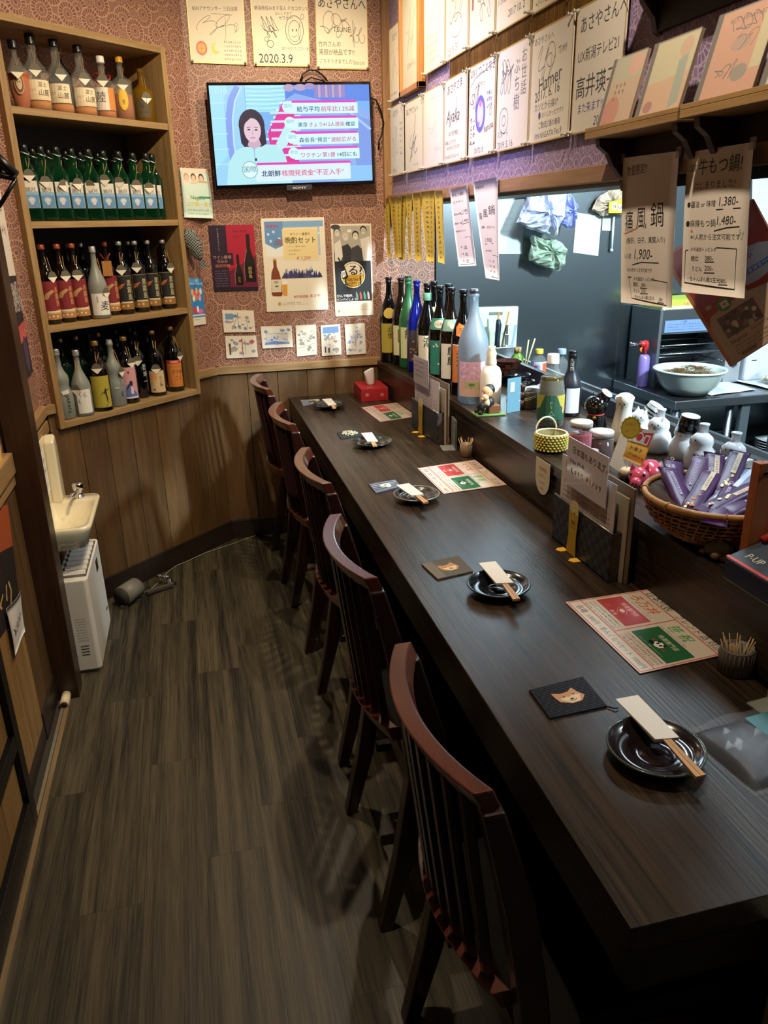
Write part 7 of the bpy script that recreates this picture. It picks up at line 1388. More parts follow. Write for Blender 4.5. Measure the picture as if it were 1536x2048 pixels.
# papers, bags and thermometer on the steel wall
KW = lambda px, py, off=.014: at(px, py, 1, D-off)
PM = '#b8c4c0'
for lab, px, k in (('pale paper taped to the steel wall behind the far paper signs', [(975, 403), (1049, 398), (1044, 508), (975, 508)], 0), ('pale paper with a cut corner on the steel wall, below the hanging bags', [(1153, 425), (1203, 433), (1196, 512), (1146, 505)], 1), ('small pale paper on the steel wall beside the white rod', [(1205, 432), (1226, 426), (1225, 462), (1204, 461)], 2), ('large pale paper on the steel wall behind the right signs', [(1505, 340), (1600, 338), (1590, 480), (1502, 478)], 3)):
    c = Canvas(100, 120, 60+k); [c.scrawl(10, 10+14*j, 60, 5, 10, '#9aa8a8', .5) for j in range(5)]
    sheet('paper', lab, 'paper', [KW(*p) for p in px], c, PM, thick=.001)
t = thing('thermometer_rod', 'thin white rod hanging on the steel wall by the small paper', 'rod', tuple(KW(1228, 430, .03))); z1 = KW(1228, 500, .03).z-KW(1228, 430, .03).z; obj('rod_body', MB().tube([(0, 0, 0), (.002, 0, z1)], .006, 10), mat('white_plastic2', '#c4ccd4', .3), t); obj('tip', MB().ball((.002, 0, z1), .009, 10, 8), mat('white_plastic2', '#c4ccd4', .3), t)
def crumple(name, lab, px, m, thick, seed, off=.09, inner=None):
    """a hanging bag: puffed crumpled body whose outline lies behind these photograph points"""
    P_ = [KW(*p, off) for p in px]; c_ = sum(P_, Vector())/len(P_); t = thing(name, lab, 'bag', tuple(c_)); r_ = random.Random(seed); N0 = 40; per = []; tot = len(P_)
    for i in range(N0): f = i/N0*tot; a = P_[int(f)]; b_ = P_[(int(f)+1) % tot]; per.append(a.lerp(b_, f-int(f))-c_)
    q = MB(); vs = []; rings = [1.0, .93, .8, .6, .35, .12]
    for side in (-1, 1):
        for ri, s_ in enumerate(rings if side < 0 else rings[::-1]):
            for i in range(N0):
                d = thick*math.sqrt(max(0, 1-s_*s_))*(1+r_.uniform(-.35, .35))+.012*math.sin(i*1.1+seed)*(s_ < 1)*s_; v = per[i]*s_; vs.append((v.x, v.y+side*d, v.z+r_.uniform(-.004, .004)))
    n_ = len(rings)*2; fs = [tuple(range(N0))] if False else []
    order = [5-k for k in range(6)]+[]
    R_ = lambda k: [k*N0+i for i in range(N0)]
    seq = [5, 4, 3, 2, 1, 0, 11, 10, 9, 8, 7, 6]
    for a, b_ in zip(seq[:-1], seq[1:]):
        for i in range(N0): fs.append((a*N0+i, a*N0+(i+1) % N0, b_*N0+(i+1) % N0, b_*N0+i))
    fs += [tuple(5*N0+i for i in range(N0)), tuple(6*N0+i for i in range(N0))]
    q.add(vs, fs, 0, False); obj('bag_body', q, m, t); return t
crumple('plastic_bag', 'translucent green plastic bag hanging below the white bag on the steel wall', [(1062, 470), (1090, 478), (1112, 480), (1125, 487), (1133, 500), (1130, 525), (1117, 543), (1085, 533), (1058, 520), (1062, 490)], mat('green_film', '#a4bca4', .35, alpha=.85), .05, 3)
crumple('plastic_bag', 'crumpled white plastic bag hanging from a hook on the steel wall', [(1066, 372), (1095, 362), (1132, 362), (1130, 430), (1118, 452), (1112, 476), (1090, 468), (1060, 458), (1033, 446), (1044, 420)], mat('white_film', '#c4cce0', .4), .06, 5, .13)
crumple('plastic_bag', 'clear bluish plastic bag bunched beside the white bag', [(1130, 390), (1140, 387), (1152, 405), (1153, 428), (1147, 452), (1140, 460), (1122, 448), (1126, 420)], mat('blue_film', '#9aa4e0', .2, alpha=.8), .04, 8, .12)
crumple('food_packet', 'clear packet of dried food with a lime green label, hanging at the lintel', [(1196, 395), (1222, 378), (1250, 372), (1262, 400), (1250, 430), (1218, 430), (1205, 432), (1184, 418)], mat('amber_film', '#b8a890', .2, alpha=.85), .03, 9, .045)
pk_ = [o for o in COL.objects if o.name.startswith('food_packet')][0]; obj('cord', MB().tube([(0, 0, 0), (.02, .02, .12)], .002, 6), CAPS, pk_)
obj_l = sheet('packet_label', 'lime green round-cornered label on the dried food packet', 'label', [KW(1218, 404, .083), (KW(1254, 396, .083)), KW(1254, 426, .083), KW(1217, 426, .083)], (lambda c: c.rect(10, 6, 26, 30, '#e8ecd8').scrawl(12, 10, 12, 16, 2, '#2c3c10', 1.5).rect(30, 14, 44, 34, '#e8ecd8').scrawl(31, 18, 12, 12, 2, '#2c3c10', 1.5))(Canvas(60, 40, 3)), '#b8cc2c', thick=.001)
del obj_l['label']; del obj_l['category']; obj_l.location = obj_l.location-pk_.location; obj_l.parent = pk_
# pass shelf items
def K_(px, py, z=.8506): p = at(px, py, 2, z); return (p.x, p.y, z)
cb = [at(951, 614, 1, 3.83), at(1036, 612, 1, 3.83), at(1030, 716, 1, 3.79), at(948, 719, 1, 3.79)]
bs = cb[3]; t = thing('cutting_board', 'pale green translucent cutting board with a slot handle, leaning by the steel wall', 'board', tuple(bs)); nv2 = Vector((0, -1, 0))
ql2 = [p-bs for p in cb]; slab(ql2, 0, .012, 'board_body', mat('pale_green_board', '#aebfa4', .4), t, .006); slab(sub(ql2, .30, .10, .62, .155), .0125, .0135, 'slot', mat('slot_dark', '#5c6458', .6), t, .001)
t = thing('knife_holder', 'steel holder with a dark-handled knife, chopsticks and utensils', 'holder', K_(1004, 728)); obj('rack_body', MB().box(-.05, -.03, 0, .06, .03, .09), STL, t, bevel=.002)
q = MB(); q.tube([(-.03, 0, .09), (-.03, 0, .12), (-.025, 0, .20), (-.028, 0, .225)], [.014, .013, .015, .010], 10); obj('knife_handle', q, mat('navy_handle', '#1c2634', .4), t)
for a, b_, m_ in ((-.03, -.02, 0), (.0, .035, 0)): q = MB(); q.tube([(a, .015, .08), (b_, .015, .26)], .0045, 6); obj('chopstick', q, mat('bamboo_stick', '#a8803c', .5), t)
q = MB(); q.box(.012, -.003, .08, .03, .003, .15); q.box(.015, -.002, .15, .027, .002, .2); obj('peeler', q, STL, t, bevel=.002); q = MB(); q.prism([(.045, .08), (.055, .08), (.075, .195), (.060, .195)], -.002, .0, 'y'); obj('spatula', q, mat('pale_spatula', '#8aa4c4', .3), t)
t = thing('bottle', 'small green-filled bottle with a tan cap on the kitchen shelf', 'bottle', K_(1034, 737)); obj('glass_body', MB().lathe([(0, 0), (.030, 0), (.032, .01), (.030, .06), (.014, .078), (.014, .09), (0, .09)], 20), mat('lime_liquid', '#8ac04a', .1, trans=.4), t); obj('cap', MB().lathe([(.017, .078), (.018, .105), (0, .106)], 16), mat('tan_cap', '#b0945a', .5), t)
t = thing('stick_cup', 'low tray with two pale sticks leaning out, left of the red-logo bottle', 'tray', K_(1050, 742)); obj('tray_body', MB().lathe([(0, 0), (.03, 0), (.034, .02), (.03, .02), (.026, .004), (0, .004)], 20), STL, t)
for a, b_ in (((-.005, 0, .01), (.012, .0, .15)), ((.0, 0, .01), (.045, 0, .155))): obj('stick', MB().tube([a, b_], .004, 6), mat('pale_stick', '#c8c08a', .5), t)
c = Canvas(100, 100, 5); c.rect(0, 0, 100, 100, '#c8ccdc').rect(72, 10, 100, 100, '#d8582c').ell(34, 34, 10, 10, '#c83a3a').text('日の出', 34, 34, 7, '#f0e8e0', 'c').text('みりん', 30, 68, 24, '#2a2a3c', 'c', b=.01)
t = bottle('clear squat bottle with a yellow cap and red-orange label on the kitchen shelf', K_(1076, 752), .038, .125, GL_CLEAR, mat('yellow_cap2', '#c8b03a', .4), .84, prof=[(0, 0), (.034, 0), (.038, .008), (.038, .07), (.028, .09), (.015, .10), (.015, .125), (0, .125)], cv=c, lz=(.05, .58), span=2.3, capr=.0195)
t = bottle('bottle with a pale blue cap half hidden behind the oil bottle', K_(1120, 765), .03, .15, GL_CLEAR, mat('bluecap', '#8a9cb8', .4), .85, capr=.0195)
# green crate and sink edge beneath the kitchen shelf
t = thing('counter_unit', 'dark steel kitchen base unit beneath the pass', 'cabinet', (1.70, 1.0, 0)); obj('unit_body', MB().box(0, 0, 0, .5, D-1.08, .55), mat('unit_dark', '#23282a', .5, .4), t); obj('unit_top', MB().box(-.01, 0, .55, .51, D-1.08, .57), STD, t)
b = MB(); b.box(0, 0, 0, .25, .4, .10); tag(obj('green_crate', b, mat('green_crate', '#2c6a44', .5), loc=(1.76, 2.3, .57), bevel=.01), 'green plastic crate on the dark base unit in the kitchen', 'crate')

# ------------------------------------------------------------------ on the counter
CZ = .7306
def plate(lab, x, y, R, h, col, rimc, rough=.18, deep=False):
    t = thing('plate', lab, 'plate', (x, y, CZ), 0, 'serving plates along the counter'); m_ = mat('plate'+col, col, rough, coat=.6, bump=.15, bscale=25)
    pr = [(0, 0), (R*.45, 0), (R*.5, .004), (R*.8, h*.55), (R-.002, h-.002), (R, h), (R-.004, h+.001), (R*.84, h*.62), (R*.72, h*.5), (R*.70, h*.52), (R*.52, .009), (R*.5, .0075), (R*.3, .0065), (R*.28, .0075), (0, .006)]
    q = MB(); q.lathe(pr, 56); obj('plate_body', q, m_, t); q = MB(); q.tube([((R-.001)*math.cos(2*math.pi*i/56), (R-.001)*math.sin(2*math.pi*i/56), h) for i in range(57)], .0022, 6); obj('rim', q, mat('rim'+rimc, rimc, .25, coat=.5), t); return t
PLS = [((1310, 1500), .0765, .024, '#1e1618', '#39453a', 'purple-black glazed plate with a green rim, nearest the camera'), ((997, 1172), .074, .022, '#10161c', '#1c2830', 'blue-black glazed plate, second from the camera'),
       ((833, 990), .072, .020, '#2c2620', '#77746a', 'brown-grey glossy plate with a pale rim, middle of the five'), ((745, 883), .080, .018, '#101614', '#18201e', 'flat black-green plate, second from the back wall'), ((658, 809), .078, .018, '#0d1216', '#141a1e', 'black plate closest to the back wall')]
for (px, py), R, h, c1, c2, lb in PLS: p = at(px, py, 2, .745); plate(lb, p.x, p.y, R, h, c1, c2)
SLV = mat('sleeve_paper', '#d8d0c4', .75); STK = wood('chopstick_wood', '#a87c50', '#c89a6a', .5, 'X', 6, 10)
CHS = [((1253, 1395), (1330, 1481), (1401, 1556), 'nearest the camera'), ((974, 1125), (1011, 1169), (1033, 1201), 'second from the camera'), ((805, 969), (836, 992), (852, 1007), 'third from the camera'), ((733, 866), (742, 884), (750, 893), 'second from the back wall'), ((653, 798), (661, 811), (669, 817), 'closest to the back wall')]
for a, b_, c_, lb in CHS:
    z = CZ+.030; A, B, C_ = at(*a, 2, z+.004), at(*b_, 2, z), at(*c_, 2, z-.003); B = A+(C_-A)*((B-A).length/(C_-A).length); dv = (C_-A); an_ = math.atan2(dv.y, dv.x); pitch = math.asin(max(-1, min(1, -dv.z/dv.length)))
    t = thing('chopstick_set', 'white paper sleeve with wooden chopsticks on the plate '+lb, 'chopsticks', tuple(A), rot=(0, pitch, an_), group='chopstick sleeves along the counter'); L1 = (B-A).length; L2 = dv.length
    q = MB(); q.hexa([(0, -.022, 0), (L1, -.020, 0), (L1+.006, .020, 0), (0, .022, 0), (0, -.022, .0016), (L1, -.020, .0065), (L1+.006, .020, .0065), (0, .022, .0016)]); obj('sleeve', q, SLV, t, bevel=.0007)
    q = MB(); q.box(.01, -.006, .0065, L1*.96, -.004, .0068)
    for s_ in (-1, 1): q = MB(); q.hexa([(L1*.82, s_*.003-.0028, .001), (L2, s_*.0045-.004, -.001), (L2, s_*.0045+.004, -.001), (L1*.82, s_*.003+.0028, .001), (L1*.82, s_*.003-.0028, .0045), (L2, s_*.0045-.004, .0045), (L2, s_*.0045+.004, .0045), (L1*.82, s_*.003+.0028, .0045)]); obj('chopstick', q, STK, t)
# coasters
CQ = [([(1058, 1380), (1165, 1353), (1214, 1412), (1100, 1437)], 'dark navy corduroy coaster with a tan dog face', 0), ([(843, 1128), (917, 1111), (946, 1142), (875, 1158)], 'grey striped coaster with a tan dog face', 1), ([(737, 968), (790, 959), (802, 973), (752, 986)], 'blue and white patterned coaster with a white figure', 2), ([(674, 865), (718, 859), (723, 871), (682, 877)], 'dark coaster heaped with pale beads, second from the back wall', 3), ([(601, 801), (638, 798), (641, 805), (606, 811)], 'small grey and cream coaster closest to the back wall', 4)]
for px, lb, k in CQ:
    q4 = [at(*p, 2, CZ+.003) for p in px]; q4 = [Vector((p.x, p.y, CZ)) for p in q4]; c = Canvas(100, 100, 70+k); base = ['#20222e', '#5c5850', '#4a5468', '#22262a', '#6c7078'][k]
    if k == 0: [c.rect(0, 5*j+3.6, 100, 5*j+5, '#15161e') for j in range(20)]
    if k == 1: [c.rect(0, 7*j, 100, 7*j+3, '#4a463e') for j in range(14)]; c.rect(0, 0, 26, 100, '#6a6255')
    if k == 2: [c.rect(0, 9*j, 100, 9*j+c.r.uniform(2, 6), c.r.choice(['#8a98a8', '#b8c0c4', '#2c3448'])) for j in range(11)]; c.ell(52, 45, 20, 16, '#c8c8c0').ell(60, 62, 10, 14, '#d4d0c4').line([(40, 40), (25, 28)], 3, '#c8c8c0').ell(52, 45, 6, 5, '#3a4050')
    if k in (0, 1):
        tan, lt = ('#b8845a', '#d8b890'); T0 = lambda pts: [(52+(x*.8+y*.25)*1.0, 50+(y*.8-x*.1)) for x, y in pts]
        c.poly(T0([(-26, -8), (-22, -26), (-8, -16), (10, -16), (26, -26), (26, -6), (30, 12), (12, 28), (-10, 28), (-28, 12)]), tan).poly(T0([(-22, 4), (-8, -2), (0, 4), (10, -2), (24, 4), (10, 26), (-10, 26)]), lt).ell(44, 50, 2.5, 2, '#1c1410').ell(62, 47, 2.5, 2, '#1c1410').ell(55, 60, 3.5, 2.5, '#1c1410').line(T0([(-8, 16), (0, 20), (8, 16)]), 1.6, '#3a2418')
    if k == 4: c.rect(50, 0, 100, 100, '#b0a890').ell(60, 50, 20, 22, '#3a3c40').rect(0, 0, 100, 8, '#a8aeb4')
    o = sheet('coaster', lb, 'coaster', q4, c, base, thick=.0035, group='coasters along the counter', toward=Vector((0, 0, 5)))
    if k == 0:
        n_ = o; b0 = o.location; q = MB()
        for j in range(20): v = (j+.5)/20; a_ = (q4[0].lerp(q4[3], v)-b0); c_ = (q4[1].lerp(q4[2], v)-b0); q.tube([tuple(a_+Vector((0, 0, .0032))), tuple(c_+Vector((0, 0, .0032)))], .0018, 5, flat=.5)
        qq = obj('ribs', q, mat('navy_cord', '#20222e', .8), o)
        for ch in o.children:
            if ch.name.startswith('lettering'): ch.location.z = .0013
        q = MB(); q.tube([tuple(q4[2]-b0+Vector((0, 0, .002))), tuple(q4[2]-b0+Vector((.010, -.012, .004))), tuple(q4[2]-b0+Vector((.016, -.010, .003)))], .0015, 5); obj('thread', q, mat('navy_cord', '#20222e', .8), o)
    if k == 3:
        q = MB(); r_ = random.Random(2); cc = sum(q4, Vector())/4-o.location
        for _ in range(90): a = r_.uniform(0, 6.28); r = math.sqrt(r_.random()); q.ball((cc.x+.032*r*math.cos(a), cc.y+.036*r*math.sin(a), .0055+.004*(1-r)+.001*r_.random()), .0036, 6, 4)
        ob = obj('beads', q, mat('pale_bead', '#a8a488', .4), o); ob['kind'] = 'stuff'
# laminated menus
def menu(lab, q4):
    c = Canvas(297, 210, 80); R_ = '#cc5048'; c.frame(4, 4, 293, 206, 2.4, R_); c.line([(4, 32), (293, 32)], 2.4, R_); c.line([(4, 176), (293, 176)], 2.4, R_).line([(146, 32), (146, 176)], 2.4, R_)
    c.text('日本代表', 14, 18, 24, '#34323a', b=.01).text('ブレンド酒', 130, 18, 22, '#34323a').text('対決!', 244, 18, 22, '#34323a', b=.01)
    c.text('ろ万丼', 16, 56, 32, '#c8643c', b=.03, shear=.2).text('笹 祝', 166, 54, 30, '#3a9a58', b=.03, shear=.2); c.scrawl(16, 74, 110, 7, 20, '#8a8078', .7).scrawl(160, 72, 90, 7, 16, '#8a8078', .7)
    c.rect(12, 84, 136, 144, '#ac3c3c').rect(158, 80, 286, 144, '#22603c')
    for x0, cc in ((74, '#d8c0b0'), (222, '#d8d4b8')): c.text('地酒専門店', x0, 98, 13, cc, 'c')
    c.line([(74, 104), (92, 116), (74, 128), (56, 116)], 1.2, '#d8a8a0', True).ell(74, 116, 8, 5, '#e0c8c0').text('酔 鯨', 74, 136, 10, '#d8c0b0', 'c').scrawl(34, 122, 14, 14, 1, '#d8a8a0', .6)
    c.ell(222, 120, 13, 10, '#e4e0d4').ell(213, 112, 4, 4, '#16181a').ell(231, 112, 4, 4, '#16181a').ell(217, 119, 3, 3.5, '#16181a').ell(227, 119, 3, 3.5, '#16181a').ell(208, 128, 8, 5, '#16181a').ell(200, 118, 3, 3, '#b83a3c').ell(244, 124, 3, 3, '#b83a3c').scrawl(180, 136, 84, 4, 16, '#b8c8a8', .5)
    for k in range(3): c.scrawl(14, 149+k*9, 124, 6.5, 20, '#57544e', .7).scrawl(160, 149+k*9, 124, 6.5, 20, '#57544e', .7)
    c.text('各種', 22, 191, 17, '#5a5650').text('1000円・飲みくらべセット 1000円', 66, 191, 15, '#5a5650', sx=.96)
    o = sheet('laminated_menu', lab, 'menu', q4, c, '#cfc4b4', thick=.0012, group='laminated menus on the counter', m=mat('laminate', '#cfc4b4', .25, coat=.7), ink=GLOSSINK, toward=Vector((0, 0, 5)))
MN = ['laminated menu sheet nearest the camera, red and green panels', 'laminated menu sheet in the middle of the counter, beside the toothpicks', 'laminated menu sheet at the far end, partly behind the menu stand']
g = lambda p, z=CZ+.001: Vector((p[0], p[1], z))
menu(MN[0], [at(1305, 1178, 2, CZ+.001), at(1466, 1306, 2, CZ+.001), at(1280, 1348, 2, CZ+.001), at(1131, 1205, 2, CZ+.001)])
menu(MN[1], [at(950, 920, 2, CZ+.001), at(1013, 970, 2, CZ+.001), at(887, 988, 2, CZ+.001), at(835, 937, 2, CZ+.001)])
menu(MN[2], [g((.930, 3.535)), g((.945, 3.235)), g((.765, 3.190)), g((.747, 3.49))])
# menu stands
def mstand(lab, loc, rot, near):
    t = thing('menu_stand', lab, 'menu stand', loc, rot)   # local: y along the counter (0..-L towards the camera), front face at x = 0
    L, Hh = .30, .125
    ck = bpy.data.materials.get('checked_leather')
    if not ck:
        ck = bpy.data.materials.new('checked_leather'); ck.use_nodes = True; nt = ck.node_tree; n = nt.nodes.new('ShaderNodeTexChecker'); n.inputs['Scale'].default_value = 52; tc = nt.nodes.new('ShaderNodeTexCoord'); nt.links.new(tc.outputs['Object'], n.inputs['Vector']); n.inputs['Color1'].default_value = lin('#14161a'); n.inputs['Color2'].default_value = lin('#2b3036'); nt.links.new(n.outputs['Color'], nt.nodes['Principled BSDF'].inputs['Base Color']); nt.nodes['Principled BSDF'].inputs['Roughness'].default_value = .45
    obj('holder_front', MB().box(0, -L, 0, .006, 0, Hh), ck, t, bevel=.001); obj('holder_back', MB().box(.022, -L, 0, .028, 0, Hh), ck, t, bevel=.001); obj('holder_base', MB().box(0, -L, 0, .028, 0, .004), ck, t); obj('end_edge', MB().box(.006, -L, .004, .022, -L+.003, Hh), mat('brown_edge', '#3a2a1c', .5), t)
    q = MB(); q.tube([(.003, 0, Hh), (.003, -L, Hh)], .0035, 8); obj('metal_rod', q, mat('tarnished_rod', '#77716a', .3, .8), t)
    obj('menu_card', MB().box(.028, -L-.012, 0, .033, .0, .215), mat('cream_card', '#9c8f78', .6), t, bevel=.001); obj('menu_card', MB().box(.036, -L-.022, 0, .0405, -.02, .24), mat('brown_card', '#6a5846', .5), t, bevel=.001)
    # laminated sheet in the holder, acrylic sign above it
    obj('price_sheet', MB().box(.012, -L+.015, .01, .0135, -.01, .24), mat('lilac_sheet', '#b4a8a8', .35, coat=.4), t)
    c = Canvas(280, 230, 91); c.rect(2, 2, 278, 228, '#bcb0ac'); r_ = c.r
    for k in range(5): [c.scrawl(14+k*52, 76+j*13, 40, 8, 4, '#3a3430' if (k+j) % 4 else '#a85a48', 1) for j in range(4)]
    c.text('日本酒', 20, 20, 18, '#3a3430').text('グラス', 20, 44, 16, '#a85a48').scrawl(20, 60, 200, 9, 14, '#3a3430', 1)
    c.build('price_print', t, quadmap([(.0118, -.01, .24), (.0118, -L+.015, .24), (.0118, -L+.015, .01), (.0118, -.01, .01)], 280, 230, Vector((-1, 0, 0))))
    if near:
        obj('acrylic_card', MB().box(.0, -.26, .175, .0025, -.06, .30), mat('lilac_clear', '#bcb2b6', .1, coat=.6), t)
        c = Canvas(200, 125, 92); c.text('日本酒もあります。', 24, 26, 21, '#4a444a', rot=.02).text('Free Wi-Fi', 16, 56, 17, '#2c2a30').scrawl(22, 74, 70, 16, 4, '#4a3a30', 1.4).scrawl(100, 76, 80, 16, 5, '#4a3a30', 1.4).line([(150, 34), (180, 40)], 1.5, '#a84a3a')
        c.build('card_print', t, quadmap([(-.0004, -.06, .30), (-.0004, -.26, .30), (-.0004, -.26, .175), (-.0004, -.06, .175)], 200, 125, Vector((-1, 0, 0))))
    else:
        obj('acrylic_card', MB().box(.0, -.20, .20, .0025, -.03, .31), mat('lilac_clear2', '#a09698', .25, coat=.3), t)
        c = Canvas(170, 110, 93); [c.scrawl(20, 14+18*k, 100, 9, 8, '#5a5258', 1) for k in range(4)]; c.build('card_print', t, quadmap([(-.0004, -.03, .31), (-.0004, -.20, .31), (-.0004, -.20, .20), (-.0004, -.03, .20)], 170, 110, Vector((-1, 0, 0))))
    # yellow paper beer-glass strip with two feet
    YS = mat('yellow_strip', '#a8841c', .6)
    q = MB(); y0 = -L*.42; q.prism([(y0+.030, .001), (y0-.020, .001), (y0-.017, .05), (y0-.022, .10), (y0-.024, .135), (y0-.012, .148), (y0+.012, .148), (y0+.026, .135), (y0+.026, .10), (y0+.022, .05)], -.006, -.005, 'x'); o = obj('paper_strip', q, YS, t)
    q = MB(); q.prism([(y0+.020, .122), (y0+.008, .112), (y0-.004, .120), (y0-.020, .112), (y0-.022, .134), (y0-.012, .146), (y0+.012, .146), (y0+.024, .134)], -.0066, -.006, 'x'); obj('foam_print', q, mat('foam_cream', '#b8ac84', .7), o)
    c = Canvas(40, 30, 94); c.text('乾杯', 20, 10, 12, '#4a3a10', 'c').scrawl(6, 20, 28, 5, 5, '#4a3a10', .6); c.build('strip_lettering', o, quadmap([(-.0063, y0+.018, .10), (-.0063, y0-.018, .10), (-.0063, y0-.018, .07), (-.0063, y0+.018, .07)], 40, 30, Vector((-1, 0, 0))))
    for yy in (y0+.038, y0-.034): q = MB(); q.prism([(-.002, yy+.012), (-.020, yy+.012), (-.030, yy+.002), (-.022, yy-.012), (-.002, yy-.012)], 0, .0015, 'z'); obj('paper_foot', q, mat('yellow_foot', '#d8a83a', .6), t)
    return t
mstand('black checked menu stand nearer the camera, with an acrylic card and lilac sheet', (.905, 1.785, CZ), .0, True)
mstand('black checked menu stand at the far end, in front of the dark sake bottles', (.872, 3.065, CZ), .06, False)
# toothpick holders
def picks(lab, x, y, R, H, col, dense):
    t = thing('toothpick_holder', lab, 'toothpick holder', (x, y, CZ)); q = MB(); q.lathe([(0, 0), (R*.92, 0), (R, .004), (R, H-.003), (R*.97, H), (R*.86, H), (R*.84, .006), (0, .006)], 32); obj('cup', q, mat('pick'+col, col, .5, .1), t)
    q = MB()
    for k in range(24): a = 2*math.pi*k/24; q.tube([(R*math.cos(a), R*math.sin(a), .005), (R*math.cos(a), R*math.sin(a), H-.004)], .0012, 4)
    obj('flutes', q, mat('pick'+col, col, .5, .1), t); r_ = random.Random(int(x*1000)); pm_ = MB(); pm_.tube([(0, 0, 0), (0, 0, .062)], [.0011, .0009], 5); pme = pm_.mesh('toothpick', [mat('pick_wood', '#b8a07a', .6)])
    for k in range(dense):
        a = r_.uniform(0, 6.28); rr = R*.5*math.sqrt(r_.random()); o = bpy.data.objects.new('toothpick', pme); COL.objects.link(o); o.parent = t; o.location = (rr*math.cos(a), rr*math.sin(a), .008); tl = r_.uniform(.15, .38); o.rotation_euler = (tl*math.sin(a)*-1, tl*math.cos(a), 0)
picks('small tan toothpick holder beside the middle menu', .945, 2.59, .0215, .048, '#8a745c', 16)
picks('grey-brown fluted toothpick holder at the right edge', .945, 1.075, .031, .052, '#5f564e', 26)
# tissue box
t = thing('tissue_box', 'red patterned tissue box by the back wall', 'tissue box', (.775, 3.615, CZ), -.02); obj('carton', MB().box(0, 0, 0, .135, .19, .062), mat('red_card', '#9c1f24', .45), t, bevel=.001)
c = Canvas(135, 62, 95); r_ = c.r
for x, y in ((30, 30), (104, 34)): [c.line([(x, y), (x+11*math.cos(a), y+10*math.sin(a))], 2, '#c88a74') for a in (0, 1.05, 2.1, 3.14, 4.2, 5.25)]; c.ring(x, y, 6, 6, 1.5, '#c88a74')
c.build('print', t, quadmap([(0, -.0006, .062), (.135, -.0006, .062), (.135, -.0006, 0), (0, -.0006, 0)], 135, 62, Vector((0, -1, 0))))
c = Canvas(135, 190, 96); [c.ell(c.r.uniform(8, 126), c.r.uniform(8, 180), 2.5, 2, '#c8705c') for _ in range(16)]; c.build('top_print', t, quadmap([(0, .19, .0625), (.135, .19, .0625), (.135, 0, .0625), (0, 0, .0625)], 135, 190, Vector((0, 0, 1))))
q = MB(); vs = []; fs = []; n, m_ = 14, 8
for j in range(m_+1):
    v = j/m_
    for i in range(n): a = 2*math.pi*i/n; r = .016+.018*v-.01*v*v; vs.append((.0675+r*math.cos(a)*(1+.25*math.sin(3*a+2*v))-.014*v, .085+r*.45*math.sin(a)*(1+.3*math.cos(2*a)), .06+.075*v*(1+.18*math.cos(a+.5))))
for j in range(m_):
    for i in range(n): fs.append((j*n+i, j*n+(i+1) % n, (j+1)*n+(i+1) % n, (j+1)*n+i))
q.add(vs, fs, 0, True); o = obj('tissue', q, mat('tissue_paper', '#c8bcb0', .8), t); sm_ = o.modifiers.new('th', 'SOLIDIFY'); sm_.thickness = .0008
# acrylic stands
ACR = mat('acrylic', '#c8d0c8', .05, alpha=.2)
def acr(lab, x, y, rot, H=.115, W2=.075):
    t = thing('acrylic_stand', lab, 'sign holder', (x, y, CZ), rot); obj('base_plate', MB().box(-.045, -W2/2, 0, .005, W2/2, .002), ACR, t); obj('upright', MB().box(.0, -W2/2, .002, .0022, W2/2, H), ACR, t, bevel=.0005); obj('back_upright', MB().box(.0052, -W2/2, .002, .0072, W2/2, H), ACR, t)
    obj('card', MB().box(.0026, -W2/2+.003, .01, .0048, W2/2-.003, H-.002), mat('dark_green_card', '#1f2c24', .5), t); c = Canvas(70, 100, 97); c.text('お通し', 35, 30, 14, '#77806a', 'c').ell(35, 60, 12, 10, '#5f6e58').scrawl(12, 80, 44, 6, 8, '#6a745e', .8); c.build('card_print', t, quadmap([(-.0004+.0028, W2/2-.003, H-.004), (.0024, -W2/2+.003, H-.004), (.0024, -W2/2+.003, .012), (.0024, W2/2-.003, .012)], 70, 100, Vector((-1, 0, 0))))
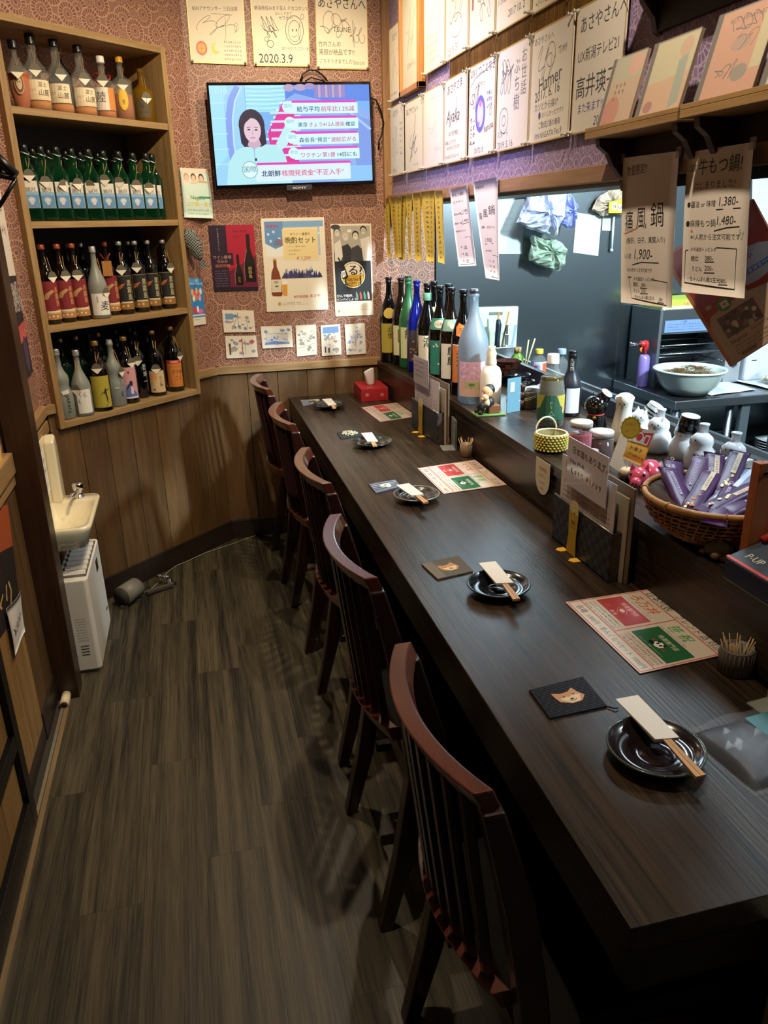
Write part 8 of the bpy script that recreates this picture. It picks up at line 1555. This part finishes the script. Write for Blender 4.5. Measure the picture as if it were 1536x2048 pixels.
acr('small clear acrylic stand with a dark green card, beside the far toothpick holder', .935, 2.71, -.15)
acr('clear acrylic stand with a green card at the right edge behind the wrapped packet', .945, .945, .1)
t = thing('candy', 'pink twist-wrapped candy on the counter by the acrylic stand', 'candy', (.93, 2.80, CZ)); q = MB(); q.ball((0, 0, .008), .008, 12, 8, sx=1.3); obj('sweet', q, mat('candy_pink', '#b86a5c', .4), t); q = MB(); q.prism([(-.010, .004), (-.022, .0), (-.022, .014), (-.010, .011)], -.004, .004, 'y'); q.prism([(.010, .004), (.022, .0), (.022, .014), (.010, .011)], -.004, .004, 'y'); obj('twisted_ends', q, mat('candy_pink', '#b86a5c', .4), t)
# wrapped navy packet at the right edge
t = thing('wrapped_packet', 'dark navy packet in clear crinkled film at the right end of the counter', 'packet', (.822, .86, CZ), .1)
q = MB(); r_ = random.Random(21); n = 12; vs = []; fs = []
for j in range(n+1):
    for i in range(n+1): u, v = i/n, j/n; e_ = (math.sin(math.pi*u)**.5)*(math.sin(math.pi*v)**.5) if 0 < u < 1 and 0 < v < 1 else 0; vs.append((-.07+.20*u, -.07+.14*v, .002+.022*e_+r_.uniform(0, .0016)))
for j in range(n):
    for i in range(n): a = j*(n+1)+i; fs.append((a, a+1, a+n+2, a+n+1))
q.add(vs, fs, 0, True); o = obj('navy_contents', q, mat('navy_cloth', '#131624', .5), t); o.modifiers.new('th', 'SOLIDIFY').thickness = -.0015
q = MB(); vs = []
for j in range(n+1):
    for i in range(n+1): u, v = i/n, j/n; e_ = (math.sin(math.pi*u)**.4)*(math.sin(math.pi*v)**.4) if 0 < u < 1 and 0 < v < 1 else 0; vs.append((-.085-.03*(1-v)*0+.225*u, -.085+.17*v, .003+.030*e_+.004*math.sin(9*u+5*v)*e_+r_.uniform(0, .003)))
q.add(vs, fs, 0, False); obj('film', q, mat('crinkled_film', '#c8ccd4', .08, alpha=.09), t)
q = MB(); q.box(.02, -.03, .012, .09, .05, .026); obj('teal_insert', q, mat('teal_print', '#2c7a84', .4), t)
